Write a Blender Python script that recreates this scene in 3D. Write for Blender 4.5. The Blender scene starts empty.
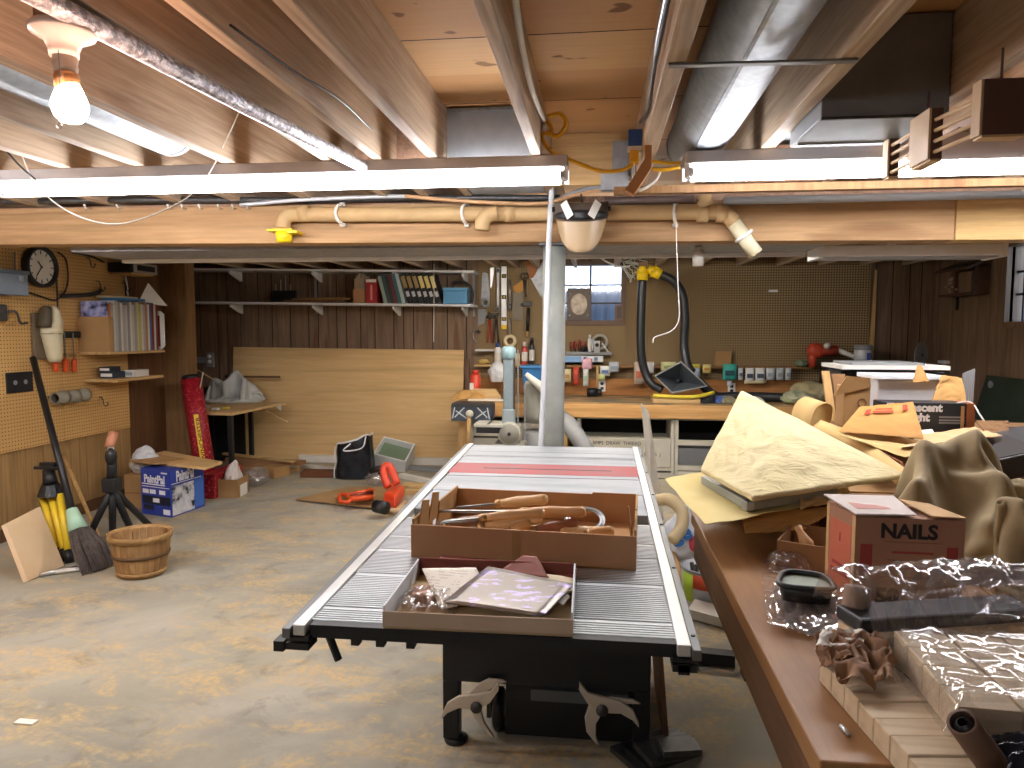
import bpy, math, random
from mathutils import Vector, Matrix, noise
random.seed(7)
S = bpy.context.scene
COL = S.collection
PI = math.pi
# ------------------------------------------------------------------ camera
FPX, CAM_H = 710.0, 1.42
Yc = Vector((86, 53, -FPX)).normalized()
Xc = Vector((1, -0.0108, (86 + 53 * -0.0108) / FPX)).normalized()
Zc = Xc.cross(Yc)
RW = Matrix((Xc, Yc, Zc))                      # camera axes -> world axes
cam = bpy.data.cameras.new('camera'); cam_o = bpy.data.objects.new('camera', cam); COL.objects.link(cam_o)
cam.sensor_fit = 'HORIZONTAL'; cam.sensor_width = 36; cam.lens = FPX / 1024 * 36; cam.clip_start = 0.05
m4 = RW.to_4x4(); m4.translation = (0, 0, CAM_H); cam_o.matrix_world = m4
S.camera = cam_o
S.view_settings.view_transform = 'Standard'; S.view_settings.look = 'None'
S.view_settings.gamma = 1; S.view_settings.use_curve_mapping = False
S.view_settings.exposure = 1.5
S.cycles.use_denoising = True
S.cycles.max_bounces = 7; S.cycles.diffuse_bounces = 4; S.cycles.transparent_max_bounces = 12
S.cycles.caustics_reflective = False; S.cycles.caustics_refractive = False
# daylight outside the two small windows
W = bpy.data.worlds.new('daylight'); S.world = W; W.use_nodes = True
W.node_tree.nodes['Background'].inputs[0].default_value = (0.62, 0.78, 1.0, 1)
W.node_tree.nodes['Background'].inputs[1].default_value = 1.6
TUBE_E = 16.0        # strength of the fluorescent tubes
BULB_E = 62.0        # strength of the incandescent bulb
BACK_TUBE_E = 20.0
REAR_FILL_E = 10.0  # unseen fill tubes added behind the viewpoint

LEFT_FILL_E = 36.0   # unseen tubes added to brighten the left side and back wall

# ------------------------------------------------------------------ measuring helpers (points on real planes of the room)
def _ray(px, py): return RW @ Vector(((px - 512) / FPX, -(py - 384) / FPX, -1))
def PZ(px, py, z):
    r = _ray(px, py); return Vector((0, 0, CAM_H)) + r * ((z - CAM_H) / r.z)
def PY(px, py, y):
    r = _ray(px, py); return Vector((0, 0, CAM_H)) + r * (y / r.y)
def PX(px, py, x):
    r = _ray(px, py); return Vector((0, 0, CAM_H)) + r * (x / r.x)
def T(x, y=None, z=None):
    return Matrix.Translation(Vector(x) if y is None else Vector((x, y, z)))
def RX(a): return Matrix.Rotation(a, 4, 'X')
def RY(a): return Matrix.Rotation(a, 4, 'Y')
def RZ(a): return Matrix.Rotation(a, 4, 'Z')
def frame(o, x, y=None, z=None):
    """matrix at o whose X axis runs along x and whose Z axis is near z"""
    x = Vector(x).normalized(); z = Vector(z if z is not None else (0, 0, 1))
    yv = z.cross(x).normalized(); zv = x.cross(yv)
    m = Matrix((x, yv, zv)).transposed().to_4x4(); m.translation = Vector(o); return m
def axis(a, b):
    """matrix at a whose Z axis points at b"""
    a, b = Vector(a), Vector(b); m = (b - a).to_track_quat('Z', 'Y').to_matrix().to_4x4(); m.translation = a; return m

# ------------------------------------------------------------------ materials
def lin(h):
    h = h.lstrip('#'); o = []
    for i in (0, 2, 4):
        c = int(h[i:i + 2], 16) / 255; o.append(c / 12.92 if c <= .04045 else ((c + .055) / 1.055) ** 2.4)
    return (*o, 1)
class G:
    def __init__(s, name):
        s.m = bpy.data.materials.new(name); s.m.use_nodes = True; s.t = s.m.node_tree; s.N = s.t.nodes
        s.b = s.N['Principled BSDF']; s._tc = None
    def n(s, kind, **kw):
        x = s.N.new('ShaderNode' + kind)
        for k, v in kw.items(): setattr(x, k, v)
        return x
    def l(s, a, b): s.t.links.new(a, b)
    def tc(s, scale=(1, 1, 1), rot=(0, 0, 0)):
        if not s._tc: s._tc = s.n('TexCoord')
        mp = s.n('Mapping'); mp.inputs['Scale'].default_value = scale; mp.inputs['Rotation'].default_value = rot
        s.l(s._tc.outputs['Object'], mp.inputs['Vector']); return mp.outputs[0]
    def noise(s, scale, vec=None, detail=4, rough=.55, dist=0):
        x = s.n('TexNoise'); x.inputs['Scale'].default_value = scale; x.inputs['Detail'].default_value = detail
        x.inputs['Roughness'].default_value = rough; x.inputs['Distortion'].default_value = dist
        s.l(vec if vec is not None else s.tc(), x.inputs['Vector']); return x.outputs['Fac']
    def ramp(s, fac, stops):
        x = s.n('ValToRGB'); e = x.color_ramp.elements
        while len(e) < len(stops): e.new(0.5)
        for i, (p, c) in enumerate(stops): e[i].position = p; e[i].color = lin(c) if isinstance(c, str) else c
        s.l(fac, x.inputs[0]); return x.outputs[0]
    def mix(s, fac, a, b, mode='MIX'):
        x = s.n('Mix'); x.data_type = 'RGBA'; x.blend_type = mode
        for v, i in ((fac, 0), (a, 6), (b, 7)):
            if isinstance(v, str): x.inputs[i].default_value = lin(v)
            elif isinstance(v, (int, float, tuple)): x.inputs[i].default_value = v
            else: s.l(v, x.inputs[i])
        return x.outputs[2]
    def math(s, op, a, b=None):
        x = s.n('Math', operation=op)
        for v, i in ((a, 0), (b, 1)):
            if v is None: continue
            if isinstance(v, (int, float)): x.inputs[i].default_value = v
            else: s.l(v, x.inputs[i])
        return x.outputs[0]
    def xyz(s, vec):
        x = s.n('SeparateXYZ'); s.l(vec, x.inputs[0]); return x.outputs
    def bump(s, h, strength=.3, dist=.01):
        x = s.n('Bump'); x.inputs['Strength'].default_value = strength; x.inputs['Distance'].default_value = dist
        s.l(h, x.inputs['Height']); s.l(x.outputs[0], s.b.inputs['Normal'])
    def col(s, c):
        if isinstance(c, str): s.b.inputs['Base Color'].default_value = lin(c)
        else: s.l(c, s.b.inputs['Base Color'])
    def set(s, rough=.6, metal=0, spec=.5):
        s.b.inputs['Roughness'].default_value = rough; s.b.inputs['Metallic'].default_value = metal
        s.b.inputs['Specular IOR Level'].default_value = spec
MATS = {}
def plain(name, c, rough=.6, metal=0, c2=None, scale=12, bump=0, bscale=60, spec=.5):
    if name in MATS: return MATS[name]
    g = G(name); g.set(rough, metal, spec)
    if c2: g.col(g.ramp(g.noise(scale), [(.35, c), (.68, c2)]))
    else:  g.col(g.ramp(g.noise(scale * 2), [(.2, c), (.9, tuple(min(1, v * 1.12) for v in lin(c)[:3]) + (1,))]))
    if bump: g.bump(g.noise(bscale), bump, .005)
    MATS[name] = g.m; return g.m
def wood(name, c, c2, ax='X', fine=70, knots=True, rough=.65, dark=None):
    if name in MATS: return MATS[name]
    g = G(name); g.set(rough, 0, .3)
    sc = {'X': (.05, 1, 1), 'Y': (1, .05, 1), 'Z': (1, 1, .05)}[ax]
    sc2 = {'X': (.18, 1, 1), 'Y': (1, .18, 1), 'Z': (1, 1, .18)}[ax]
    a = g.noise(fine, g.tc(sc), 5, .6, .4); b = g.noise(6, g.tc(sc2), 3, .5, 1.2)
    ga = g.ramp(a, [(.36, '#000000'), (.66, '#ffffff')]); st = g.ramp(g.noise(fine*.28, g.tc(sc), 3, .55, .8), [(.5, '#000000'), (.68, '#ffffff')])
    colr = g.mix(g.math('MULTIPLY', ga, .62), g.ramp(b, [(.3, c), (.7, c2)]), dark or c, 'MIX')
    colr = g.mix(g.math('MULTIPLY', st, .5), colr, tuple(v*.72 for v in lin(dark or c)[:3])+(1,), 'MIX')
    if knots:
        k = g.noise(7, g.tc(sc2), 1, .3); colr = g.mix(g.ramp(k, [(.68, '#000000'), (.74, '#cccccc')]), colr, '#6b4526')
    g.col(colr); g.bump(a, .15, .003)
    MATS[name] = g.m; return g.m
def emit(name, c, e):
    if name in MATS: return MATS[name]
    g = G(name); g.b.inputs['Base Color'].default_value = lin('#eeeeee')
    g.b.inputs['Emission Color'].default_value = lin(c); g.b.inputs['Emission Strength'].default_value = e
    MATS[name] = g.m; return g.m
def clear(name, tint=(1, 1, 1, 1), a=.85, rough=.08, film=False):
    """thin clear sheet: mostly transparent with a glossy skin"""
    if name in MATS: return MATS[name]
    g = G(name); g.N.remove(g.b)
    tr = g.n('BsdfTransparent'); tr.inputs[0].default_value = tint
    gl = g.n('BsdfGlossy'); gl.inputs['Roughness'].default_value = rough
    if film:
        bp = g.n('Bump'); bp.inputs['Strength'].default_value = .38; bp.inputs['Distance'].default_value = .01
        g.l(g.noise(10, g.tc(), 3, .5, 1.2), bp.inputs['Height']); g.l(bp.outputs[0], gl.inputs['Normal'])
        df = g.n('BsdfDiffuse'); df.inputs[0].default_value = (.8, .82, .85, 1)
        m0 = g.n('MixShader'); m0.inputs[0].default_value = .22; g.l(gl.outputs[0], m0.inputs[1]); g.l(df.outputs[0], m0.inputs[2]); src = m0.outputs[0]
        fac = g.ramp(g.noise(9, g.tc((1, 1.6, 1)), 5, .65, 2), [(.42, (1 - a,) * 3 + (1,)), (.78, (.38, .38, .38, 1))])
    else: src = gl.outputs[0]; fac = None
    mx = g.n('MixShader'); mx.inputs[0].default_value = 1 - a
    if fac is not None: g.l(fac, mx.inputs[0])
    g.l(tr.outputs[0], mx.inputs[1]); g.l(src, mx.inputs[2])
    g.l(mx.outputs[0], g.N['Material Output'].inputs[0]); MATS[name] = g.m; return g.m

# ------------------------------------------------------------------ mesh builder
class MB:
    def __init__(s): s.v = []; s.f = []; s.mi = []; s.mat = 0
    def add(s, vs, fs, M=None):
        o = len(s.v); s.v += [(M @ Vector(v)) if M else Vector(v) for v in vs]
        s.f += [tuple(i + o for i in f) for f in fs]; s.mi += [s.mat] * len(fs); return s
    def hexa(s, p):
        """eight corners: bottom ring then top ring"""
        return s.add(p, [(3, 2, 1, 0), (4, 5, 6, 7), (0, 1, 5, 4), (1, 2, 6, 5), (2, 3, 7, 6), (3, 0, 4, 7)])
    def box(s, c, sz, M=None):
        x, y, z = c; a, b, d = sz[0] / 2, sz[1] / 2, sz[2] / 2
        p = [(x-a,y-b,z-d),(x+a,y-b,z-d),(x+a,y+b,z-d),(x-a,y+b,z-d),(x-a,y-b,z+d),(x+a,y-b,z+d),(x+a,y+b,z+d),(x-a,y+b,z+d)]
        if M: p = [M @ Vector(q) for q in p]
        return s.hexa(p)
    def bb(s, x0, x1, y0, y1, z0, z1, M=None):
        return s.box(((x0+x1)/2, (y0+y1)/2, (z0+z1)/2), (abs(x1-x0), abs(y1-y0), abs(z1-z0)), M)
    def prism(s, poly, d, M=None):
        """polygon in local XY pushed d along local Z"""
        n = len(poly); a = sum(poly[i][0]*poly[(i+1)%n][1]-poly[(i+1)%n][0]*poly[i][1] for i in range(n))
        if a < 0: poly = poly[::-1]
        vs = [(x, y, 0) for x, y in poly] + [(x, y, d) for x, y in poly]
        fs = [tuple(range(n))[::-1], tuple(range(n, 2*n))] + [(i, (i+1) % n, n+(i+1) % n, n+i) for i in range(n)]
        if d < 0: fs = [f[::-1] for f in fs]
        return s.add(vs, fs, M)
    def lathe(s, prof, n=20, M=None):
        """profile of (radius, height) turned round local Z"""
        vs = []; fs = []; k = len(prof)
        for r, z in prof:
            for i in range(n): vs.append((r*math.cos(2*PI*i/n), r*math.sin(2*PI*i/n), z))
        for j in range(k-1):
            for i in range(n): fs.append((j*n+i, j*n+(i+1) % n, (j+1)*n+(i+1) % n, (j+1)*n+i))
        ring = prof[0] == prof[-1]
        if prof[0][0] > 1e-4 and not ring: fs.append(tuple(range(n))[::-1])
        if prof[-1][0] > 1e-4 and not ring: fs.append(tuple((k-1)*n+i for i in range(n)))
        return s.add(vs, fs, M)
    def cyl(s, a, b, r, n=16, r2=None):
        L = (Vector(b)-Vector(a)).length; return s.lathe([(r, 0), (r if r2 is None else r2, L)], n, axis(a, b))
    def tube(s, pts, r, n=8, closed=False):
        pts = [Vector(p) for p in pts]; k = len(pts); vs = []; fs = []; up = None
        for i, p in enumerate(pts):
            t = ((pts[(i+1) % k] - pts[i-1]) if closed or 0 < i < k-1 else (pts[1]-pts[0] if i == 0 else pts[-1]-pts[-2])).normalized()
            if up is None: up = t.orthogonal().normalized()
            up = (up - t*up.dot(t)).normalized(); w = t.cross(up); rr = r[i] if isinstance(r, (list, tuple)) else r
            for j in range(n):
                a = 2*PI*j/n; vs.append(p + (up*math.cos(a) + w*math.sin(a))*rr)
        for i in range(k if closed else k-1):
            for j in range(n): fs.append((i*n+j, i*n+(j+1) % n, ((i+1) % k)*n+(j+1) % n, ((i+1) % k)*n+j))
        if not closed: fs += [tuple(range(n))[::-1], tuple((k-1)*n+j for j in range(n))]
        return s.add(vs, fs)
    def grid(s, nx, ny, fn, M=None):
        vs = [fn(i/nx, j/ny) for j in range(ny+1) for i in range(nx+1)]; w = nx+1
        return s.add(vs, [(j*w+i, j*w+i+1, (j+1)*w+i+1, (j+1)*w+i) for j in range(ny) for i in range(nx)], M)
    def ball(s, c, r, n=14, M=None):
        r = r if isinstance(r, tuple) else (r, r, r)
        prof = [(math.sin(PI*i/8), -math.cos(PI*i/8)) for i in range(9)]; prof[0] = (0.0001, -1); prof[-1] = (0.0001, 1)
        mm = T(Vector(c)) @ Matrix.Diagonal((*r, 1)); return s.lathe(prof, n, (M @ mm) if M else mm)
    def build(s, name, mats, parent=None, smooth=False, bev=0, solid=0, sub=0, offset=0):
        me = bpy.data.meshes.new(name)
        if parent is None:
            xs = [v.x for v in s.v]; ys = [v.y for v in s.v]; o = Vector(((min(xs)+max(xs))/2, (min(ys)+max(ys))/2, min(v.z for v in s.v)))
            vs = [v - o for v in s.v]
        else:
            r = parent
            while r.parent: r = r.parent
            inv = r.matrix_basis.inverted()
            vs = [inv @ v for v in s.v]
            if r.type == 'MESH' and r.get('_mesh_root'): pass
        me.from_pydata([tuple(v) for v in vs], [], s.f); me.update()
        for m in (mats if isinstance(mats, (list, tuple)) else [mats]): me.materials.append(m)
        me.polygons.foreach_set('material_index', s.mi)
        if smooth:
            me.polygons.foreach_set('use_smooth', [True]*len(s.f))
            if smooth != 'all': me.set_sharp_from_angle(angle=math.radians(42))
        ob = bpy.data.objects.new(name, me); COL.objects.link(ob)
        if parent is None: ob.location = o
        else: ob.parent = parent
        if solid: md = ob.modifiers.new('thickness', 'SOLIDIFY'); md.thickness = solid; md.offset = offset
        if sub: md = ob.modifiers.new('smooth', 'SUBSURF'); md.levels = md.render_levels = sub
        if bev:
            md = ob.modifiers.new('bevel', 'BEVEL'); md.width = bev; md.segments = 2; md.limit_method = 'ANGLE'; md.angle_limit = math.radians(45)
        return ob
def tag(o, label, cat, group=None, kind=None):
    o['label'] = label; o['category'] = cat
    if group: o['group'] = group
    if kind: o['kind'] = kind
    return o
def thing(name, label, cat, loc=(0, 0, 0), rz=0, group=None):
    o = bpy.data.objects.new(name, None); COL.objects.link(o); o.empty_display_size = .05
    o.location = loc; o.rotation_euler = (0, 0, rz); o.matrix_basis = T(*loc) @ RZ(rz)
    return tag(o, label, cat, group)
def struct(o, label=None):
    o['kind'] = 'structure'
    if label: o['label'] = label
    return o
def tree_copy(o, parent=None):
    c = o.copy(); COL.objects.link(c)
    if parent is not None: c.parent = parent
    for ch in list(o.children): tree_copy(ch, c)
    return c
def dup(root, loc, rot, label, group=None):
    c = tree_copy(root); c.location = loc; c.rotation_euler = rot; c['label'] = label
    if group: c['group'] = group
    return c
def text(s, size, mat, M, parent, name='lettering', thick=.0006, bold=0.0, sx=1.0, align='CENTER'):
    cu = bpy.data.curves.new(name, 'FONT'); cu.body = s; cu.size = size; cu.extrude = thick; cu.offset = bold
    cu.align_x = align; cu.align_y = 'CENTER'; cu.resolution_u = 3
    o = bpy.data.objects.new(name, cu); COL.objects.link(o)
    bpy.context.view_layer.update()
    me = bpy.data.meshes.new_from_object(o.evaluated_get(bpy.context.evaluated_depsgraph_get()))
    bpy.data.objects.remove(o); bpy.data.curves.remove(cu)
    r = parent
    while r.parent: r = r.parent
    me.transform(r.matrix_basis.inverted() @ M @ Matrix.Diagonal((sx, 1, 1, 1)))
    me.materials.clear(); me.materials.append(mat)
    ob = bpy.data.objects.new(name, me); COL.objects.link(ob); ob.parent = parent; return ob
FACE = RX(PI/2)            # lettering that faces -Y (towards the camera)
def nz(p, sc=1, seed=0): return noise.noise(Vector((p[0]*sc+seed*7.3, p[1]*sc-seed*3.1, p[2]*sc+seed*1.7)))
def arc(c, r, a0, a1, n, u, v):
    c, u, v = Vector(c), Vector(u), Vector(v)
    return [c + (u*math.cos(a0+(a1-a0)*i/n) + v*math.sin(a0+(a1-a0)*i/n))*r for i in range(n+1)]
def spline(pts, n=8):
    """Catmull-Rom through the points"""
    p = [Vector(q) for q in pts]; p = [p[0]*2-p[1]] + p + [p[-1]*2-p[-2]]; out = []
    for i in range(1, len(p)-2):
        for k in range(n):
            t = k/n; a, b, c, d = p[i-1:i+3]
            out.append(.5*((2*b)+(c-a)*t+(2*a-5*b+4*c-d)*t*t+(3*b-a-3*c+d)*t**3))
    return out + [p[-2]]
def cloth_sim(size, n, foot, mounds, seed, steps=190, drop=.3, squash=.55):
    """a square sheet gathered into a small footprint and dropped over round mounds; returns the grid of points"""
    import numpy as np
    rng = np.random.default_rng(seed); L = size/(n-1)
    gx, gy = np.meshgrid(np.linspace(-size/2, size/2, n), np.linspace(-size/2, size/2, n), indexing='ij')
    zz = np.zeros((n, n))
    for i in range(n):
        for j in range(n): zz[i, j] = noise.noise(Vector((gx[i, j]*4, gy[i, j]*4, seed*3.7)))*.10+noise.noise(Vector((gx[i, j]*10, gy[i, j]*10, seed)))*.045
    p = np.stack([gx, gy, zz+drop], -1); q = p.copy(); g_ = np.array([0, 0, -9.8])*(1/60)**2
    cons = []
    for (di, dj, k) in ((1, 0, 1), (0, 1, 1), (1, 1, .5), (1, -1, .5), (2, 0, .12), (0, 2, .12), (3, 0, .04), (0, 3, .04)):
        rest = L*math.hypot(di, dj)
        A = (slice(0, n-di), slice(max(0, -dj), n-max(0, dj))); B = (slice(di, n), slice(max(0, dj), n-max(0, -dj)))
        cons.append((A, B, rest, k))
    fx, fy = foot[0]/2, foot[1]/2
    for s in range(steps):
        v = (p-q)*.94; q = p.copy(); p = p+v+g_
        t = min(1, s/(steps*.75)); ex, ey = size/2*(1-t)+fx*t, size/2*(1-t)+fy*t
        for it in range(16):
            for A, B, rest, k in cons:
                d = p[B]-p[A]; l = np.linalg.norm(d, axis=-1, keepdims=True)+1e-9; c = d*((l-rest)/l)*.5*k*.7
                p[A] += c; p[B] -= c
            r = (np.abs(p[..., 0]/ex)**3+np.abs(p[..., 1]/ey)**3)**(1/3); m = r > 1
            p[m, 0] /= r[m]; p[m, 1] /= r[m]
            for (cx, cy, cz, rx, ry, rz) in mounds:
                d = (p-np.array([cx, cy, cz]))/np.array([rx, ry, rz]); l = np.linalg.norm(d, axis=-1, keepdims=True); ins = (l < 1)[..., 0]
                p[ins] = (np.array([cx, cy, cz])+(d/l)*np.array([rx, ry, rz]))[ins]; q[ins] = q[ins]*.5+p[ins]*.5
            low = p[..., 2] < .004; p[low, 2] = .004; q[low] = q[low]*.3+p[low]*.7
    return p
def cloth_heap(name, c, rz, m, label, cat, **kw):
    p = cloth_sim(**kw); n = p.shape[0]; b = MB(); M = T(Vector(c)) @ RZ(rz)
    b.add([tuple(p[i, j]) for j in range(n) for i in range(n)], [(j*n+i, j*n+i+1, (j+1)*n+i+1, (j+1)*n+i) for j in range(n-1) for i in range(n-1)], M)
    return tag(b.build(name, m, None, 'all', solid=.003, offset=1, sub=1), label, cat)
def lerp(a, b, t): return Vector(a).lerp(Vector(b), t)
def quad(p, u, v):
    """bilinear point in corners p = [00,10,11,01]"""
    return lerp(lerp(p[0], p[1], u), lerp(p[3], p[2], u), v)
# ------------------------------------------------------------------ materials of the room
XL, XR, YB, YF, ZC, ZJ = -3.95, 3.30, 7.5, -2.6, 2.31, 2.075
g = G('concrete_with_sawdust'); g.set(.85, 0, .25)
base = g.ramp(g.noise(1.3, None, 6, .6, .6), [(.3, '#86847a'), (.5, '#a39f92'), (.7, '#b8b2a3')])
stain = g.ramp(g.noise(.55, None, 3, .5, 1.5), [(.42, '#000000'), (.6, '#ffffff')])
c1 = g.mix(g.math('MULTIPLY', stain, .45), base, '#9b957f')
dust = g.ramp(g.noise(2.6, g.tc((1, 2.0, 1), (0, 0, .5)), 9, .74, .5), [(.47, '#000000'), (.60, '#ffffff')])
dust2 = g.ramp(g.noise(38, None, 5, .75), [(.36, '#101010'), (.6, '#ffffff')])
c2 = g.mix(g.math('MULTIPLY', g.math('MULTIPLY', dust, dust2), .8), c1, '#cfb07a')
pale = g.ramp(g.noise(3.3, g.tc((1, .5, 1), (0, 0, .9)), 6, .7, .8), [(.6, '#000000'), (.75, '#ffffff')])
c3 = g.mix(g.math('MULTIPLY', pale, .5), c2, '#c0bcae')
dark = g.ramp(g.noise(4.5, None, 5, .7, .5), [(.56, '#000000'), (.72, '#ffffff')])
g.col(g.mix(g.math('MULTIPLY', dark, .38), c3, '#57574f')); g.bump(g.noise(45, None, 5), .25, .006)
FLOOR_M = g.m
g = G('subfloor_boards'); g.set(.7, 0, .25)
y = g.xyz(g.tc())[1]; y = g.math('ADD', y, .25); idx = g.math('FLOOR', g.math('DIVIDE', y, .31)); wn = g.n('TexWhiteNoise', noise_dimensions='1D'); g.l(idx, wn.inputs['W'])
tone = g.ramp(wn.outputs['Value'], [(.1, '#c79a68'), (.5, '#dcb684'), (.9, '#bf905c')])
gr = g.noise(60, g.tc((.05, 1, 1)), 5, .6, .3); fr = g.math('FRACT', g.math('DIVIDE', y, .62))
seam = g.math('LESS_THAN', fr, .011)
kn = g.ramp(g.noise(9, g.tc((.6, 1, 1)), 2, .5), [(.67, '#000000'), (.70, '#dddddd')])
g.col(g.mix(seam, g.mix(kn, g.mix(g.math('MULTIPLY', gr, .5), tone, '#a87a4c'), '#5a3218'), '#241408')); SUB_M = g.m
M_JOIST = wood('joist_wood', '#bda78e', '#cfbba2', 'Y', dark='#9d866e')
M_JOIST_D = wood('dark_joist_wood', '#9c7a62', '#b3927a', 'Y', dark='#7f6250')  # darker brown wood for packing, blocking and junction box
M_BEAM = wood('beam_wood', '#b08a60', '#bf9b71', 'X', dark='#99764f')
M_BEAM2 = wood('pale_beam_wood', '#cfab72', '#d8b882', 'X', 90, False, dark='#bb965e')
M_PANEL_D = wood('dark_panelling', '#7d6450', '#927a62', 'Z', 50, True, .5, '#654f3f')
M_PANEL_W = wood('walnut_panelling', '#6b4a30', '#7a5638', 'Z', 50, True, .5, '#573b25')
M_PANEL_L = wood('honey_panelling', '#ab8756', '#ba9664', 'Z', 50, True, .5, '#8f6e44')
M_GROOVE = plain('groove_black', '#17110c', .9)
M_POST = wood('post_wood', '#8a6642', '#9d7850', 'Z', 60, True, .6, '#70522f')
M_PLY = wood('plywood_face', '#dcb880', '#e3c28c', 'X', 40, False, .6, '#cfa870')
M_PINE = wood('pine_x', '#d3ae78', '#dcbd8a', 'X', 70, True, .6, '#bd955c')
M_PINEY = wood('pine_y', '#cfa870', '#d9b883', 'Y', 70, True, .6, '#b98f58')
M_PINEZ = wood('pine_z', '#cda66c', '#d9b67e', 'Z', 70, True, .6, '#b58b54')
M_GALV = plain('galvanized_steel', '#8e959b', .55, .6, '#a3a9ad', 30)
M_GALV_D = plain('dull_duct_steel', '#8d8f92', .55, .3, '#a0a1a3', 18)
M_DUCTDARK = plain('grey_duct_board', '#6b7078', .7, .1, '#777c84', 9)
M_WHITE = plain('white_enamel', '#e8e8e6', .4)
M_WHITE2 = plain('offwhite_paint', '#d9d6cc', .6, 0, '#e4e1d8', 6)
M_BLACK = plain('black_plastic', '#17181a', .45)
M_BLACKM = plain('black_painted_steel', '#131416', .5, 0, '#1b1c1f', 5)
M_GREY = plain('grey_plastic', '#8b8d8e', .5)
M_STEEL = plain('bright_steel', '#c3c6c8', .28, .9)
M_IRON = plain('dark_iron', '#4a4a4b', .5, .7, '#5c5a58', 40)
M_YELLOW = plain('yellow_plastic', '#e8c512', .45)
M_TUBE = emit('fluorescent_glow', '#fbfaff', TUBE_E)
M_TUBE_B = emit('fluorescent_glow_far', '#fff8ec', BACK_TUBE_E)
M_FILL_L = emit('left_fill_glow', '#fbfaff', LEFT_FILL_E)
M_FILL_R = emit('rear_fill_glow', '#fbfaff', REAR_FILL_E)
M_CARD = plain('cardboard', '#b08a5a', .85, 0, '#a57f50', 5)
M_CARD_D = plain('brown_cardboard', '#8f6a45', .85, 0, '#9b754d', 5)
M_PAPER = plain('kraft_paper', '#c89b5c', .8, 0, '#bd8f50', 7)
M_PAPERW = plain('white_paper', '#e6e3da', .8)
def pegboard_mat(name, c, c2, ax, hole='#1c130a', rad=.16):
    g = G(name); g.set(.7, 0, .3); v = g.xyz(g.tc()); u, w = (v[0], v[2]) if ax == 'X' else (v[1], v[2])
    d = []
    for q in (u, w):
        f_ = g.math('SUBTRACT', g.math('FRACT', g.math('DIVIDE', q, .0254)), .5); d.append(g.math('MULTIPLY', f_, f_))
    hol = g.math('LESS_THAN', g.math('ADD', d[0], d[1]), rad*rad)
    g.col(g.mix(hol, g.ramp(g.noise(3), [(.3, c), (.7, c2)]), hole)); return g.m
M_PEG_L = pegboard_mat('tan_pegboard', '#cfa263', '#d8ad6e', 'Y')
M_PEG_B = pegboard_mat('brown_pegboard', '#99815c', '#a38b65', 'X', hole='#120b05', rad=.27)

# ------------------------------------------------------------------ room shell
b = MB(); b.bb(-4.8, 3.5, YF-.1, YB+.1, -.1, 0); struct(b.build('floor', FLOOR_M), 'stained concrete floor dusted with sawdust')
b = MB(); b.bb(-4.8, 3.5, YF-.1, YB+.1, ZC, ZC+.05); struct(b.build('ceiling', SUB_M), 'bare board subfloor above the joists')
def planks(b, a0, a1, z0, z1, fn, seed, w=(.09, .2), gap=.005):
    rnd = random.Random(seed); a = a0
    while a < a1 - .01:
        e = min(a1, a + rnd.choice((w[0], (w[0]+w[1])/2, w[1]))); fn(a + gap, e, z0, z1); a = e
def wall_x(b, x0, x1, z0, z1, y, seed):          # wall facing -Y
    b.mat = 0; planks(b, x0, x1, z0, z1, lambda a, e, c, d: b.bb(a, e, y, y+.012, c, d), seed, (.11, .21), .011)
    b.mat = 1; b.bb(x0, x1, y+.008, y+.03, z0, z1)
def wall_y(b, y0, y1, z0, z1, x, s, seed, w=(.09, .2)):    # wall facing +X (s=-1) or -X (s=1)
    b.mat = 0; planks(b, y0, y1, z0, z1, lambda a, e, c, d: b.bb(x, x+s*.012, a, e, c, d), seed, w)
    b.mat = 1; b.bb(x+s*.008, x+s*.03, y0, y1, z0, z1)
# back wall with the window opening left open
wx0, wx1, wz0, wz1 = -.36, .235, 1.53, 2.10
b = MB(); wall_x(b, -4.75, wx0, 0, ZC, YB, 3); wall_x(b, wx1, 3.34, 0, ZC, YB, 5); wall_x(b, wx0, wx1, 0, wz0, YB, 6); wall_x(b, wx0, wx1, wz1, ZC, YB, 8)
struct(b.build('wall_back', [M_PANEL_D, M_GROOVE]), 'dark brown grooved wood panelling')
b = MB(); wall_y(b, YF, 5.57, 0, ZC, XL, -1, 11, (.16, .27)); struct(b.build('wall_left', [M_PANEL_L, M_GROOVE]), 'honey brown grooved panelling')
b = MB(); b.bb(-4.75, XL-.001, 6.1, 6.14, 0, ZC); struct(b.build('wall_left', M_PANEL_W), 'short return wall at the alcove')
b = MB(); wall_y(b, 6.15, YB+.03, 0, ZC, -4.7, -1, 13); struct(b.build('wall_left', [M_PANEL_W, M_GROOVE]), 'walnut brown panelling inside the alcove')
b = MB(); wall_y(b, 5.57, 6.098, 0, ZC, XL, -1, 12)
struct(b.build('wall_left', [M_PANEL_W, M_GROOVE]), 'walnut brown panelling beyond the pegboard')
RWY0, RWY1, RWZ0, RWZ1 = 5.35, 6.22, 1.50, 2.10
b = MB()
for (a, e, c, d, sd) in ((YF, RWY0, 0, ZC, 21), (RWY1, YB+.03, 0, ZC, 22), (RWY0, RWY1, 0, RWZ0, 23), (RWY0, RWY1, RWZ1, ZC, 24)): wall_y(b, a, e, c, d, XR, 1, sd)
struct(b.build('wall_right', [M_PANEL_D, M_GROOVE]), 'dark brown panelling on the right')
b = MB(); wall_x(b, -4, 3.4, 0, ZC, YF-.03, 31); struct(b.build('wall_front', [M_PANEL_L, M_GROOVE]))
b = MB(); b.bb(XL, XL+.014, YF, 5.56, 0, .09); struct(b.build('baseboard_left', M_PANEL_W), 'brown baseboard under the left panelling')
b = MB(); b.bb(-3.955, -3.70, 6.08, 6.2, 0, ZJ); b.bb(-3.85, -3.70, 6.06, 6.085, 0, ZJ); struct(b.build('trim_1', M_POST), 'brown wooden post at the alcove')

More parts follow.
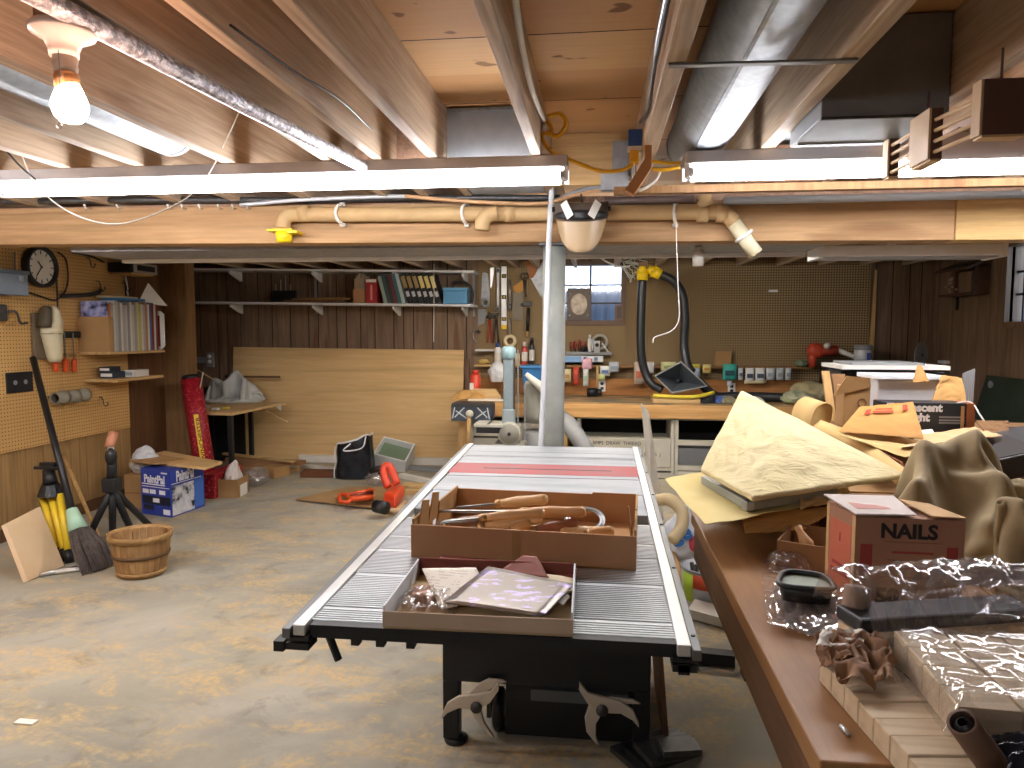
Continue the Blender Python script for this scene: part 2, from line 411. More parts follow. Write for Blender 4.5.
# joists
for i, (x, w, y1) in enumerate([(-.632,.04,0),(-.848,.038,0),(-1.048,.037,0),(-1.448,.055,0),(-1.83,.05,0),(-2.15,.05,0),(-2.55,.045,0),(-2.95,.045,0),(-3.35,.045,0),(-3.75,.045,0),
                 (-.238,.036,0),(.182,.052,0),(.598,.05,0),(.995,.045,0),(1.40,.045,0),(1.80,.045,0),(2.2,.045,0),(2.6,.045,0),(3.0,.045,0)]):
    b = MB(); b.bb(x-w/2, x+w/2, YF, YB, ZJ, ZC)
    struct(b.build('ceiling_joist', M_JOIST, bev=.003), 'rough sawn ceiling joist')
# beam across the room, in two lengths
def bz(x): return 1.877 - .0084*(x+3.2)
def bt(x): return min(2.073, 2.07 - .0086*(x+3.2))
def beam(x0, x1, m, y0, name, label):
    b = MB(); y1 = y0+.13
    b.hexa([(x0,y0,bz(x0)),(x1,y0,bz(x1)),(x1,y1,bz(x1)),(x0,y1,bz(x0)),(x0,y0,bt(x0)),(x1,y0,bt(x1)),(x1,y1,bt(x1)),(x0,y1,bt(x0))])
    return struct(b.build(name, m, bev=.004), label)
xj = PY(955, 220, 3.5).x
beam(-3.95, xj, M_BEAM, 3.5, 'support_beam', 'long orange brown wooden beam across the room')
beam(xj+.003, XR, M_BEAM2, 3.495, 'support_beam', 'paler short beam length at the right')
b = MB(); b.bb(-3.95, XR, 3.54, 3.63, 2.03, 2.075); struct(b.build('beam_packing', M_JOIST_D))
# steel post under the beam
t = thing('support_post', 'grey painted round steel post behind the table saw', 'post', (-.220, 3.57, 0))
b = MB(); b.lathe([(.056, .012), (.056, bz(-.2)-.012)], 28, T(-.220, 3.57, 0)); b.build('shaft', plain('grey_post_paint', '#8f938c', .55, 0, '#a2a59c', 8), t, 'all')
b = MB(); b.bb(-.303, -.137, 3.49, 3.65, 0, .012); b.build('base_plate', M_IRON, t)
b = MB(); b.bb(-.293, -.147, 3.502, 3.63, bz(-.2)-.014, bz(-.2)-.002); b.build('cap_plate', M_IRON, t)
# windows
def window(name, a0, a1, z0, z1, y, along, label, mx, mz, mf):
    """frame, bars and glass; along='X' faces -Y, along='Y' faces -X"""
    def put(b, p0, p1, d0, d1, c0, c1):
        b.bb(p0, p1, y+d0, y+d1, c0, c1) if along == 'X' else b.bb(y+d0, y+d1, p0, p1, c0, c1)
    r = MB(); w = .05
    put(r, a0-w, a1+w, -.03, .1, z1, z1+.04); put(r, a0-w, a1+w, -.03, .1, z0-w, z0); put(r, a0-w, a0, -.03, .1, z0, z1); put(r, a1, a1+w, -.03, .1, z0, z1)
    fr = struct(r.build(name, mf), label)
    m = MB()
    for q in mx: put(m, q-.011, q+.011, .05, .075, z0, z1)
    for q in mz: put(m, a0, a1, .05, .075, q-.009, q+.009)
    m.build('glazing_bar', plain('bar_dark', '#2b3138', .5), fr)
    p = MB(); put(p, a0, a1, .06, .064, z0, z1); p.build('pane', clear('window_glass', (.93, .96, 1, 1), .9), fr); return fr
window('window_1', wx0, wx1, wz0, wz1, YB, 'X', 'small basement window with dark bars on the back wall', [(wx0+wx1)/2-.02], [1.90, 1.71], plain('brown_window_trim', '#6d5646', .6))
window('window_2', RWY0, RWY1, RWZ0, RWZ1, XR, 'Y', 'small basement window on the right wall', [5.75, 6.12], [1.9, 1.72], M_PANEL_D)
b = MB()                               # corrugated window well outside
n = 60; b.grid(n, 1, lambda u, v: Vector((-.9+1.8*u, 8.05+.012*math.sin(u*n*PI/2), 1.25+v*.63)))
struct(b.build('window_well', plain('well_steel', '#8797b0', .6), solid=.004), 'corrugated window well')
# trunk duct behind the beam
b = MB(); b.mat = 0; zd = 1.852; dx0 = PZ(104, 257, zd).x; b.bb(dx0, 1.12, 3.66, 4.09, zd, 2.06); b.mat = 1; b.bb(dx0, 1.12, 4.09, 4.13, zd-.02, zd+.01)
tag(b.build('trunk_duct', [M_GALV_D, M_WHITE]), 'long flat grey air duct behind the wooden beam', 'duct')
# white strip fixture behind the beam
t = thing('strip_light', 'unlit white strip light behind the beam at right', 'ceiling light', (1.6, 3.95, 1.79))
b = MB(); b.bb(1.135, 2.02, 3.86, 4.06, 1.805, 1.86); b.build('housing', M_WHITE, t, bev=.006)
b = MB(); b.bb(1.15, 2.0, 3.89, 4.03, 1.797, 1.806); b.build('cover', plain('grey_lens', '#bcbfc4', .4), t)
for k, x in enumerate((1.137, 2.018)):
    b = MB(); b.bb(x-.012, x+.012, 3.855, 4.065, 1.795, 1.863); b.build('end_cap', M_WHITE, t, bev=.003)
b = MB(); b.bb(1.5, 1.53, 3.94, 3.97, 1.86, ZJ); b.build('hanger', M_WHITE, t)
# shop lights; the last two are added, unseen fill
def shop_light(label, x0, x1, y, zt, tube_m, gap=.052, caps=True, r=.019):
    t = thing('shop_light', label, 'ceiling light', ((x0+x1)/2, y, zt))
    b = MB(); b.bb(x0, x1, y-.058, y+.058, zt-.045, zt); b.build('housing', plain('warm_grey_enamel', '#a8a09c', .55), t, bev=.004)  # housing in one even warm grey
    for s in (-1, 1):
        b = MB(); b.cyl((x0+.03, y+s*gap/2*1.6, zt-.072), (x1-.03, y+s*gap/2*1.6, zt-.072), r, 16); tu = b.build('fluorescent_tube', tube_m, t, 'all')
        for xx, d in ((x0+.03, -1), (x1-.03, 1)):
            e = MB(); e.cyl((xx-.004*d, y+s*gap/2*1.6, zt-.072), (xx+.018*d, y+s*gap/2*1.6, zt-.072), r*.95, 14); e.build('metal_cap', M_STEEL, tu, 'all')
            e = MB(); e.bb(xx+.018*d, xx+.032*d, y+s*gap/2*1.6-.013, y+s*gap/2*1.6+.013, zt-.092, zt-.04); e.build('socket', M_WHITE, t)
    return t
shop_light('lit double tube fluorescent light across the left joists', -2.53, PY(568, 185, 2.75).x, 2.75, 2.074, M_TUBE)
shop_light('lit fluorescent light at the right behind the wooden rack', PY(684, 175, 2.75).x, 2.75, 2.75, 2.074, M_TUBE)
shop_light('fluorescent light over the far workbench', -1.5, .9, 5.4, 2.074, M_TUBE_B)
shop_light('added fill light behind the viewpoint', -2.6, -.3, -1.3, 2.074, M_FILL_R)  # added fixture, fills the room with light from behind the viewpoint
shop_light('added fill light over the left floor beyond the frame edge', -3.75, -2.55, 2.0, 2.074, M_FILL_L)  # added fixture, brightens the left floor, alcove and plywood
# ================================================================== LEFT WALL
PEG = XL + .022           # face of the pegboards
def peg(y0, y1, z0, z1, label):
    b = MB(); b.bb(XL+.001, PEG, y0, y1, z0, z1); return tag(b.build('pegboard', M_PEG_L), label, 'pegboard')
peg(2.2, 4.795, .60, 2.03, 'tan pegboard sheet on the left wall behind the broom handle')
peg(4.80, 5.545, .60, 2.03, 'tan pegboard sheet behind the magazine row')
# outlet recess
p0, p1 = PX(5, 373, PEG), PX(32, 391, PEG)
b = MB(); b.bb(PEG, PEG+.012, p0.y, p1.y, p1.z, p0.z); t = tag(b.build('outlet_plate', M_BLACKM, bev=.003), 'black outlet plate on the left pegboard', 'outlet')
for k in (.3, .7):
    b = MB(); b.cyl((PEG+.012, lerp(p0, p1, k).y, (p0.z+p1.z)/2), (PEG+.015, lerp(p0, p1, k).y, (p0.z+p1.z)/2), .016, 12); b.build('socket', M_GREY, t)
# clock
c = PX(41, 267, PEG+.03)
t = thing('wall_clock', 'round black rimmed clock high on the left pegboard', 'clock', (PEG, c.y, c.z-.15))
Mx = T(PEG, c.y, c.z) @ RY(PI/2)
R = .145
b = MB(); b.lathe([(.001, .002), (R*.97, .002), (R, .012), (R, .05), (R*.93, .058), (R*.84, .05), (R*.82, .03)], 40, Mx); b.build('case', M_BLACK, t, 'all')
b = MB(); b.lathe([(.001, .028), (R*.83, .028), (R*.83, .030), (.001, .0302)], 36, Mx); b.build('dial', M_PAPERW, t)
for k in range(12):
    b = MB(); a = k*PI/6; b.box((0, R*.70, .0325), (.006, .026, .003), Mx @ RZ(a)); b.build('hour_mark', M_BLACK, t)
for nm, a, L, w in (('hour_hand', 2.3, .06, .008), ('minute_hand', -2.2, .095, .006)):
    b = MB(); b.box((0, L/2-.01, .036), (w, L, .002), Mx @ RZ(a)); b.build(nm, M_BLACK, t)
# gray box on the wall at the frame edge
a0, a1 = PX(0, 272, PEG), PX(29, 296, PEG+.12)
t = thing('metal_cabinet', 'grey metal parts box on the wall below the clock', 'box', (PEG, a1.y-.35, a1.z))
b = MB(); b.bb(PEG+.001, PEG+.12, a1.y-.75, a1.y, a1.z, a1.z+.14); b.build('case', plain('slate_blue_grey', '#7f8b98', .5), t, bev=.004)
b = MB(); b.bb(PEG+.001, PEG+.128, a1.y-.755, a1.y+.006, a1.z+.14, a1.z+.165); b.build('lid', plain('slate_dark', '#5e6872', .5), t, bev=.003)
b = MB(); b.bb(PEG+.12, PEG+.13, a1.y-.08, a1.y-.05, a1.z+.09, a1.z+.13); b.build('latch', M_STEEL, t)
# hand vacuum
top, bot = PX(48, 306, PEG+.05), PX(51, 362, PEG+.05)
t = thing('hand_vacuum', 'cream hand vacuum with brown back hanging on the left pegboard', 'vacuum cleaner', (PEG, top.y, bot.z))
Mv = T(PEG+.02, top.y, bot.z)
Hh = top.z-bot.z
def vac(sec, m, nm):
    b = MB(); vs = []; n = 12
    for (z, hy, hx, oy) in sec:
        for i in range(n):
            a = 2*PI*i/n; cx, cy = math.cos(a), math.sin(a); q = .7
            vs.append((.05+hx*math.copysign(abs(cx)**q, cx), oy+hy*math.copysign(abs(cy)**q, cy), z*Hh))
    k = len(sec); b.add(vs, [(j*n+i, j*n+(i+1) % n, (j+1)*n+(i+1) % n, (j+1)*n+i) for j in range(k-1) for i in range(n)] + [tuple(range(n))[::-1], tuple((k-1)*n+i for i in range(n))], Mv)
    return b.build(nm, m, t, 'all')
M_CREAM = plain('cream_plastic', '#d9cfae', .45)
vac([(0, .04, .03, .02), (.08, .045, .045, .015), (.48, .07, .055, .0), (.5, .075, .058, 0)], M_CREAM, 'dust_bowl')
vac([(.51, .075, .06, 0), (.6, .07, .06, 0), (.72, .05, .05, .03), (.9, .035, .035, .03), (1, .02, .02, .02)], M_CREAM, 'body')
vac([(.62, .03, .05, -.075), (.75, .035, .045, -.06), (.95, .03, .035, -.045), (1.0, .02, .02, -.04)], plain('dark_grip', '#544a3a', .5), 'grip')
b = MB(); b.bb(PEG, PEG+.03, top.y-.11, top.y+.07, bot.z+.02, top.z-.05); b.build('wall_holder', plain('brown_holder', '#6a5a44', .6), t, bev=.006)
# magnetic bar beside it
a0 = PX(62, 334, PEG+.03); b = MB(); b.bb(PEG, PEG+.03, a0.y, PX(81, 334, PEG+.03).y, a0.z-.03, a0.z+.02)
tag(b.build('tool_bar', M_BLACKM, bev=.004), 'short black bar on the pegboard right of the hand vacuum', 'tool holder')
# screwdrivers (orange handles down)
M_ORANGE = plain('orange_plastic', '#d8531c', .4); M_STEELD = plain('grey_steel', '#8d8f90', .35, .8)
t0 = None
for k, (px, w) in enumerate(((56, 'leftmost of the three, nearest the broom'), (66, 'middle of the three'), (74.5, 'rightmost, nearest the small wall shelf'))):
    c = PX(px, 372, PEG+.035)
    if t0 is None:
        t0 = thing('screwdriver', 'x', 'screwdriver', (c.x, c.y, c.z)); o = Vector((c.x, c.y, c.z))
        b = MB(); b.lathe([(.012, 0), (.02, .01), (.017, .035), (.021, .06), (.019, .085), (.009, .1)], 10, T(o)); b.build('handle', M_ORANGE, t0, 'all')
        b = MB(); b.lathe([(.005, .1), (.005, .27), (.007, .28), (.002, .295)], 8, T(o)); b.build('shaft', M_STEELD, t0, 'all')
        b = MB(); b.bb(PEG-.002, PEG+.05, o.y-.012, o.y+.012, o.z+.125, o.z+.13); b.build('hook', M_IRON, t0)
        t0['label'] = 'orange handled screwdriver on the pegboard, ' + w; t0['group'] = 'orange screwdrivers on the pegboard'
    else: dup(t0, c, (0, 0, 0), 'orange handled screwdriver on the pegboard, ' + w)
# tape rolls on a peg
t0 = None
for k, (px, py, w) in enumerate(((65, 397, 'nearest the broom'), (76, 396, 'in the middle'), (86, 394.5, 'nearest the small shelf'))):
    c = PX(px, py, PEG+.09); M_R = plain('grey_hose_end', '#86806f', .6)
    if t0 is None:
        t0 = thing('pipe_fitting', 'x', 'pipe fitting', c, 0, 'grey pipe fittings on a dowel')
        b = MB(); b.lathe([(.034, 0), (.05, 0), (.05, .035), (.042, .04), (.042, .1), (.034, .1), (.034, 0)], 20, T(c) @ RX(PI/2) @ RY(.0)); b.build('collar', M_R, t0, 'all')
        b = MB(); b.lathe([(.0335, .005), (.0335, .095), (.028, .095), (.028, .005), (.0335, .005)], 20, T(c) @ RX(PI/2)); b.build('lining', plain('dark_lining', '#4b463c', .8), t0, 'all')
        b = MB(); b.cyl((PEG-.004, c.y-.05, c.z), (c.x-.046, c.y-.05, c.z), .008, 8); b.build('peg', M_IRON, t0, 'all')
        t0['label'] = 'grey ring pipe fitting under the screwdrivers, ' + w
    else: dup(t0, c, (0, 0, 0), 'grey ring pipe fitting under the screwdrivers, ' + w)
# wall shelf with small boxes
a = PX(100, 379, PEG+.1); y0, y1 = PX(84, 381, PEG).y, 5.62; zs = a.z-.0
b = MB(); b.bb(PEG+.001, PEG+.27, y0, y1, zs-.022, zs); tag(b.build('wall_shelf', M_PINEY, bev=.002), 'small pine shelf on the left wall under the magazines', 'shelf')
SB = [(.06, .16, .12, .05, '#2b3440'), (.06, .14, .1, .035, '#3d3d40'), (.14, .2, .09, .055, '#d6d4cc'), (.09, .12, .1, .04, '#22262c')]
lab = ['flat dark blue parts box on the small wall shelf', 'grey parts box on the small wall shelf behind the white one', 'white label box at the front of the small wall shelf', 'black comb box stacked on top on the small wall shelf']
yy = y0+.1
for k, (ox, sy, sx, h, cc) in enumerate(SB):
    yk = (y0+.12, y0+.3, y0+.26, y0+.1)[k]; zk = zs+(0, 0, .001, .051)[k]; xk = PEG+(.04, .03, .14, .05)[k]
    b = MB(); b.bb(xk, xk+sx, yk, yk+sy, zk, zk+h); t = tag(b.build('parts_box', plain('pbox%d' % k, cc, .6), bev=.003), lab[k], 'box')
    b = MB(); b.bb(xk+sx*.1, xk+sx*.9, yk-.002, yk, zk+h*.25, zk+h*.75); b.build('box_label', M_PAPERW if k != 2 else M_GREY, t)
# magazine row on its bracket shelf
mx = PEG+.24
m0 = PX(111, 352, mx+.01); m1 = PX(160, 350, mx+.01); zb = m0.z; zt = PX(111, 318, mx).z; zt2 = PX(113, 300, mx).z
b = MB(); b.bb(PEG+.001, mx+.015, m0.y-.02, m1.y+.06, zb-.02, zb-.001); tag(b.build('magazine_shelf', M_PINEY), 'thin wooden shelf carrying the row of magazines', 'shelf')
b = MB(); b.bb(PEG+.001, mx+.015, m0.y-.022, m0.y-.008, zb, zt+.01); b.bb(mx+.0, mx+.015, m0.y-.008, m0.y+.03, zb, zt+.01); tag(b.build('magazine_holder', M_CARD, bev=.002), 'tan cardboard magazine holder at the near end of the magazine row', 'magazine file')
rnd = random.Random(4); yv = m0.y; mags = []
cols = ['#c9794f', '#b9b4ac', '#dedbd2', '#c8c4bb', '#a3a09a', '#e3e0d8', '#bdb9b0', '#cfcbc2', '#9e9a94', '#e6e3da', '#d3cfc5', '#b2ada4', '#d8d0a0', '#cfc66a', '#e0ddd3', '#bfbab0', '#c3876a', '#e2dfd6', '#5a6f9c', '#8d3b2d', '#d9d6cd', '#8a3b30']
names = ['brick red', 'dove grey', 'white', 'pale grey', 'mid grey', 'bright white', 'stone', 'ivory', 'ash grey', 'chalk white', 'cream', 'taupe', 'straw', 'yellow', 'eggshell', 'putty', 'terracotta', 'milk white', 'blue', 'rust red', 'off white', 'maroon']
i = 0; ends = m1.y
w_each = (ends - yv)/len(cols); old_inner = plain('page_edges', '#e4dfd0', .8)
for i, cc in enumerate(cols):
    h = (zt2-zb)*(.9+.1*rnd.random()); d = .205+.02*rnd.random(); w = w_each*.93; tilt = 0
    t = thing('magazine', '%s spined magazine, number %d from the near end of the wall row' % (names[i], i+1), 'magazine', (mx-d/2, yv+w/2, zb), 0, 'magazines in the row on the left wall')
    t['label'] = '%s spined magazine in the row on the left wall' % names[i]
    b = MB(); b.bb(mx-d, mx, yv, yv+w*.12, zb, zb+h); b.bb(mx-d, mx, yv+w*.88, yv+w, zb, zb+h); b.bb(mx-.004, mx, yv, yv+w, zb, zb+h); b.build('cover', plain('mag%d' % i, cc, .5), t)
    b = MB(); b.bb(mx-d+.004, mx-.004, yv+w*.12, yv+w*.88, zb+.003, zb+h-.003); b.build('pages', old_inner, t)
    yv += w_each
# front cover picture of the first magazine: purple-blue and dark shapes
b = MB(); y_ = m0.y-.0045; b.bb(PEG+.02, mx-.005, y_, y_+.002, zt-.02, zt2-.01)
g = G('magazine_cover'); g.col(g.ramp(g.noise(14, None, 2), [(.35, '#23283a'), (.48, '#8f94c8'), (.62, '#c3c4dc')])); g.set(.4)
tag(b.build('magazine', g.m), 'purple cover magazine standing inside the cardboard holder', 'magazine')
# magazines lying on top
zt3 = zt2+.004
b = MB(); b.bb(mx-.215, mx-.02, m0.y+.22, m0.y+.48, zt3, zt3+.02, ); tag(b.build('magazine', plain('mag_blue', '#3f77a8', .5)), 'blue magazine lying flat on top of the row', 'magazine')
b = MB(); b.bb(mx-.23, mx-.05, m0.y+.18, m0.y+.43, zt3+.021, zt3+.035); tag(b.build('magazine', plain('mag_tan', '#cdbf94', .6)), 'tan magazine lying on the blue one above the row', 'magazine')
# white backed clipboard at the far end, and triangle of card
q = m1.y+.01
b = MB(); b.prism([(0, 0), (.2, 0), (.235, .035), (.235, .30), (.2, .33), (0, .30)], .012, T(mx-.2, q+.03, zb) @ RX(PI/2)); t = tag(b.build('folder', M_WHITE2), 'white ring folder at the far end of the magazine row', 'folder')
b = MB(); b.prism([(.02, .03), (.2, .03), (.2, .29), (.02, .26)], .004, T(mx-.2, q+.018, zb) @ RX(PI/2)); b.build('cover_panel', plain('rust', '#7d3f2c', .6), t)
a0, a1, a2 = PX(148, 283, mx-.05), PX(167, 306, mx-.02), PX(138, 303, mx-.1)
b = MB(); nrm = Vector((0, .006, 0)); b.add([a0, a1, a2, a0+nrm, a1+nrm, a2+nrm], [(0, 1, 2), (5, 4, 3), (0, 3, 4, 1), (1, 4, 5, 2), (2, 5, 3, 0)])
tag(b.build('card_sheet', M_PAPERW), 'pointed white card standing behind the magazines', 'paper')
# radio
xr = PEG+.2; r0, r1 = PX(131, 262, xr), PX(155, 275, xr)
t = thing('radio', 'black radio with grey front high on the left wall', 'radio', (PEG, r0.y, r1.z))
b = MB(); b.bb(PEG+.001, xr, r0.y, r1.y+.02, r1.z, r0.z); b.build('case', M_BLACK, t, bev=.006)
b = MB(); b.bb(PEG+.005, xr-.005, r0.y-.012, r0.y, r1.z+.004, r0.z-.004); b.build('side_panel', M_BLACKM, t)
b = MB(); b.bb(xr, xr+.012, r0.y+.02, r1.y+.015, r1.z, r0.z); b.build('front_frame', plain('radio_silver', '#a7a299', .4, .3), t, bev=.003)
b = MB(); b.bb(xr+.012, xr+.015, r0.y+.06, r1.y-.02, r1.z+.018, r0.z-.018); b.build('dial_window', M_BLACK, t)
b = MB(); b.bb(PEG, PEG+.19, r0.y+.02, r1.y, r1.z-.014, r1.z-.001); tag(b.build('radio_shelf', M_PINEY), 'small bracket board holding the radio up', 'shelf')
# small vice-like crank at the frame edge, antenna, wires
a = PX(3, 312, PEG+.03)
b = MB(); b.bb(PEG, PEG+.05, a.y-.09, a.y+.02, a.z-.06, a.z+.05); t = tag(b.build('pencil_sharpener', M_IRON, bev=.01), 'dark pencil sharpener on the pegboard at the frame edge', 'sharpener')
b = MB(); b.tube(spline([(PEG+.05, a.y, a.z), (PEG+.09, a.y+.04, a.z), (PEG+.09, a.y+.07, a.z-.07), (PEG+.09, a.y+.13, a.z-.07)], 5), .008); b.build('crank', M_IRON, t, 'all')
def wire(pts, r, m, label, name='cable', cat='cable', n=8, sp=8):
    b = MB(); b.tube(spline(pts, sp), r, n); return tag(b.build(name, m, None, 'all'), label, cat)
W_ = lambda px, py, d=.02: PX(px, py, PEG+d)
wire([W_(58, 252), W_(66, 260), W_(68, 280), W_(64, 293), W_(55, 300), W_(40, 296), W_(30, 293)], .006, M_BLACK, 'black cord looping from the clock past the grey box')
wire([W_(52, 252), W_(56, 262), W_(57, 290), W_(58, 312), W_(60, 318)], .005, M_BLACK, 'thin dark cord with a plug hanging below the clock')
wire([W_(72, 252, .03), W_(90, 256, .03), W_(104, 262, .03)], .008, M_BLACKM, 'black cord running along the wall to the radio')
wire([W_(62, 296), W_(85, 295), W_(97, 293), W_(101, 290)], .016, M_IRON, 'dark metal rod hung along the pegboard above the magazines', 'rod', 'rod')
for k, (px, py, w) in enumerate(((88, 262, 'left of the radio'), (98, 285, 'above the magazine row'), (101, 401, 'under the small wall shelf'), (124, 286, 'under the radio'))):
    c = W_(px, py); b = MB(); b.tube([c+Vector((-.015, 0, .03)), c+Vector((.01, 0, .03)), c+Vector((.02, 0, 0)), c+Vector((.02, .005, -.03)), c+Vector((.035, .01, -.045)), c+Vector((.05, .01, -.03)), c+Vector((.05, .01, -.01))], .0045, 6)
    tag(b.build('peg_hook', M_IRON, None, 'all'), 'bent wire peg hook on the left wall ' + w, 'hook', 'wire peg hooks')
wire([W_(125, 276), W_(126.5, 283), W_(128, 296)], .008, M_STEEL, 'short chrome aerial hanging under the radio', 'aerial', 'aerial')
b = MB(); b.tube([PX(15, 252, PEG+.02), PX(15.3, 272, PEG+.02)], .006); tag(b.build('hanging_rod', M_GREY, None, 'all'), 'thin grey rod above the grey metal box', 'rod')

# ================================================================== LEFT FLOOR
# leaning board
p = [PZ(17, 583, 0), PZ(62, 570, 0), PX(36, 508, PEG-.0), PX(-8, 524, PEG)]
p = [PZ(23, 583, .0), PZ(60, 567, .0), None, None]
d = (p[1]-p[0]); up = Vector((-.17, .16, .30))
p[3] = PY(1, 526, p[0].y+.05); p[2] = PY(36, 508, p[1].y+.05)
th = Vector((.02, .012, .006))
b = MB(); b.hexa([p[0]+th, p[1]+th, p[1], p[0], p[3]+th, p[2]+th, p[2], p[3]])
t = tag(b.build('wood_board', plain('pale_plywood', '#d8bd97', .6, 0, '#cfb088', 4), bev=.002), 'pale square plywood board leaning on the left wall', 'board')
# yellow tripod / stand folded
ft = PZ(62, 563, 0)+Vector((0, .05, 0)); tp = PY(47, 466, ft.y+.12)
t = thing('folded_sawhorse', 'folded yellow work stand with black head leaning on the wall', 'work stand', ft)
for k, (ox, px, py) in enumerate(((-.085, 43, 498), (.0, 51.5, 496), (.075, 60, 494))):
    top = PY(px, py, ft.y+.07); bt_ = ft + Vector((ox*.55+.0, -.02*k, .02))
    b = MB(); dv = (top-bt_); b.tube([bt_, top], .021, 10); l = b.build('leg', plain('yellow_leg', '#e3c22f', .45), t, 'all')
    e = MB(); e.tube([bt_-dv.normalized()*.02, bt_+dv.normalized()*.06], .024, 10); e.build('rubber_foot', M_BLACK, l, 'all')
hd = PY(51, 492, ft.y+.075)
b = MB(); b.cyl(hd+Vector((0, 0, -.02)), hd+Vector((0, 0, .05)), .075, 14, .05); b.build('leg_collar', M_BLACK, t)
b = MB(); b.cyl(hd+Vector((0, 0, .05)), tp+Vector((.01, 0, -.03)), .042, 14, .035); b.build('neck', M_BLACKM, t, 'all')
b = MB(); b.box((tp.x+.01, tp.y, tp.z-.01), (.17, .05, .02)); b.box((tp.x+.01, tp.y, tp.z+.01), (.1, .04, .03)); b.build('head', M_BLACK, t, bev=.005)
# tube light / white stick leaning
wire([PX(60, 505, PEG+.04), PZ(78, 536, .12)], .018, plain('dull_white', '#c9c8c4', .5), 'short white strip leaning beside the yellow stand', 'white_strip', 'strip', sp=2)
# metal rails lying on floor under broom
a0, a1 = PZ(40, 575, .015), PZ(100, 562, .015)
b = MB(); b.tube([a0, a1], .013, 8); tag(b.build('metal_rail', M_STEEL, None, 'all'), 'thin bright metal rail lying on the floor under the broom', 'rail')
b = MB(); b.tube([PZ(55, 572, .015), PZ(97, 567, .015)], .012, 8); tag(b.build('metal_rail', M_WHITE2, None, 'all'), 'white rail lying on the floor in front of the broom', 'rail')
# broom: black handle, green collar, dark bristles
bf = PZ(92, 572, 0); tip = PX(33, 358, PEG+.04); cl = lerp(bf+Vector((-.02, .02, 0)), tip, .265)
t = thing('broom', 'black handled broom with green collar leaning on the left wall', 'broom', bf)
cl = PY(74, 519, bf.y+.13)
b = MB(); b.tube([cl, tip], .021, 12); b.build('handle', M_BLACK, t, 'all')
b = MB(); b.cyl(cl+(cl-tip).normalized()*.02+Vector((.02, 0, -.05)), cl+(tip-cl).normalized()*.07, .055, 14, .032); b.build('collar', plain('mint_green', '#a8cdb2', .5), t, 'all')
n = 150; rnd = random.Random(2)
b = MB()
ax_ = (bf - cl)
for k in range(n):
    u = rnd.uniform(-1, 1); w = rnd.uniform(-1, 1); e = PZ(lerp(Vector((86, 0, 0)), Vector((110, 0, 0)), (u+1)/2).x, 574-6*(u+1)/2, 0)
    e = e + Vector((0, w*.06, 0)); e.z = .002+.02*rnd.random()
    s_ = cl + Vector((u*.045+.02, w*.03, -.045)); md = lerp(s_, e, .5) + Vector((u*.015, w*.01, .012))
    b.tube([s_, md, e], [.006, .005, .003], 4)
b.build('bristles', plain('bristle_grey', '#4a403c', .9, 0, '#5d524c', 30), t)['kind'] = 'stuff'
# pale stick behind
b = MB(); b.tube([PZ(102, 545, .02), PX(63, 455, PEG+.03)], .013, 8); tag(b.build('wooden_stick', M_PINEZ, None, 'all'), 'thin pale wooden stick leaning behind the broom', 'stick')
# black roller stand
c = PZ(112, 552, 0); top = PY(112, 452, c.y)
t = thing('roller_stand', 'black folding roller stand with rust roller by the wall', 'work stand', c)
hub = PY(112, 487, c.y)
b = MB(); b.bb(hub.x-.045, hub.x+.045, hub.y-.04, hub.y+.04, hub.z-.03, hub.z+.06); b.build('hub', M_BLACKM, t, bev=.008)
b = MB(); b.tube([hub, top], .03, 12); b.ball(top+Vector((0, -.01, -.03)), (.036, .036, .06)); b.build('neck', M_BLACK, t, 'all')
b = MB(); b.cyl(top+Vector((-.03, 0, .0)), top+Vector((.0, .02, .0)), .042, 16); b.build('bracket', M_STEEL, t, 'all')
b = MB(); b.cyl(top+Vector((-.015, .0, .03)), top+Vector((-.03, .06, .11)), .03, 18); b.build('roller', plain('rust_roller', '#b5795a', .6), t, 'all')
for e in (PZ(83, 548, .01), PZ(113, 545, .01), PZ(136, 540, .01), PZ(150, 526, .01)):
    b = MB(); b.tube([hub+Vector((0, 0, -.01)), e], .022, 10); b.build('leg', M_BLACKM, t, 'all')
# bushel basket
c = PZ(126, 582, 0); R1 = .155; c = c + Vector((0, .14, 0))
hb = .245
t = thing('bushel_basket', 'round slatted bushel basket on the floor by the broom', 'basket', c)
M_SLAT = wood('basket_slats', '#a17c50', '#b58f60', 'Z', 60, True, .7, '#835f3a'); M_HOOP = wood('basket_hoop', '#b18c5c', '#c09b6b', 'X', 60, False, .7, '#85602f')
b = MB(); n = 26
for k in range(n):
    a0, a1 = 2*PI*k/n+.012, 2*PI*(k+1)/n-.012; vs = []
    for z, r in ((.004, .118), (.06, .131), (.12, .142), (.18, .151), (hb, .159)):
        for rr in (r, r-.005):
            vs += [(c.x+rr*1.06*math.cos(a0), c.y+rr*math.sin(a0), z), (c.x+rr*1.06*math.cos(a1), c.y+rr*math.sin(a1), z)]
    fs = []
    for j in range(4):
        o = j*4; q = o+4; fs += [(o, o+1, q+1, q), (o+3, o+2, q+2, q+3), (o+2, o, q, q+2), (o+1, o+3, q+3, q+1)]
    b.add(vs, fs)
b.build('slats', M_SLAT, t)
b = MB(); b.lathe([(.001, .004), (.12, .004), (.12, .012), (.001, .012)], 26, T(c)); b.build('bottom', M_SLAT, t)
for nm, z, r, h, m in (('rim', hb-.03, .164, .036, M_HOOP), ('hoop', .118, .148, .018, plain('dark_hoop', '#5d4326', .7)), ('bottom_hoop', .012, .127, .024, M_HOOP)):
    b = MB(); b.lathe([(r-.004, z), (r, z), (r+.004, z+h), (r-.001, z+h), (r-.004, z)], 40, T(c) @ Matrix.Diagonal((1.06, 1, 1, 1))); b.build(nm, m, t, 'all')
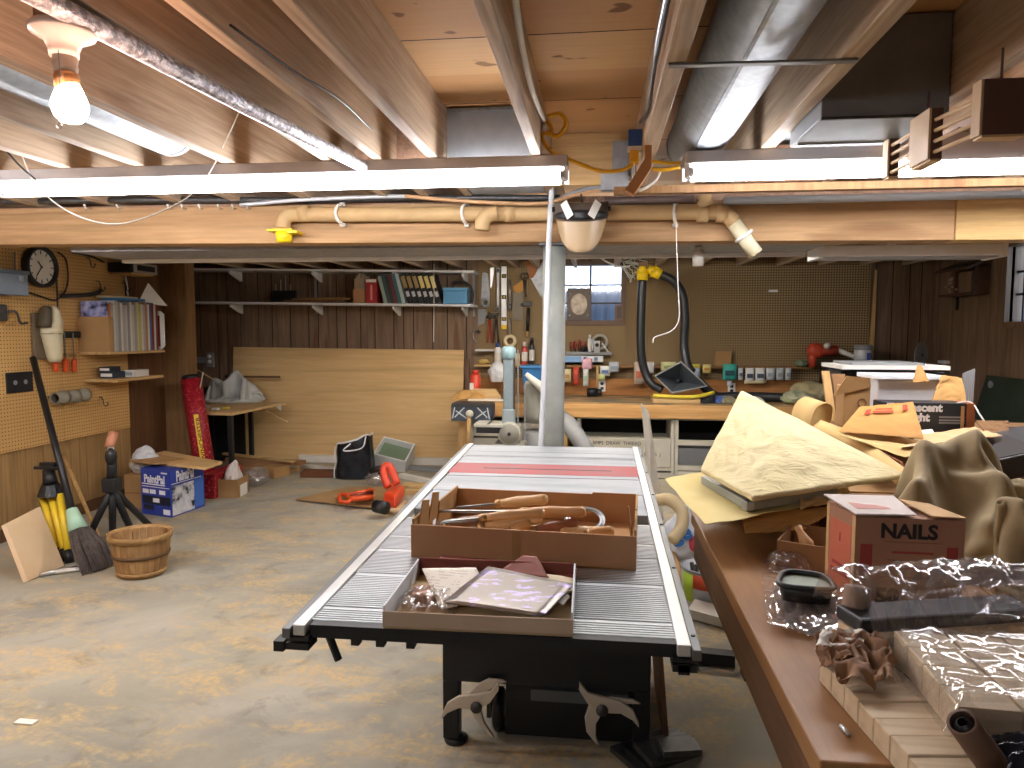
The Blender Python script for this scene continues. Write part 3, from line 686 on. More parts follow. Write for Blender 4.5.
b = MB(); b.lathe([(.154, hb-.03), (.157, hb-.03), (.157, hb+.002), (.152, hb+.002), (.154, hb-.03)], 40, T(c) @ Matrix.Diagonal((1.06, 1, 1, 1))); b.build('inner_rim', M_HOOP, t, 'all')
# stack of card boxes behind the printed box
f0, f1, f2 = PZ(142, 513.5, 0), PZ(171.5, 518, 0), PZ(205, 506, 0)
ex = (f1-f0).normalized(); Lx = (f1-f0).length; ey = Vector((-ex.y, ex.x, 0)); Ly = (f2-f1).dot(ey)
Ly = (f2-f1).length; ey = (f2-f1).normalized()
Hb = PY(156, 469.5, (f0.y+f1.y)/2).z
t = thing('printed_carton', 'blue printed sprayer carton on the floor by the post', 'carton', f0)
q = [f0, f1, f1+ey*Ly, f0+ey*Ly]
b = MB(); b.hexa(q + [v+Vector((0, 0, Hb)) for v in q]); b.build('box', plain('carton_blue', '#2a3f9a', .5), t, bev=.003)
F1 = frame((f0+f1)/2+Vector((0, 0, Hb/2)), ex); F1 = F1 @ RX(PI/2)
nrm = Vector((ex.y, -ex.x, 0))
def facem(o, xd): return frame(o, xd) @ RX(PI/2)
def onface(p0, xd, L, u, v, h=.0): # point on a side face
    nn = Vector((xd.y, -xd.x, 0)); return p0 + xd*(L*u) + Vector((0, 0, Hb*v)) + nn*h
def patch(b, p0, xd, L, u0, u1, v0, v1, h=.0015):
    nn = Vector((xd.y, -xd.x, 0))
    c4 = [onface(p0, xd, L, u0, v0), onface(p0, xd, L, u1, v0), onface(p0, xd, L, u1, v1), onface(p0, xd, L, u0, v1)]
    b.hexa([c4[0]+nn*h, c4[1]+nn*h, c4[1], c4[0], c4[3]+nn*h, c4[2]+nn*h, c4[2], c4[3]]); return b
M_PRW = plain('print_white', '#e9ebf0', .5); M_PRK = plain('print_black', '#1c2030', .5)
text('PaintPal', .085, M_PRW, facem(onface(f0, ex, Lx, .47, .78, .002), ex), t, bold=.003, sx=Lx/.36*.95)
text('PaintPal', .11, M_PRW, facem(onface(f1, ey, Ly, .42, .84, .002), ey), t, bold=.004, sx=Ly/.5*.75)
b = MB(); patch(b, f0, ex, Lx, .04, .82, .66, .685); patch(b, f0, ex, Lx, .04, .96, .61, .625); patch(b, f1, ey, Ly, .03, .9, .70, .715)
for u in (.06, .3, .62): patch(b, f0, ex, Lx, u, u+.2, .47, .56)
patch(b, f0, ex, Lx, .40, .62, .29, .38); patch(b, f0, ex, Lx, .74, .97, .05, .16); patch(b, f0, ex, Lx, .7, .9, .92, .95); b.build('white_print', M_PRW, t)
b = MB(); patch(b, f0, ex, Lx, .05, .98, .24, .42, .001); patch(b, f0, ex, Lx, .08, .42, .12, .22, .001); b.build('black_print', M_PRK, t)
g = G('carton_photo'); g.set(.5); g.col(g.ramp(g.noise(9, None, 3), [(.38, '#20263a'), (.47, '#c9ccd3'), (.62, '#e6e7ea'), (.75, '#7d6a55')]))
b = MB(); patch(b, f1, ey, Ly, .04, .68, .03, .66, .001); b.build('picture', g.m, t)
b = MB(); patch(b, f1, ey, Ly, .70, .97, .05, .7, .001); b.build('blue_panel', plain('light_blue_print', '#3f6cc0', .5), t)
# flat board / carton flap on top
zt_ = Hb+.004; q = [PZ(130, 462, zt_), PZ(205, 470, zt_), PZ(222, 464, zt_), PZ(165, 453, zt_)]
q2 = [v+Vector((0, 0, .02)) for v in q]
b = MB(); b.hexa(q+q2); tag(b.build('wood_board', M_PLY), 'thin flat board lying on the blue printed carton', 'board')
q = [PZ(125, 463, Hb+.026)+Vector((0, .05, 0)), PZ(150, 466, Hb+.026)+Vector((0, .05, 0)), PZ(190, 461, Hb+.026), PZ(160, 456, Hb+.026)]
b = MB(); b.hexa(q+[v+Vector((0, 0, .012)) for v in q]); tag(b.build('cardboard_sheet', M_CARD), 'torn cardboard sheet on the board above the blue carton', 'cardboard')
# cardboard box left behind the blue box, with white bag
q = f0+Vector((-.02, .14, 0)); 
t = thing('cardboard_box', 'plain tan cardboard box behind the blue carton', 'box', q)
b = MB(); b.bb(q.x-.22, q.x-.03, q.y, q.y+.3, 0, .27); b.build('box', M_CARD, t, bev=.003)
b = MB(); b.bb(q.x-.22, q.x-.03, q.y-.002, q.y, .12, .13); b.build('seam', M_CARD_D, t)
def crumple(name, c, r, m, label, cat, seed, amp=.35, sc=3, n=34, kind=None, parent=None, flat=None, sub=1):
    b = MB(); vs = []; fs = []
    ny = n//2
    for j in range(ny+1):
        th_ = PI*j/ny
        for i in range(n):
            ph = 2*PI*i/n; d = Vector((math.sin(th_)*math.cos(ph), math.sin(th_)*math.sin(ph), -math.cos(th_)))
            k = 1+.75*amp*nz(d, 1.6, seed)+amp*(.5-1.3*abs(nz(d, sc, seed+2)))+amp*.5*(.4-1.2*abs(nz(d, sc*2.4, seed+5)))
            p = Vector((d.x*r[0]*k, d.y*r[1]*k, d.z*r[2]*k))
            p.z = max(p.z, -r[2]*.92); vs.append(Vector(c)+p+Vector((0, 0, r[2]*.93)))
    for j in range(ny):
        for i in range(n): fs.append((j*n+i, j*n+(i+1) % n, (j+1)*n+(i+1) % n, (j+1)*n+i))
    b.add(vs, fs); o = b.build(name, m, parent, 'all', sub=sub)
    if parent is None: tag(o, label, cat)
    return o
M_BAGW = plain('white_poly_bag', '#d3d6d8', .35, 0, '#e3e6e8', 6, .3, 14)
crumple('plastic_bag', (q.x-.12, q.y+.12, .272), (.09, .1, .09), M_BAGW, 'white plastic bag on the tan box behind the blue carton', 'bag', 3, .5)
M_BAGC = clear('clear_bag', (.95, .95, .97, 1), .6, .15, True)
# red wrapped roll upright, with yellow printed strip
rb = PZ(201, 478, 0); rb = Vector((-3.52, 5.95, 0)); rtop = PY(191, 379, 6.0)
rb = PY(207, 474, 5.92); rb.z = .035
g = G('red_wrapping'); g.set(.45); v = g.xyz(g.tc())
w1 = g.noise(42, None, 2); g.col(g.ramp(w1, [(.42, '#8f1220'), (.6, '#b3232d'), (.72, '#d9808a')])); M_RED = g.m
t = thing('wrapped_roll', 'tall red wrapped roll leaning on the wooden post', 'roll', rb)
dr = (rtop-rb); rr = .088
b = MB(); b.tube([rb, rb+dr*.5, rtop], rr, 24); b.build('wrapper', M_RED, t, 'all')
b = MB(); b.tube([rtop-dr.normalized()*.004, rtop+dr.normalized()*.035], [rr*1.0, rr*.8], 20); b.build('end_plug', M_BLACK, t, 'all')
side = dr.normalized().cross(Vector((0, 1, 0))).normalized()
fm = frame(rb+dr*.32+Vector((.0, 0, 0))-side*0, dr.normalized(), (0, -1, 0))
fmz = Matrix.Translation(Vector((.6, -.8, 0)).normalized()*(rr+.004))
nn = (Vector((.55, -.83, 0)) - dr.normalized()*dr.normalized().dot(Vector((.55, -.83, 0)))).normalized()
fm = frame(rb+dr*.43+nn*(rr+.001), dr.normalized(), nn)
b = MB(); b.box((0, 0, .002), (dr.length*.46, .07, .004), fm); l = b.build('yellow_strip', plain('label_yellow', '#f0c53a', .5), t)
text('WINCHESTER', .055, plain('label_ink', '#6b3a17', .5), fm @ T(0, 0, .0045), l, sx=1.15, bold=.001)
wire([PY(203, 372, 6.0), PY(202, 378, 6.0), PY(200, 388, 5.95)], .006, plain('beige_wire', '#bcae93', .5), 'pale wire loop beside the top of the red roll', 'wire', 'wire')
a0 = PZ(212, 500, 0)
b = MB(); b.bb(a0.x-.11, a0.x+.01, a0.y+.03, a0.y+.5, 0, .21, ); tag(b.build('red_package', M_RED, bev=.01), 'red wrapped package on the floor behind the blue carton', 'package')
# small cardboard box with clear bag
f0, f1 = PZ(218, 498, 0), PZ(236, 499, 0)
ex = Vector((1, .1, 0)).normalized(); ey = Vector((-.1, 1, 0)).normalized()
t = thing('cardboard_box', 'small open cardboard box holding a clear bag', 'box', f0)
hb_ = PY(226, 480, f0.y).z
q = [f0, f0+ex*.17, f0+ex*.17+ey*.24, f0+ey*.24]
b = MB(); th = .005
for i in range(4):
    a, e = q[i], q[(i+1) % 4]; nn = Vector((-(e-a).y, (e-a).x, 0)).normalized()*th
    b.hexa([a, e, e+nn, a+nn]+[v+Vector((0, 0, hb_)) for v in (a, e, e+nn, a+nn)])
b.build('side', M_CARD, t)
b = MB(); b.hexa(q+[v+Vector((0, 0, .006)) for v in q]); b.build('bottom', M_CARD, t)
b = MB(); s0 = q[1]+ex*.001; b.hexa([s0+ey*.05, s0+ey*.05+ex*.002, s0+ey*.2+ex*.002, s0+ey*.2]+[v+Vector((0, 0, .1)) for v in (s0+ey*.05, s0+ey*.05+ex*.002, s0+ey*.2+ex*.002, s0+ey*.2)]); b.build('box_label', M_PAPERW, t)
cc = (q[0]+q[2])/2
crumple('clear_bag', (cc.x, cc.y, .01), (.062, .085, .13), plain('pinkish_film', '#cbbfb9', .3, 0, '#ddd6d0', 7, .5, 12), 'pinkish clear plastic bag bulging out of the small cardboard box', 'bag', 9, .42)
crumple('plastic_wrap', PZ(246, 488, 0)+Vector((.03, .12, 0)), (.1, .12, .075), M_BAGC, 'clear plastic wrap beside the small cardboard box', 'plastic wrap', 12, .5)
# alcove table with cloth
zt_ = .665
q = [PZ(196, 412, zt_), PZ(232, 413, zt_), PZ(286, 402, zt_), PZ(250, 398, zt_)]
q[0] = Vector((-4.2, max(6.2, q[1].y+.02), zt_)); q[3] = Vector((-4.15, q[2].y, zt_))
t = thing('side_table', 'small plywood table in the alcove holding a grey cloth', 'table', (-3.9, 6.6, 0))
b = MB(); b.hexa([v-Vector((0, 0, .025)) for v in q]+q); b.build('tabletop', M_PLY, t)
for (x, y_) in ((q[0].x+.1, q[0].y+.06), (q[1].x-.06, q[1].y+.08), (q[3].x+.1, q[3].y-.1), (-3.62, q[2].y-.09)):
    b = MB(); b.bb(x-.02, x+.02, y_-.02, y_+.02, 0, zt_-.026); b.build('leg', M_BLACKM, t)
b = MB(); b.bb(-4.15, -3.75, q[2].y+.02, q[2].y+.04, .02, zt_-.03); b.build('back_panel', M_BLACKM, t)
def drape(name, c, sx, sy, h, m, label, cat, seed, sc=2.2, n=44, solid=.006, rz=0, foldamp=.5):
    """a crumpled cloth heap: ridged noise under a dome, edges down on the support"""
    def fn(u, v):
        x, y_ = (u-.5)*2, (v-.5)*2; r = math.hypot(x, y_)
        env = max(0, 1-(abs(x)**2.4+abs(y_)**2.4))**.55
        ang = math.atan2(y_, x); f1 = 1-abs(nz((x, y_, 0), sc, seed))*2.0; f2 = 1-abs(nz((x*1.3+.3*f1, y_*1.3, 0), sc*2.1, seed+3))*2.0
        k = 1+.14*nz((math.cos(ang), math.sin(ang), 0), 2.2, seed+9)
        return Vector((x*sx/2*k+.03*sx*nz((x, y_, 1), 3, seed), y_*sy/2*k+.03*sy*nz((x, y_, 5), 3, seed), .008+h*env*(1-foldamp+foldamp*(.65*f1+.35*f2))))
    def fn(u, v):
        x, y_ = (u-.5)*2, (v-.5)*2; rr = abs(x)**2.4+abs(y_)**2.4; env = max(0, 1-rr)**.5
        n1 = nz((x, y_, 3), 1.1, seed); n2 = nz((x, y_, 8), 1.7, seed)
        f1 = 2*abs(math.sin(3.6*x+1.6*y_+4.5*n1+seed))**.8-1; f2 = 2*abs(math.sin(2.1*x-4.4*y_+5*n2+2*seed))**.8-1; f3 = 1-2*abs(nz((x, y_, 5), 4.5, seed))
        return Vector((x*sx/2*(1+.2*n2)+.012*f2, y_*sy/2*(1+.2*n1)+.012*f1, .004+h*env*(.62+.2*f1*(1-.4*f2)+.13*f2+.05*f3)))
    b = MB(); b.grid(n, n, fn, T(Vector(c)) @ RZ(rz)); o = b.build(name, m, None, 'all', solid=solid, offset=1, sub=1)
    return tag(o, label, cat)
M_GCLOTH = plain('grey_canvas', '#bcbdb8', .85, 0, '#cbccc6', 8, .2, 80)
cc = (PZ(243, 402, zt_)); cloth_heap('dust_cloth', (cc.x-.1, cc.y, zt_), .2, M_GCLOTH, 'crumpled grey canvas cloth on the alcove table', 'cloth', size=1.0, n=50, foot=(.62, .46), mounds=[(-.2, .02, 0, .04, .06, .27), (-.07, -.05, 0, .035, .06, .24), (.02, .06, 0, .05, .04, .36), (.12, -.04, 0, .04, .05, .27), (.2, .04, 0, .04, .05, .19)], seed=4)
b = MB(); e = PZ(282, 403, zt_); b.add([e+Vector((-.13, .02, .003)), e+Vector((.0, -.02, .003)), e+Vector((.0, -.03, -.08)), e+Vector((-.07, -.06, -.01))], [(0, 1, 2, 3)]); tag(b.build('rag', M_GCLOTH, solid=.004), 'pointed pale rag hanging off the alcove table corner', 'cloth')
wire([PZ(252, 404, zt_-.014), PY(287, 422, 6.3)], .009, M_PINE, 'thin pale stick poking out under the alcove table', 'wooden_stick', 'stick', sp=2)
wire([PY(189, 365, 6.9), PY(214, 380, 6.7)], .009, M_PINE, 'thin pale stick standing behind the red roll', 'wooden_stick', 'stick', sp=2)
wire([PY(225, 376.5, 7.2), PY(280, 377, 7.2)], .012, M_PANEL_W, 'thin brown dowel behind the grey cloth', 'dowel', 'dowel', sp=2)
for k, (px, py, cc_, lb) in enumerate(((216, 410, '#d8d6ce', 'white scrap on the front of the alcove table'), (226, 409, '#c8b448', 'yellow scrap on the front of the alcove table'), (205, 408, '#8d8f90', 'grey scrap on the alcove table by the red roll'))):
    c = PZ(px, py, zt_+.001); b = MB(); b.box((c.x, c.y, zt_+.012), (.06, .05, .02), None); tag(b.build('scrap', plain('scrap%d' % k, cc_, .6), bev=.003), lb, 'scrap')
b = MB(); c = PZ(208, 400, zt_); b.cyl((c.x-.1, c.y+.1, zt_+.07), (c.x+.1, c.y+.1, zt_+.07), .065, 18); t = tag(b.build('electric_motor', M_IRON, None, 'all'), 'dark round motor on the alcove table behind the red roll', 'motor')
b = MB(); b.bb(c.x-.06, c.x+.06, c.y+.05, c.y+.15, zt_+.002, zt_+.02); b.build('foot', M_IRON, t)
# outlet and white bar on the panelling above
c = PY(212, 359, YB); b = MB(); b.bb(c.x-.06, c.x+.03, YB-.02, YB, c.z-.09, c.z+.07); t = tag(b.build('outlet_box', M_GREY, bev=.004), 'metal outlet box on the dark panelling in the alcove', 'outlet')
b = MB(); b.ball((c.x-.015, YB-.03, c.z+.03), .022, 10); b.ball((c.x-.015, YB-.03, c.z-.03), .022, 10); b.build('plug', M_WHITE, t, 'all')
c0, c1 = PY(190, 357, YB), PY(208, 363, YB); b = MB(); b.bb(c0.x-.1, c1.x, YB-.015, YB-.001, c1.z, c0.z); tag(b.build('white_bar', M_GREY), 'short pale grey bar beside the outlet box in the alcove', 'bar')
# ================================================================== BACK WALL, LEFT HALF
def slab(name, m, pa, pb, y0, y1, th, label, cat, **k):
    """board between two measured front corners, level front to back"""
    b = MB(); b.hexa([(pa.x,y0,pa.z-th),(pb.x,y0,pb.z-th),(pb.x,y1,pb.z-th),(pa.x,y1,pa.z-th),(pa.x,y0,pa.z),(pb.x,y0,pb.z),(pb.x,y1,pb.z),(pa.x,y1,pa.z)])
    o = b.build(name, m, None, **k); return tag(o, label, cat) if label else o
SY0, SY1 = 7.2, YB-.002
M_SHELF = plain('white_shelf', '#dfe1e4', .45)
sA = (PY(181, 267.5, SY0), PY(474, 270.5, SY0)); sB = (PY(181, 301, SY0), PY(473, 304.3, SY0))
sA[0].x = sB[0].x = -4.62
sh1 = slab('wall_shelf', M_SHELF, *sA, SY0, SY1, .022, 'long white upper shelf on the dark panelling', 'shelf')
sh2 = slab('wall_shelf', M_SHELF, *sB, SY0, SY1, .022, 'long white lower shelf holding binders on the dark panelling', 'shelf')
for s_, sh_ in ((sA, sh1), (sB, sh2)):
    for px in (242, 322, 400, 467):
        x = PY(px, 300, SY1).x; z = s_[0].z+(s_[1].z-s_[0].z)*(x-s_[0].x)/(s_[1].x-s_[0].x)-.023
        b = MB(); b.prism([(0, 0), (-.26, 0), (-.26, -.03), (-.03, -.10), (0, -.10)], .02, Matrix(((0, 0, 1, x-.009), (1, 0, 0, SY1-.001), (0, 1, 0, z), (0, 0, 0, 1)))); b.build('bracket', M_WHITE, sh_)
def zB(x): return sB[0].z+(sB[1].z-sB[0].z)*(x-sB[0].x)/(sB[1].x-sB[0].x)
for px in (316, 474):
    x = PY(px, 300, SY1).x
    b = MB(); b.bb(x-.012, x+.012, YB-.014, YB-.003, zB(x)-.12, 2.06); tag(b.build('shelf_standard', M_GREY), 'slotted metal shelf standard, %s' % ('left of the binders' if px < 400 else 'at the right end of the shelves'), 'shelf rail')
# binders and books on the lower shelf
def book(px0, px1, ytop, lean, cols, label, kind, group, d=.21):
    """px0..px1 at the foot of the spine, ytop the top pixel row"""
    yb = SY0+.03; a = PY(px0, 302, yb); e = PY(px1, 302, yb); w = e.x-a.x; h = PY(px0, ytop, yb).z-zB(a.x)
    Mm = T(a.x, yb, zB(a.x)+.001) @ RY(lean); 
    t = thing(kind, label, kind.replace('_', ' '), (a.x, yb, zB(a.x)), 0, group)
    b = MB(); b.bb(0, w*.96, 0, d, 0, h, Mm); b.build('cover', plain(cols[0], cols[1], .5), t, bev=.003)
    b = MB(); b.bb(w*.15, w*.81, .004, d+.002, h*.0+.004, h+.001, Mm); b.build('pages', M_PAPERW, t)
    return t, Mm, w, h
t, Mm, w, h = book(353, 365, 289, 0, ('card_file', '#a9805a'), 'tan cardboard file of papers at the left end of the books', 'file_box', 'books and binders on the lower shelf', .24)
b = MB()
for k in range(5): b.bb(w*(.1+.17*k), w*(.2+.17*k), .01, .2, h*.5, h*(1.75+.2*(k % 3)), Mm)
b.build('papers', plain('file_papers', '#b8a48c', .8), t)
t, Mm, w, h = book(366, 377, 279, 0, ('red_binder', '#a92f33'), 'red book with white top band on the lower shelf', 'book', 'books and binders on the lower shelf')
b = MB(); b.bb(0.001, w*.95, -.001, .002, h*.86, h*.98, Mm); b.build('spine_band', M_PAPERW, t)
b = MB(); b.bb(w*.4, w*.6, -.001, .002, h*.12, h*.75, Mm); b.build('spine_line', plain('pale_red', '#d98b86', .5), t)
L = -math.radians(14)
for px, cc, nm, yt in ((384, '#9fb2a4', 'pale sage', 276), (387.6, '#3e5556', 'dark green', 274), (391.2, '#3b3a3f', 'charcoal', 274), (394.8, '#6d3a3c', 'maroon', 273.5), (398.4, '#3f7079', 'teal', 273), (402, '#b5c4c6', 'pale grey blue', 273)):
    t, Mm, w, h = book(px, px+3.6, yt, L, ('bk'+nm.replace(' ', ''), cc), nm+' book leaning left on the lower shelf', 'book', 'books and binders on the lower shelf')
ords = ['first', 'second', 'third', 'fourth', 'fifth', 'sixth']
for k in range(6):
    px = 408+k*5.8
    t, Mm, w, h = book(px, px+5.2, 273.5, -math.radians(17), ('binder_black', '#1d1f24'), ords[k]+' of six leaning black binders counted from the left', 'ring_binder', 'black binders on the lower shelf', .24)
    b = MB(); b.bb(w*.12, w*.85, -.002, .002, h*.52, h*.93, Mm); b.build('label_strip', plain('binder_label%d' % (k > 2), ['#a58c5c', '#e8d58c'][k > 2], .6), t)
    b = MB(); b.bb(w*.2, w*.8, -.002, .002, h*.22, h*.40, Mm); b.build('round_label', plain('binder_tab', '#c7c9d4', .5), t)
# blue case with carrying handle
a0, a1 = PY(443, 303, SY0+.03), PY(467, 287.5, SY0+.03); zb = zB(a0.x)+.001
t = thing('carry_case', 'sky blue carry case with black handle at the shelf end', 'case', (a0.x, SY0+.03, zb))
b = MB(); b.bb(a0.x, a1.x, SY0+.03, SY0+.2, zb, a1.z-.03); b.build('body', plain('sky_blue', '#5b9bc9', .45), t, bev=.01)
b = MB(); b.bb(a0.x-.005, a1.x+.005, SY0+.025, SY0+.205, a1.z-.03, a1.z); b.build('lid', plain('sky_blue2', '#6aa9d4', .45), t, bev=.008)
b = MB(); b.tube(spline([(a0.x+.08, SY0+.12, a1.z), (a0.x+.1, SY0+.12, a1.z+.06), (a1.x-.02, SY0+.12, a1.z+.05), (a1.x+.04, SY0+.12, a1.z-.03), (a1.x+.035, SY0+.12, zb+.02)], 6), .013); b.build('handle', M_BLACK, t, 'all')
# boards and a rack lying on the left part of the lower shelf
for k, (x0, x1, w, lb) in enumerate(((285, 345, .05, 'thin brown board lying on the lower shelf'), (300, 350, .03, 'short brown board on top of the longer one'))):
    a, e = PY(x0, 300, SY0+.05), PY(x1, 300, SY0+.05); z0 = zB(a.x)+.002+.026*k
    b = MB(); b.bb(a.x, e.x, SY0+.02+k*.03, SY0+.2, z0, z0+.024); tag(b.build('wood_board', M_CARD_D if k else M_PANEL_W), lb, 'board')
a, e = PY(266, 300, SY0+.1), PY(296, 300, SY0+.1); z0 = zB(a.x)+.002
t = thing('wire_rack', 'dark wire rack with bright rods on the lower shelf', 'rack', ((a.x+e.x)/2, SY0+.1, z0))
b = MB(); b.bb(a.x, e.x-.12, SY0+.2, SY0+.26, z0, z0+.05); b.bb(a.x+.03, e.x-.05, SY0+.2, SY0+.24, z0+.05, z0+.13); b.build('base', M_BLACK, t, bev=.004)
for k in range(4):
    x = a.x+.06+k*.055; b = MB(); b.tube([(x, SY0+.22, z0+.1), (x, SY0+.22, z0+.1+.1+.05*(k % 3))], .006); b.build('rod', M_STEEL, t)
# plywood sheet leaning on the panelling
pl = [PY(228, 466, 7.37), PY(462, 466, 7.37)]
x0, x1 = -4.02, -1.42
b = MB(); b.hexa([(x0,7.34,.002),(x1,7.34,.002),(x1,7.36,.002),(x0,7.36,.002),(x0,7.47,1.235),(x1,7.47,1.215),(x1,7.49,1.215),(x0,7.49,1.235)])
tag(b.build('plywood_sheet', M_PLY, bev=.001), 'big plywood sheet standing against the dark panelling', 'plywood')
b = MB(); b.hexa([(-1.40,7.36,.002),(-1.36,7.36,.002),(-1.36,7.39,.002),(-1.40,7.39,.002),(-1.40,7.46,1.12),(-1.36,7.46,1.12),(-1.36,7.49,1.12),(-1.40,7.49,1.12)])
tag(b.build('wood_strip', M_PANEL_W), 'narrow brown strip standing right of the big plywood sheet', 'strip')
# ================================================================== BACK WALL, PEGBOARD AND ITS TOOLS
PB = YB-.012
px0, px1 = -1.27, PY(870, 300, PB).x
PBZ0, PBZ1 = .93, 2.145
wfx0, wfx1, wfz0 = wx0-.05, wx1+.05, wz0-.05
for nm, (a, e, c, d) in (('brown pegboard left of the small window', (px0, wfx0-.002, PBZ0, PBZ1)), ('brown pegboard under the small window', (wfx0, wfx1, PBZ0, wfz0-.002)), ('large brown pegboard right of the small window', (wfx1+.002, px1, PBZ0, PBZ1))):
    b = MB(); b.bb(a, e, PB, YB-.001, c, d); tag(b.build('pegboard', M_PEG_B), nm, 'pegboard')
b = MB(); b.hexa([(px1+.0,PB-.02,1.14),(px1+.05,PB-.02,1.14),(px1+.05,PB,1.14),(px1,PB,1.14),(px1+.035,PB-.02,2.03),(px1+.05,PB-.02,2.03),(px1+.05,PB,2.03),(px1+.035,PB,2.03)]); tag(b.build('wood_strip', M_PINEZ), 'thin pale lath standing at the right edge of the pegboard', 'strip')
def P_(px, py, d=.03): return PY(px, py, PB-d)
def plate(name, poly, m, label=None, cat=None, d=.02, th=.004, parent=None):
    """flat tool outline traced on the wall plane, pushed out to a real thickness"""
    p = [PY(x, y_, PB-d) for x, y_ in poly]; b = MB()
    n = len(p); b.prism([(q.x, q.z) for q in p], -th, Matrix(((1, 0, 0, 0), (0, 0, 1, PB-d+th), (0, 1, 0, 0), (0, 0, 0, 1))))
    o = b.build(name, m, parent); return tag(o, label, cat) if parent is None else o
def tool(name, label, cat, px, py): c = P_(px, py); return thing(name, label, cat, c)
M_BLADE = plain('saw_blade', '#9a9da0', .4, .6, '#7f8286', 20)
def rod(t, nm, a, e, r, m, d=.03, r2=None):
    b = MB(); b.cyl(P_(*a, d), P_(*e, d), r, 10, r2); return b.build(nm, m, t, 'all')
# panel saw with grey handle
t = tool('hand_saw', 'silver hand saw with grey round handle, leftmost on the pegboard', 'saw', 485, 309)
plate('blade', [(481, 300), (482, 274), (484, 272), (488, 274), (490, 300)], M_BLADE, parent=t)
b = MB(); c = P_(485.5, 303, .03); b.lathe([(.022, 0), (.05, .002), (.05, .02), (.022, .022), (.022, 0)], 18, T(c) @ RX(PI/2)); b.build('handle', M_GREY, t, 'all')
plate('square_blade', [(478, 309), (485, 309), (487, 313), (484, 323), (478, 326)], M_GREY, 'grey metal square hanging under the leftmost hand saw', 'square')
plate('putty_blade', [(490, 268), (494.5, 267), (492, 286), (490.5, 288)], M_STEEL, 'bright tapered scraper blade near the left end of the pegboard', 'scraper')
t = tool('steel_wrench', 'long steel wrench hanging left of the level', 'wrench', 498, 312)
plate('shaft', [(497, 272), (499.3, 272), (498.8, 306), (496.8, 306)], M_STEELD, parent=t, d=.03, th=.008)
for (px, py) in ((498.3, 270), (497.5, 309)):
    c = P_(px, py, .035); b = MB(); b.lathe([(.012, 0), (.026, 0), (.026, .012), (.012, .012), (.012, 0)], 14, T(c) @ RX(PI/2)); b.build('jaw', M_STEELD, t, 'all')
t = tool('spirit_level', 'long silver spirit level with yellow end on the pegboard', 'level', 504, 330)
a, e = P_(501.6, 266.5, .02), P_(506.6, 325, .02)
b = MB(); b.bb(a.x, e.x, PB-.03, PB-.005, e.z, a.z); b.build('body', plain('level_silver', '#d7dadc', .35, .2), t)
for py in (276, 297, 319):
    c = P_(504, py, .032); b = MB(); b.bb(a.x+.004, e.x-.004, PB-.032, PB-.0295, c.z-.02, c.z+.02); v_ = b.build('vial_window', M_BLACK, t)
    b = MB(); b.cyl((c.x-.012, PB-.034, c.z), (c.x+.012, PB-.034, c.z), .006, 8); b.build('vial', M_YELLOW, v_, 'all')
b = MB(); c = P_(504, 329, .02); b.bb(a.x, e.x, PB-.03, PB-.005, c.z, e.z-.001); b.build('end_cap', M_YELLOW, t)
t = tool('drift_punch', 'thin steel rod tool hanging right of the level', 'rod', 510, 310)
rod(t, 'shaft', (510, 280), (510, 304), .012, M_STEEL); rod(t, 'tip', (510, 304), (509.5, 310), .02, M_STEELD)
rod(tool('steel_tube', 'short bright tube hanging above the roll of tape', 'tube', 510, 334), 'tube', (510, 319), (509.6, 334), .013, M_STEEL)
M_HANDLEY = plain('saw_handle_wood', '#c98d2e', .5)
t = tool('hand_saw', 'hand saw with yellow wooden handle and dark blade', 'saw', 517, 322)
plate('handle', [(513, 287), (517, 284), (522.5, 280), (523, 291), (519, 293), (515, 292)], M_HANDLEY, parent=t, d=.03, th=.022)
plate('blade', [(513, 292), (523.5, 291), (523.5, 321), (512, 319)], plain('old_blade', '#6f6657', .5, .4), parent=t)
t = tool('hand_saw', 'hand saw with brown handle hanging left of the grey post', 'saw', 535, 297)
plate('handle', [(524, 262), (537, 260), (537, 271), (533, 278), (529, 278), (528, 270)], plain('saw_handle_brown', '#a4662a', .5), parent=t, d=.03, th=.022)
plate('blade', [(530, 277), (537, 270), (543, 262), (544, 296), (541, 297)], M_BLADE, parent=t)
t = tool('claw_hammer', 'black handled hammer hanging head up on the pegboard', 'hammer', 528, 334)
b = MB(); b.box(P_(528, 304, .04), (.085, .035, .045)); b.cyl(P_(523.5, 304, .04), P_(521.5, 306, .04), .018, 10); b.build('head', M_IRON, t, bev=.004)
rod(t, 'handle', (528.5, 308), (527.5, 331), .018, M_BLACK, .04); rod(t, 'end', (527.5, 331), (527, 337), .013, M_PINEZ, .04)
t = tool('snips', 'pair of black looped snips hanging above the hammer', 'snips', 525, 296)
for k in (-1, 1):
    c = P_(524.5+1.8*k, 276, .03); b = MB(); b.tube(arc(c, .02, 0, 2*PI, 14, (1, 0, 0), (0, 0, 1.4))[:-1], .005, 6, True); b.build('loop', M_BLACK, t, 'all')
    rod(t, 'blade', (524.5+1.0*k, 280), (526-.5*k, 297), .007, M_IRON, .03, .003)
for k, (px, lb, hc) in enumerate(((490, 'red handled pliers hanging at the lower left of the pegboard', '#a13c2c'), (496, 'black handled pliers hanging below the level', '#2a2a2c'))):
    t = tool('pliers', lb, 'pliers', px, 342); m_ = plain('plier%d' % k, hc, .5)
    b = MB(); b.ball(P_(px, 317, .03), (.022, .012, .03)); b.build('jaws', M_IRON, t, 'all')
    rod(t, 'handle', (px-.6, 320), (px-2.6, 343), .009, m_); rod(t, 'handle', (px+.6, 320), (px+2.6, 343), .009, m_)
t = tool('clamp', 'dark bar clamp hanging across the pegboard under the level', 'clamp', 494, 316)
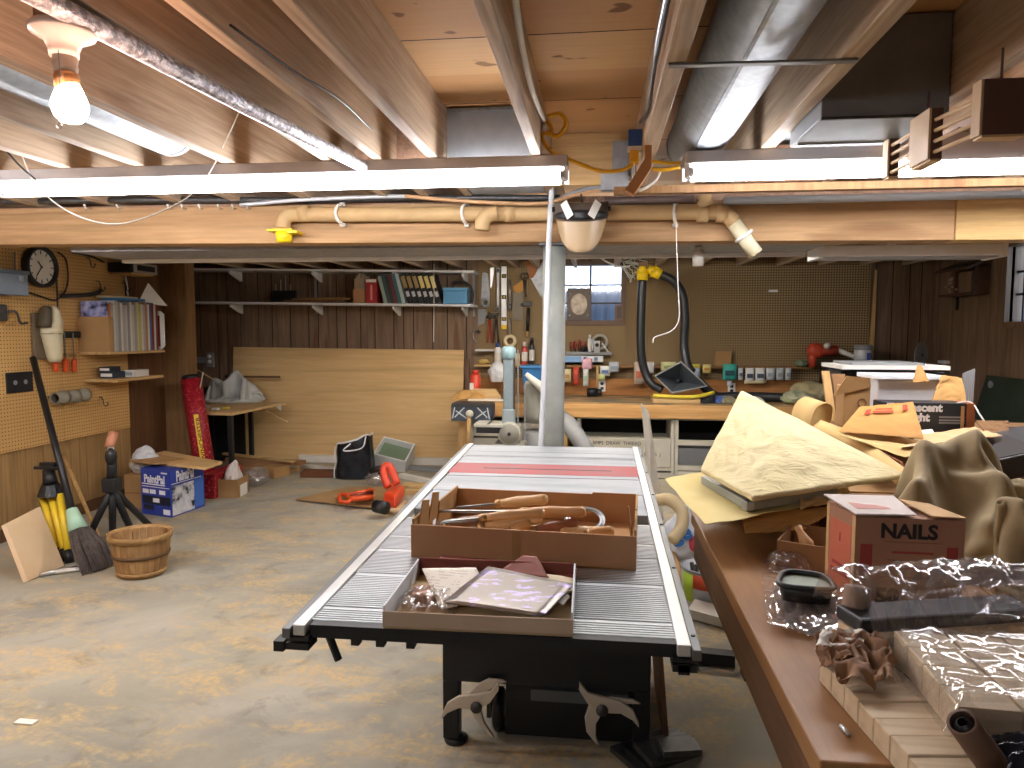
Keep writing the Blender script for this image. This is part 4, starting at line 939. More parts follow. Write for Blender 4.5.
rod(t, 'bar', (486, 317), (499, 313.5), .014, M_IRON, .045); rod(t, 'screw', (490, 317), (489, 312), .01, M_IRON, .05)
t = tool('c_clamp', 'small wire framed coping saw at the left edge of the pegboard', 'saw', 476, 340)
b = MB(); b.tube(spline([P_(478, 330), P_(474, 331), P_(473.5, 338), P_(477, 342)], 5), .006); b.build('frame', M_STEEL, t, 'all'); rod(t, 'handle', (478, 330), (480, 333), .012, M_IRON)
# roll of tape
c = P_(510, 341, .06); t = thing('tape_roll', 'cream roll of masking tape hanging on the pegboard', 'tape', c)
b = MB(); b.lathe([(.035, 0), (.068, 0), (.068, .05), (.035, .05), (.035, 0)], 26, T(c+Vector((0, .05, 0))) @ RX(PI/2)); b.build('tape', plain('tape_cream', '#d9cba6', .6), t, 'all')
b = MB(); b.lathe([(.031, -.001), (.036, -.001), (.036, .051), (.031, .051), (.031, -.001)], 26, T(c+Vector((0, .05, 0))) @ RX(PI/2)); b.build('core', M_CARD_D, t, 'all')
# little shelves and what stands on them
def ledge(xa, xb, py, depth, label, th=.018, m=None):
    a, e = PY(xa, py, PB-depth), PY(xb, py, PB-depth); z = (a.z+e.z)/2
    b = MB(); b.bb(a.x, e.x, PB-depth, PB-.001, z-th, z); return tag(b.build('small_shelf', m or M_PINE, bev=.002), label, 'shelf'), z
_, z1 = ledge(475, 493, 349.5, .14, 'short pale shelf low on the pegboard beside the coping saw', m=M_WHITE2)
_, z2 = ledge(474, 543, 365, .16, 'long pine shelf low on the pegboard left of the post')
def bottle(px0, px1, ytop, z, d, body, capc, label, cat='bottle', y=None):
    y = y or PB-d; a, e = PY(px0, 360, y), PY(px1, 360, y); r = (e.x-a.x)/2; c = Vector(((a.x+e.x)/2, y, z+.001)); h = PY(px0, ytop, y).z-z
    t = thing('bottle', label, cat, c)
    b = MB(); b.lathe([(r*.9, 0), (r, .008), (r, h*.68), (r*.55, h*.82)], 18, T(c)); b.build('body', plain('bt'+body, body, .4), t, 'all')
    b = MB(); b.lathe([(r*.6, h*.80), (r*.62, h*.98), (r*.5, h)], 16, T(c)); b.build('cap', plain('bt'+capc, capc, .4), t, 'all')
    b = MB(); b.lathe([(r*1.0, h*.15), (r*1.015, h*.16), (r*1.015, h*.55), (r, h*.56)], 18, T(c)); b.build('paper_label', plain('bl'+body, '#d7d2c8', .6), t, 'all'); return t
bottle(494.5, 501.5, 343, z2, .06, '#e3e4e6', '#2f4d8c', 'white bottle with blue cap on the pine shelf')
bottle(521.5, 527.5, 342, z2, .06, '#b9413a', '#e3dfd8', 'red and white bottle on the pine shelf left of the post')
bottle(529, 534.5, 338, z2, .06, '#2a2c30', '#1a1a1c', 'tall black bottle on the pine shelf left of the post')
c = PY(483, 362, PB-.08); b = MB(); b.ball((c.x, c.y, z2+.03), (.06, .04, .03)); tag(b.build('rag', plain('ochre_rag', '#b79a5a', .8), None, 'all'), 'small ochre rag on the pine shelf', 'rag')
b = MB(); c = PY(517, 357, PB-.08); b.cyl((c.x, c.y, z2+.001), (c.x, c.y, z2+.12), .035, 14, .03); tag(b.build('jar', plain('cream_jar', '#d9c9a4', .5), None, 'all'), 'small cream jar on the pine shelf beside the red bottle', 'jar')
# things right of the post on the pegboard: screwdriver block, tape gun, holders
za = PY(590, 352, PB-.1).z
t = thing('tool_block', 'wooden block holding red handled screwdrivers right of the post', 'tool rack', PY(580, 353, PB-.06))
a, e = PY(566, 353, PB-.1), PY(612, 353, PB-.1)
b = MB(); b.bb(a.x, e.x, PB-.1, PB-.001, za-.03, za); b.build('block', M_GREY, t)
for k in range(6):
    x = a.x+.05+.045*k; t2 = thing('screwdriver', ords[k]+' red handled screwdriver from the left in the block beside the post', 'screwdriver', (x, PB-.06, za), 0, 'red screwdrivers in the wall block')
    b = MB(); b.cyl((x, PB-.06, za+.03), (x, PB-.06, za+.10+.012*(k % 3)), .013, 10); b.build('handle', plain('dark_red', '#8f2f25', .5), t2, 'all')
    b = MB(); b.cyl((x, PB-.06, za+.001), (x, PB-.06, za+.03), .007, 8); b.build('shaft', M_IRON, t2, 'all')
for k, (px, lb) in enumerate(((583, 'left'), (588, 'right'))):
    c = PY(px, 350, PB-.06); b = MB(); b.lathe([(.02, za+.002-c.z), (.028, za+.01-c.z), (.02, za+.05-c.z), (.006, za+.075-c.z)], 12, T(c)); tag(b.build('knob', M_BLACKM, None, 'all'), lb+' dark knob on the tool block beside the red screwdrivers', 'knob')
c = PY(590, 351, PB-.06); t = bottle(587.5, 591.5, 335, za, .07, '#cfd3d6', '#e6e6e6', 'white glue bottle on the tool block right of the post')
c = PY(598, 345, PB-.09)
t = thing('bench_tape_gun', 'grey tape gun with a ring roll on the pegboard ledge', 'tape gun', (c.x, c.y, za))
b = MB(); b.lathe([(.055, 0), (.085, 0), (.085, .05), (.055, .05), (.055, 0)], 26, T(c.x+.02, c.y+.05, c.z+.03) @ RX(PI/2)); b.build('roll', plain('grey_tape', '#9d9a8e', .4), t, 'all')
b = MB(); b.box((c.x-.01, c.y, c.z-.02), (.06, .05, .13), None); b.tube([(c.x-.05, c.y, c.z+.07), (c.x-.055, c.y, za+.01)], .012); b.tube([(c.x+.04, c.y, c.z+.02), (c.x+.11, c.y, za-.01)], .01); b.build('frame', M_STEEL, t, bev=.004)
b = MB(); b.cyl((c.x-.01, c.y-.03, c.z-.0), (c.x-.01, c.y-.026, c.z-.0), .02, 12); b.build('knob', M_BLACK, t)
# tool tray with blue face
a, e = PY(562, 363, PB-.12), PY(603, 356, PB-.12)
t = thing('parts_tray', 'pale blue and white parts tray under the screwdriver block', 'tray', ((a.x+e.x)/2, PB-.06, a.z))
b = MB(); b.bb(a.x, e.x, PB-.14, PB-.001, a.z, a.z+.015); b.bb(a.x, e.x, PB-.14, PB-.125, a.z, e.z-.0); b.build('tray', plain('tray_white', '#cdd2d8', .5), t)
b = MB(); b.bb(a.x+.02, a.x+.2, PB-.143, PB-.14, a.z+.01, e.z-.005); b.build('blue_front', plain('tray_blue', '#7fa6cf', .5), t)
for k in range(3):
    x = a.x+.24+.055*k; b = MB(); b.box((x, PB-.142, a.z+.045), (.035, .004, .035)); b.build('tag_plate', plain('tg%d' % k, ['#3a4a6a', '#e5e5e2', '#4b6f8f'][k], .5), t)
zl = PY(700, 366, PB-.12).z
a, e = PY(600, 368, PB-.12), PY(812, 368, PB-.12)
b = MB(); b.bb(-.32, e.x, PB-.13, PB-.001, zl-.022, zl); tag(b.build('wall_ledge', wood('ledge_wood', '#8f6a42', '#a07a50', 'X', 60, False)), 'long brown ledge under the big pegboard', 'shelf')
# ================================================================== FAR WORKBENCH
BZ = .755; BY0 = 6.6; BX0, BX1 = -1.32, 2.12
t = thing('workbench', 'long pine workbench below the brown pegboard', 'workbench', (.7, 7.0, 0))
g = G('worn_bench_top'); g.set(.7, 0, .3); g.col(g.mix(g.ramp(g.noise(5, g.tc((.5, 1.5, 1)), 6, .65), [(.4, '#000000'), (.62, '#ffffff')]), '#b9935f', '#6f6a5c'))
b = MB(); b.bb(BX0, BX1, BY0, YB-.03, BZ-.035, BZ); b.build('top', g.m, t)
b = MB(); b.bb(BX0, BX1, BY0-.02, BY0+.02, BZ-.135, BZ-.012); b.build('apron', wood('bench_apron', '#cf9f63', '#dbb077', 'X', 50, True, .6, '#be8d52'), t, bev=.003)
b = MB(); b.bb(BX0, BX1, YB-.06, YB-.031, BZ, BZ+.17); b.build('back_board', wood('bench_back', '#a9743f', '#bb8650', 'X', 50, True, .6, '#935f30'), t)
for x in (BX0+.05, -.32, BX1-.1):
    for y_ in (BY0+.05, YB-.12):
        b = MB(); b.bb(x-.045, x+.045, y_-.03, y_+.03, 0, BZ-.036); b.build('leg', M_PINEZ, t)
# drawer cabinets under the bench
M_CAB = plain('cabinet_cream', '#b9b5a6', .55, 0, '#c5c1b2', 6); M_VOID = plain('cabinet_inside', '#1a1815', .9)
def cab(x0, x1, label, rows):
    t = thing('drawer_cabinet', label, 'cabinet', ((x0+x1)/2, BY0+.3, 0)); z1_ = BZ-.14; y0 = BY0+.03
    b = MB(); b.bb(x0, x0+.03, y0, 7.2, 0, z1_); b.bb(x1-.03, x1, y0, 7.2, 0, z1_); b.bb(x0, x1, 7.18, 7.2, 0, z1_); b.bb(x0, x1, y0, 7.2, z1_-.012, z1_); b.bb(x0, x1, y0, 7.2, 0, .05); b.build('carcass', M_CAB, t)
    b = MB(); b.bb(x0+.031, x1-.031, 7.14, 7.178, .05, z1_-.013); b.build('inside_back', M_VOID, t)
    for (za, zb, kind) in rows:
        if kind == 'rail': b = MB(); b.bb(x0, x1, y0-.006, y0+.03, za, zb); b.build('rail', M_CAB, t)
        elif kind == 'grey':
            b = MB(); b.bb(x0+.035, x1-.035, y0+.01, y0+.4, za, zb); d_ = b.build('drawer', plain('grey_drawer', '#6c6f72', .5), t)
        else:
            b = MB(); b.bb(x0+.033, x1-.033, y0-.004, y0+.4, za, zb); d_ = b.build('drawer', M_CAB, t, bev=.004)
            ln = kind.split('|'); text(ln[0], .048, M_BLACK, T((x0+x1)/2-.05, y0-.0055, zb-.045) @ FACE, d_, sx=.9)
            if len(ln) > 1: text(ln[1], .042, M_BLACK, T(x1-.2, y0-.0055, za+.12) @ FACE, d_)
    return t
xA, xM, xC = PY(577, 430, BY0).x, PY(675, 430, BY0).x, PY(760, 430, BY0).x
zt0 = PY(620, 439, BY0).z; zt1 = PY(620, 467, BY0).z
cab(xA, xM, 'cream drawer cabinet with an open black top bay under the bench', [(zt1, zt0, 'CLAMPS  DRAW  THREAD  1 1/2|PARTS  J'), (zt1-.03, zt1-.005, 'rail'), (.06, .11, 'rail')])
z3, z4, z5 = PY(700, 441, BY0).z, PY(700, 446, BY0).z, PY(700, 466, BY0).z
cab(xM+.005, xC, 'cream cabinet with a grey drawer behind the yellow pad', [(z4, z3, 'rail'), (z5, z5+.05, 'grey'), (z5+.05, z4-.03, 'grey'), (z5-.05, z5-.005, 'rail'), (.07, z5-.06, ' ')])
cab(BX0+.12, -.42, 'cream cabinet behind the belt sander under the bench', [(.42, .55, ' '), (.25, .4, ' '), (.07, .23, ' ')])
cab(1.50, 1.9, 'cream cabinet at the right end under the far bench', [(.42, .55, ' '), (.25, .4, ' '), (.07, .23, ' ')])
# vise on the left end
v0, v1 = PY(451, 421, 6.32), PY(491, 405, 6.32)
t = thing('bench_vise', 'blue grey bench vise with a pale handle at the bench end', 'vise', ((v0.x+v1.x)/2, 6.4, v0.z))
b = MB(); b.bb(v0.x, v1.x, 6.32, 6.37, v0.z, v1.z); b.build('front_jaw', plain('vise_blue', '#3b4550', .5, 0, '#4a5560', 20), t, bev=.006)
b = MB(); b.bb(v0.x, v1.x, 6.52, 6.578, v0.z, v1.z+.0); b.build('back_jaw', plain('vise_blue', ''), t, bev=.006)
b = MB(); b.bb(v0.x+.01, v1.x-.01, 6.30, 6.52, v1.z-.012, v1.z+.012); b.build('jaw_cheek', M_IRON, t)
b = MB(); cx, cz = (v0.x+v1.x)/2, (v0.z+v1.z)/2
for sx_ in (-1, 1):
    for (u0, w0, u1, w1) in ((.15, .05, .17, -.05), (.06, .05, .15, -.04), (.04, -.05, .14, .02)):
        b.tube([(cx+sx_*u0, 6.318, cz+w0), (cx+sx_*u1, 6.318, cz+w1)], .006, 6)
b.build('rib', plain('rib_pale', '#c9ced2', .5), t)
b = MB(); b.cyl((cx, 6.25, cz), (cx, 6.52, cz), .022, 14); b.ball((cx, 6.25, cz), .036); b.build('screw', plain('vise_knob', '#cfc8b4', .5), t, 'all')
b = MB(); b.tube([(cx-.005, 6.25, cz-.02), (cx-.01, 6.25, v0.z-.28)], .02); b.build('handle', M_PINEZ, t, 'all')
for y_ in (6.40, 6.5):
    b = MB(); b.cyl((cx-.1, 6.33, cz-.02), (cx-.1, 6.56, cz-.02), .016, 10); b.cyl((cx+.1, 6.33, cz-.02), (cx+.1, 6.56, cz-.02), .016, 10)
b.build('guide_bar', M_STEEL, t, 'all')
# bench clutter
def onb(px, py): return PZ(px, py, BZ)
c = onb(487, 397); t = tag(MB().prism([(-.17, 0), (.17, 0), (.17, .03), (.12, .10), (-.1, .10), (-.17, .04)], .05, T(c.x, 6.85, BZ+.001) @ RX(PI/2)).build('wood_block', M_PINE, bev=.005), 'pale arched wood block on the bench beside the vise', 'block')
b = MB(); b.box((c.x+.05, 6.7, BZ+.006), (.34, .12, .01)); tag(b.build('paper_sheet', M_PAPERW), 'white sheet lying on the bench edge behind the vise', 'paper')
drape('paper_bag', (PY(461, 402, 6.8).x+.08, 6.85, BZ), .3, .3, .09, M_PAPER, 'crumpled brown paper on the bench corner', 'paper', 5)
xr_ = PY(475.5, 391, 7.1)
t = thing('spray_can', 'red spray can at the left end of the far bench', 'can', (xr_.x, 7.1, BZ))
hc = PY(476, 370, 7.1).z-BZ
b = MB(); b.lathe([(.05, 0), (.053, .01), (.053, hc*.78), (.035, hc*.86)], 20, T(xr_.x, 7.1, BZ+.001)); b.build('can', plain('can_red', '#d4472e', .35), t, 'all')
b = MB(); b.lathe([(.036, hc*.84), (.038, hc*.98), (.03, hc)], 18, T(xr_.x, 7.1, BZ+.001)); b.build('cap', plain('cap_red', '#c03a25', .4), t, 'all')
b = MB(); b.bb(xr_.x-.05, xr_.x-.01, 7.043, 7.05, BZ+.04, BZ+.14); b.build('can_label', M_PAPERW, t)
# blue plastic tub and white bag behind the sander
b = MB(); a, e = PY(523, 391, 7.15), PY(556, 366, 7.15)
t = thing('plastic_tub', 'blue plastic tub on the bench behind the grey post', 'tub', ((a.x+e.x)/2, 7.2, BZ))
b.hexa([(a.x+.02,7.05,BZ+.001),(e.x-.02,7.05,BZ+.001),(e.x-.02,7.3,BZ+.001),(a.x+.02,7.3,BZ+.001),(a.x,7.03,e.z),(e.x,7.03,e.z),(e.x,7.32,e.z),(a.x,7.32,e.z)]); b.build('tub', plain('tub_blue', '#2f6ea8', .45), t, bev=.01)
b = MB(); b.bb(a.x-.015, e.x+.015, 7.015, 7.335, e.z-.02, e.z+.006); b.build('rim', plain('rim_blue', '#3a80bd', .45), t, bev=.006)
crumple('plastic_bag', (PY(498, 372, 7.2).x, 7.2, z2-.17), (.09, .06, .1), M_BAGW, 'white and pink plastic bag hanging under the pine shelf', 'bag', 31, .3)
# dust filter drum (grey) behind the post, corrugated hose
c = PY(533, 420, 6.38)
t = thing('shop_vacuum', 'grey round dust collector behind the grey post', 'dust collector', (c.x, 6.38, 0))
b = MB(); b.lathe([(.14, .02), (.15, .05), (.15, .5), (.12, .52)], 28, T(c.x+.03, 6.38, 0)); b.build('drum', M_GREY, t, 'all')
zb_ = PY(533, 420, 6.38).z; zt__ = PY(533, 381, 6.38).z
b = MB(); b.lathe([(.10, zb_-.02), (.115, zb_+.05), (.115, zt__-.05), (.1, zt__)], 26, T(c.x+.03, 6.38, 0)); b.build('filter_bag', plain('filter_grey', '#8f8f86', .85, 0, '#9d9d94', 8), t, 'all')
hp = spline([PY(560, 418, 6.1), PY(568, 424, 6.0), PY(577, 436, 5.9), PY(588, 452, 5.85), PY(600, 475, 5.8), PZ(612, 492, .08)], 14)
b = MB(); b.tube(hp, [.075 if i % 2 else .066 for i in range(len(hp))], 14); tag(b.build('corrugated_hose', M_GREY, None, 'all'), 'grey corrugated hose behind the grey post', 'hose')
b = MB(); w0 = PY(526, 374, 6.22); w1 = PY(545, 390, 6.2); b.tube([w0, w1], [.02, .045], 10); tag(b.build('white_nozzle', M_WHITE2, None, 'all'), 'white tapered nozzle beside the grey post', 'nozzle')
# belt sander on a stand
SYs = 5.88
c = PY(510, 433, SYs); px_ = PY(508, 433, SYs).x
t = thing('belt_sander', 'tall blue grey belt sander in front of the far bench', 'sander', (c.x, SYs+.05, 0))
za_, zb_ = PY(508, 428, SYs).z, PY(508, 357, SYs).z
b = MB(); b.bb(px_-.042, px_+.042, SYs, SYs+.09, za_, zb_); b.build('arm', plain('sander_blue', '#7d8d94', .45, .1, '#8a999f', 10), t, bev=.012)
b = MB(); b.bb(px_-.05, px_+.055, SYs-.012, SYs+.1, za_-.03, za_+.16); b.build('arm_cover', plain('sander_grey', '#8f9ca2', .5), t, bev=.015)
b = MB(); b.lathe([(.052, 0), (.06, .01), (.06, .09), (.035, .11)], 20, T(px_, SYs+.045, zb_-.02)); b.build('top_guard', plain('sander_teal', '#7f9ba3', .45), t, 'all')
b = MB(); b.bb(px_+.043, px_+.052, SYs+.01, SYs+.08, za_+.05, zb_); b.build('belt', plain('belt_brown', '#4a4038', .9), t)
b = MB(); b.lathe([(.001, 0), (.095, 0), (.1, .012), (.1, .03), (.09, .045), (.001, .045)], 32, T(c.x+.0, SYs-.01, c.z) @ RX(PI/2)); b.build('disc_guard', plain('sander_white', '#a8a79c', .5), t, 'all')
b = MB(); b.lathe([(.001, 0), (.083, 0), (.083, .008), (.001, .009)], 30, T(c.x, SYs-.055, c.z) @ RX(PI/2)); b.build('sanding_disc', plain('disc_grit', '#8c8a80', .9), t, 'all')
b = MB(); b.lathe([(.001, 0), (.016, 0), (.014, .012), (.001, .013)], 12, T(c.x, SYs-.063, c.z) @ RX(PI/2)); b.build('hub', M_BLACK, t, 'all')
ta, tb_ = PY(474, 428, SYs-.05), PY(503, 419, SYs-.05)
b = MB(); b.bb(ta.x, tb_.x, SYs-.07, SYs+.2, ta.z+.01, ta.z+.035); b.build('work_table', plain('cast_table', '#b9b8ac', .5), t, bev=.003)
b = MB(); b.bb(ta.x+.02, tb_.x, SYs-.06, SYs+.18, ta.z-.04, ta.z+.009); b.build('table_frame', M_BLACKM, t)
b = MB(); mx_ = (ta.x+tb_.x)/2; b.bb(mx_-.012, mx_+.008, SYs-.07, SYs+.2, ta.z+.035, ta.z+.037); b.build('mitre_slot', M_IRON, t)
b = MB(); b.bb(px_-.12, px_+.14, SYs-.04, SYs+.22, c.z-.14, c.z-.09); b.bb(px_-.06, px_+.1, SYs+.04, SYs+.2, c.z-.09, c.z+.06); b.build('motor_base', plain('sander_white2', '#9d9c92', .5), t, bev=.01)
for sx_ in (-1, 1):
    for sy_ in (0, 1):
        b = MB(); b.tube([(px_+sx_*.1, SYs+.02+.14*sy_, c.z-.14), (px_+sx_*.17, SYs-.05+.26*sy_, 0)], .018); b.build('leg', M_IRON, t)
for (pa, pe, lb) in (((518, 350), (517.5, 443), 'left'), ((525, 386), (524, 443), 'right')):
    b = MB(); b.tube([PY(*pa, 6.15), PY(pe[0], 520, 6.15)], .007); o = b.build('guide_rod', M_GREY, t)
# hanging packets and notes along the ledge
def packet(px0, px1, y0_, y1_, c, label, cat='packet', d=.135, second=None):
    a, e = PY(px0, y1_, PB-d), PY(px1, y0_, PB-d); t = thing('packet', label, cat, ((a.x+e.x)/2, PB-d, a.z))
    b = MB(); n = 4; b.grid(n, n, lambda u, v: Vector((a.x+(e.x-a.x)*u, PB-d-.008-.012*math.sin(PI*u)*math.sin(PI*v)-.006*nz((u, v, px0), 3), a.z+(e.z-a.z)*v))); b.build('pouch', plain('pk'+c, c, .4), t, 'all', solid=.003)
    if second:
        b = MB(); w = e.x-a.x; h = e.z-a.z; b.bb(a.x+w*.15, a.x+w*.85, PB-d-.03, PB-d-.024, a.z+h*.3, a.z+h*.6); b.build('print', plain('pp'+second, second, .5), t)
    return t
packet(561, 571, 369, 382, '#d8c99c', 'cream packet hanging on the ledge beside the grey post', second='#b58f4f')
packet(573, 579, 367, 385, '#c94a33', 'red packet hanging on the ledge right of the cream one', second='#a23524')
packet(582, 592, 358, 369, '#d9a9b8', 'pink note hanging over the ledge', 'note')
packet(583, 588.5, 369, 386, '#d7dbd2', 'white strip packet under the pink note', second='#a8c0a4')
packet(600, 610, 366, 376, '#cfd3d2', 'white blue packet on the ledge left of the hose', second='#5c76a4')
packet(598, 605, 374, 380, '#c7d08a', 'pale green tag hanging on the ledge', 'tag')
packet(609, 619, 362, 372, '#aeb7bf', 'grey blue packet on the ledge left of the hose', second='#8594a2')
packet(634, 645, 362, 384, '#b8a79a', 'packet with orange print behind the left hose', second='#c4704f')
packet(646, 654, 362, 373, '#cfd1d6', 'white packet behind the left hose')
packet(661, 676, 362, 371, '#cfd09a', 'pale yellow packet on the ledge between the hoses', second='#99a86a')
packet(689, 700, 364, 368, '#d9cf5a', 'yellow packet on the ledge right of the hose')
packet(690, 700, 368, 377, '#a8b7c6', 'pale blue packet under the yellow one')
t = packet(702.5, 711, 364.5, 373, '#d8cd86', 'yellow square price card on the ledge', 'card', second='#b78a3a')
for k, (x0, x1, c, s) in enumerate(((738, 743, '#c9ced2', '#5a6672'), (745, 754, '#d4d6d6', '#3d4a58'), (755, 765, '#dcdedd', '#4b5664'), (766, 775, '#c4c9cb', '#9aa2a6'), (776, 784, '#b2b8bc', '#8d959a'), (785, 791, '#c9cdcf', '#8b9296'))):
    packet(x0, x1, 368, 382 if k in (1, 2) else 380, c, ords[k]+' silver blister packet from the left in the row under the ledge', second=s)['group'] = 'blister packets under the ledge'
packet(744, 766, 380.5, 383.5, '#cbbd92', 'straw coloured cardboard strip below the silver packets', 'strip')
t = packet(722.5, 736.5, 364, 380, '#3fa79a', 'teal tape dispenser hanging on the ledge', 'tape dispenser', .15, '#1e4e56')
t.name = 'tape_dispenser'
packet(727, 732, 381, 386, '#c3cdd8', 'pale blue tag under the teal tape dispenser', 'tag')
# outlets on the back board
for px, py, lb in ((602, 386, 'white double outlet on the bench back board left of the hose'), (731.5, 388.5, 'white double outlet under the teal dispenser'), (802, 388, 'white outlet at the right end of the bench back board')):
    c = PY(px, py, YB-.06); t = thing('outlet', lb, 'outlet', (c.x, YB-.06, c.z-.05))
    b = MB(); b.bb(c.x-.037, c.x+.037, YB-.07, YB-.061, c.z-.057, c.z+.057); b.build('plate', M_WHITE, t, bev=.003)
    for s_ in (-1, 1): b = MB(); b.bb(c.x-.016, c.x+.016, YB-.074, YB-.07, c.z+s_*.024-.014, c.z+s_*.024+.014); b.build('socket', M_BLACK, t)
b = MB(); c = PY(594, 391.5, 7.3); b.cyl((c.x-.07, c.y-.08, BZ+.047), (c.x+.03, c.y-.08, BZ+.047), .045, 16); b.cyl((c.x+.03, c.y-.08, BZ+.047), (c.x+.08, c.y-.08, BZ+.047), .035, 14); tag(b.build('drill_chuck', M_BLACKM, None, 'all'), 'black round chuck lying on the bench under the pegboard', 'chuck')
b = MB(); c = PY(601, 385, PB-.1); b.tube([PY(597.5, 366, PB-.15), PY(597.3, 389, PB-.15)], .012); tag(b.build('wooden_stick', M_PINEZ, None, 'all'), 'thin wooden rod hanging from the ledge above the black chuck', 'stick')
b = MB(); a, e = PY(715, 364, PB-.07), PY(731, 351, PB-.07); b.bb(a.x, e.x, PB-.09, PB-.05, zl+.001, e.z); tag(b.build('wood_block', M_CARD), 'square tan block standing on the long brown ledge', 'block')
b = MB(); c = PY(773, 291, PB); b.bb(c.x-.045, c.x+.045, PB-.012, PB-.001, c.z-.012, c.z+.012); tag(b.build('name_plate', M_WHITE, bev=.004), 'small white oblong tag high on the big pegboard', 'tag')
# dust hood and hoses
HY = 6.95
M_HOSE = plain('hose_black', '#222528', .4)
def hose(pts, label, r=.042):
    sp = spline(pts, 12); b = MB(); b.tube(sp, [r*(1.0 if i % 2 else .95) for i in range(len(sp))], 14); return tag(b.build('dust_hose', M_HOSE, None, 'all'), label, 'hose')
hose([PY(642.5, 280, HY), PY(641, 310, HY), PY(641, 350, HY), PY(645, 372, HY), PY(652, 384, HY-.03), PY(662, 390, HY-.06)], 'black dust hose hanging from the left yellow fitting')
hose([PY(660, 274.5, HY), PY(672, 280, HY), PY(682, 294, HY), PY(685, 320, HY), PY(684, 345, HY), PY(687, 364, HY-.05), PY(692, 372, HY-.1)], 'black dust hose curving from the right yellow fitting')
hose([PY(700, 383, HY-.03), *[Vector((PY(q_, 395, 6.93).x, y__, BZ+.0475)) for q_, y__ in ((716, 6.95), (735, 6.95), (760, 6.92), (783, 6.86))]], 'black hose lying along the far bench', .045)
ht, hl, hb_, hr = PY(681, 362, 6.75), PY(655, 376, 6.75), PY(672, 393, 6.75), PY(707, 386, 6.75)
t = thing('dust_hood', 'black square funnel dust hood on the far bench', 'dust hood', (PY(680, 392, 6.8).x, 6.85, BZ))
cen = (ht+hl+hb_+hr)/4; back = cen + Vector((.02, .2, -.03)); sm = .22
inner = [back+(p-cen)*sm for p in (ht, hl, hb_, hr)]; outer = [ht, hl, hb_, hr]
b = MB(); b.add(outer+inner, [(0, 1, 5, 4), (1, 2, 6, 5), (2, 3, 7, 6), (3, 0, 4, 7)]); b.build('funnel', plain('hood_black', '#4d5258', .4), t, solid=.006)
b = MB(); b.tube(outer, .012, 6, True); b.build('rim', M_GREY, t)
b = MB(); b.cyl(back, back+Vector((.0, .1, -.01)), .05, 14); b.build('outlet_pipe', M_BLACK, t, 'all')
for px, py, sl, lb in ((642.5, 274, 0, 'left'), (655, 272, 1.1, 'right')):
    c = PY(px, py, HY); d = Vector((math.sin(sl), 0, -math.cos(sl))); t = thing('blast_gate', 'yellow plastic hose fitting, %s of the two above the hoses' % lb, 'hose fitting', c-Vector((0, 0, .06)), 0, 'yellow hose fittings above the bench')
    b = MB(); b.cyl(c-d*.02, c+d*.06, .055, 16, .052); b.build('collar', M_YELLOW, t, 'all')
    b = MB(); b.cyl(c-d*.075, c-d*.02, .03, 12, .05); b.build('neck', M_YELLOW, t, 'all')
    fm = axis(c-d*.02, c+d); b = MB(); b.box((0, 0, 0), (.15, .03, .012), fm); b.box((0, 0, 0), (.03, .13, .012), fm); b.build('wing', M_YELLOW, t)
b = MB(); a = PY(642, 257, HY); b.bb(a.x-.03, a.x+.05, HY-.01, HY+.01, PY(642, 268, HY).z, ZJ); tag(b.build('hanging_strap', M_PANEL_W), 'brown hanger above the left yellow fitting', 'hanger')
# folded yellow strip, board and pliers in front of the hood
b = MB(); a = onb(652, 402); e = onb(690, 398); b.bb(a.x, e.x+.02, 6.64, 6.95, BZ+.001, BZ+.045); tag(b.build('wood_board', M_PINE, bev=.003), 'pale board lying on the bench in front of the hood', 'board')
b = MB(); b.tube(spline([(a.x, 6.66, BZ+.07), (a.x+.2, 6.64, BZ+.062), (a.x+.4, 6.64, BZ+.068), (e.x+.15, 6.72, BZ+.1)], 6), .018); tag(b.build('yellow_strap', plain('strap_yellow', '#d8c63a', .5), None, 'all'), 'yellow strap lying on the pale board before the hood', 'strap')
for k, (px, py, cc_, sx_, lb) in enumerate(((697, 399, '#3a3a3a', .22, 'dark coil of cord on the bench right of the hood'), (712, 398, '#4b63a5', .14, 'blue packet on the bench under the hose'), (722, 401, '#8f8a6a', .2, 'olive cloth on the bench before the yellow pad'), (752, 403, '#c6c3b6', .2, 'pale paper at the bench edge behind the yellow pad'))):
    c = onb(px, py); 
    if k == 0:
        b = MB()
        for j in range(4): b.tube(arc((c.x+.01*j, 6.75, BZ+.015+.016*j), .1-.008*j, 0, 2*PI, 20, (1, 0, 0), (0, .7, 0))[:-1], .009, 6, True)
        tag(b.build('cord_coil', plain('coil', cc_, .5), None, 'all'), lb, 'cord')
    else: drape('cloth_scrap', (c.x, 6.8, BZ), sx_, .2, .06, plain('scr'+cc_, cc_, .7), lb, 'cloth', 40+k)
# clutter at the right end of the bench
M_ORED = plain('orange_red_tool', '#c2472c', .45)
c = PY(824, 352, 7.3); t = thing('bench_grinder_tool', 'orange red power tool on the ledge at the right end', 'power tool', (c.x, 7.3, zl))
b = MB(); b.ball((c.x-.06, 7.36, c.z+.01), (.09, .06, .08)); b.cyl((c.x-.12, 7.36, c.z), (c.x+.14, 7.36, c.z+.02), .05, 14); b.build('body', M_ORED, t, 'all')
b = MB(); b.cyl((c.x-.09, 7.36, zl+.001), (c.x-.09, 7.36, c.z), .04, 12); b.build('foot', M_ORED, t, 'all')
b = MB(); b.cyl((c.x+.02, 7.3, c.z+.06), (c.x+.02, 7.26, c.z+.06), .03, 14); b.build('knob', M_WHITE2, t, 'all')
b = MB(); b.cyl((c.x+.14, 7.36, c.z+.02), (c.x+.32, 7.3, c.z-.06), .025, 10); b.build('nozzle', M_PAPERW, t, 'all')
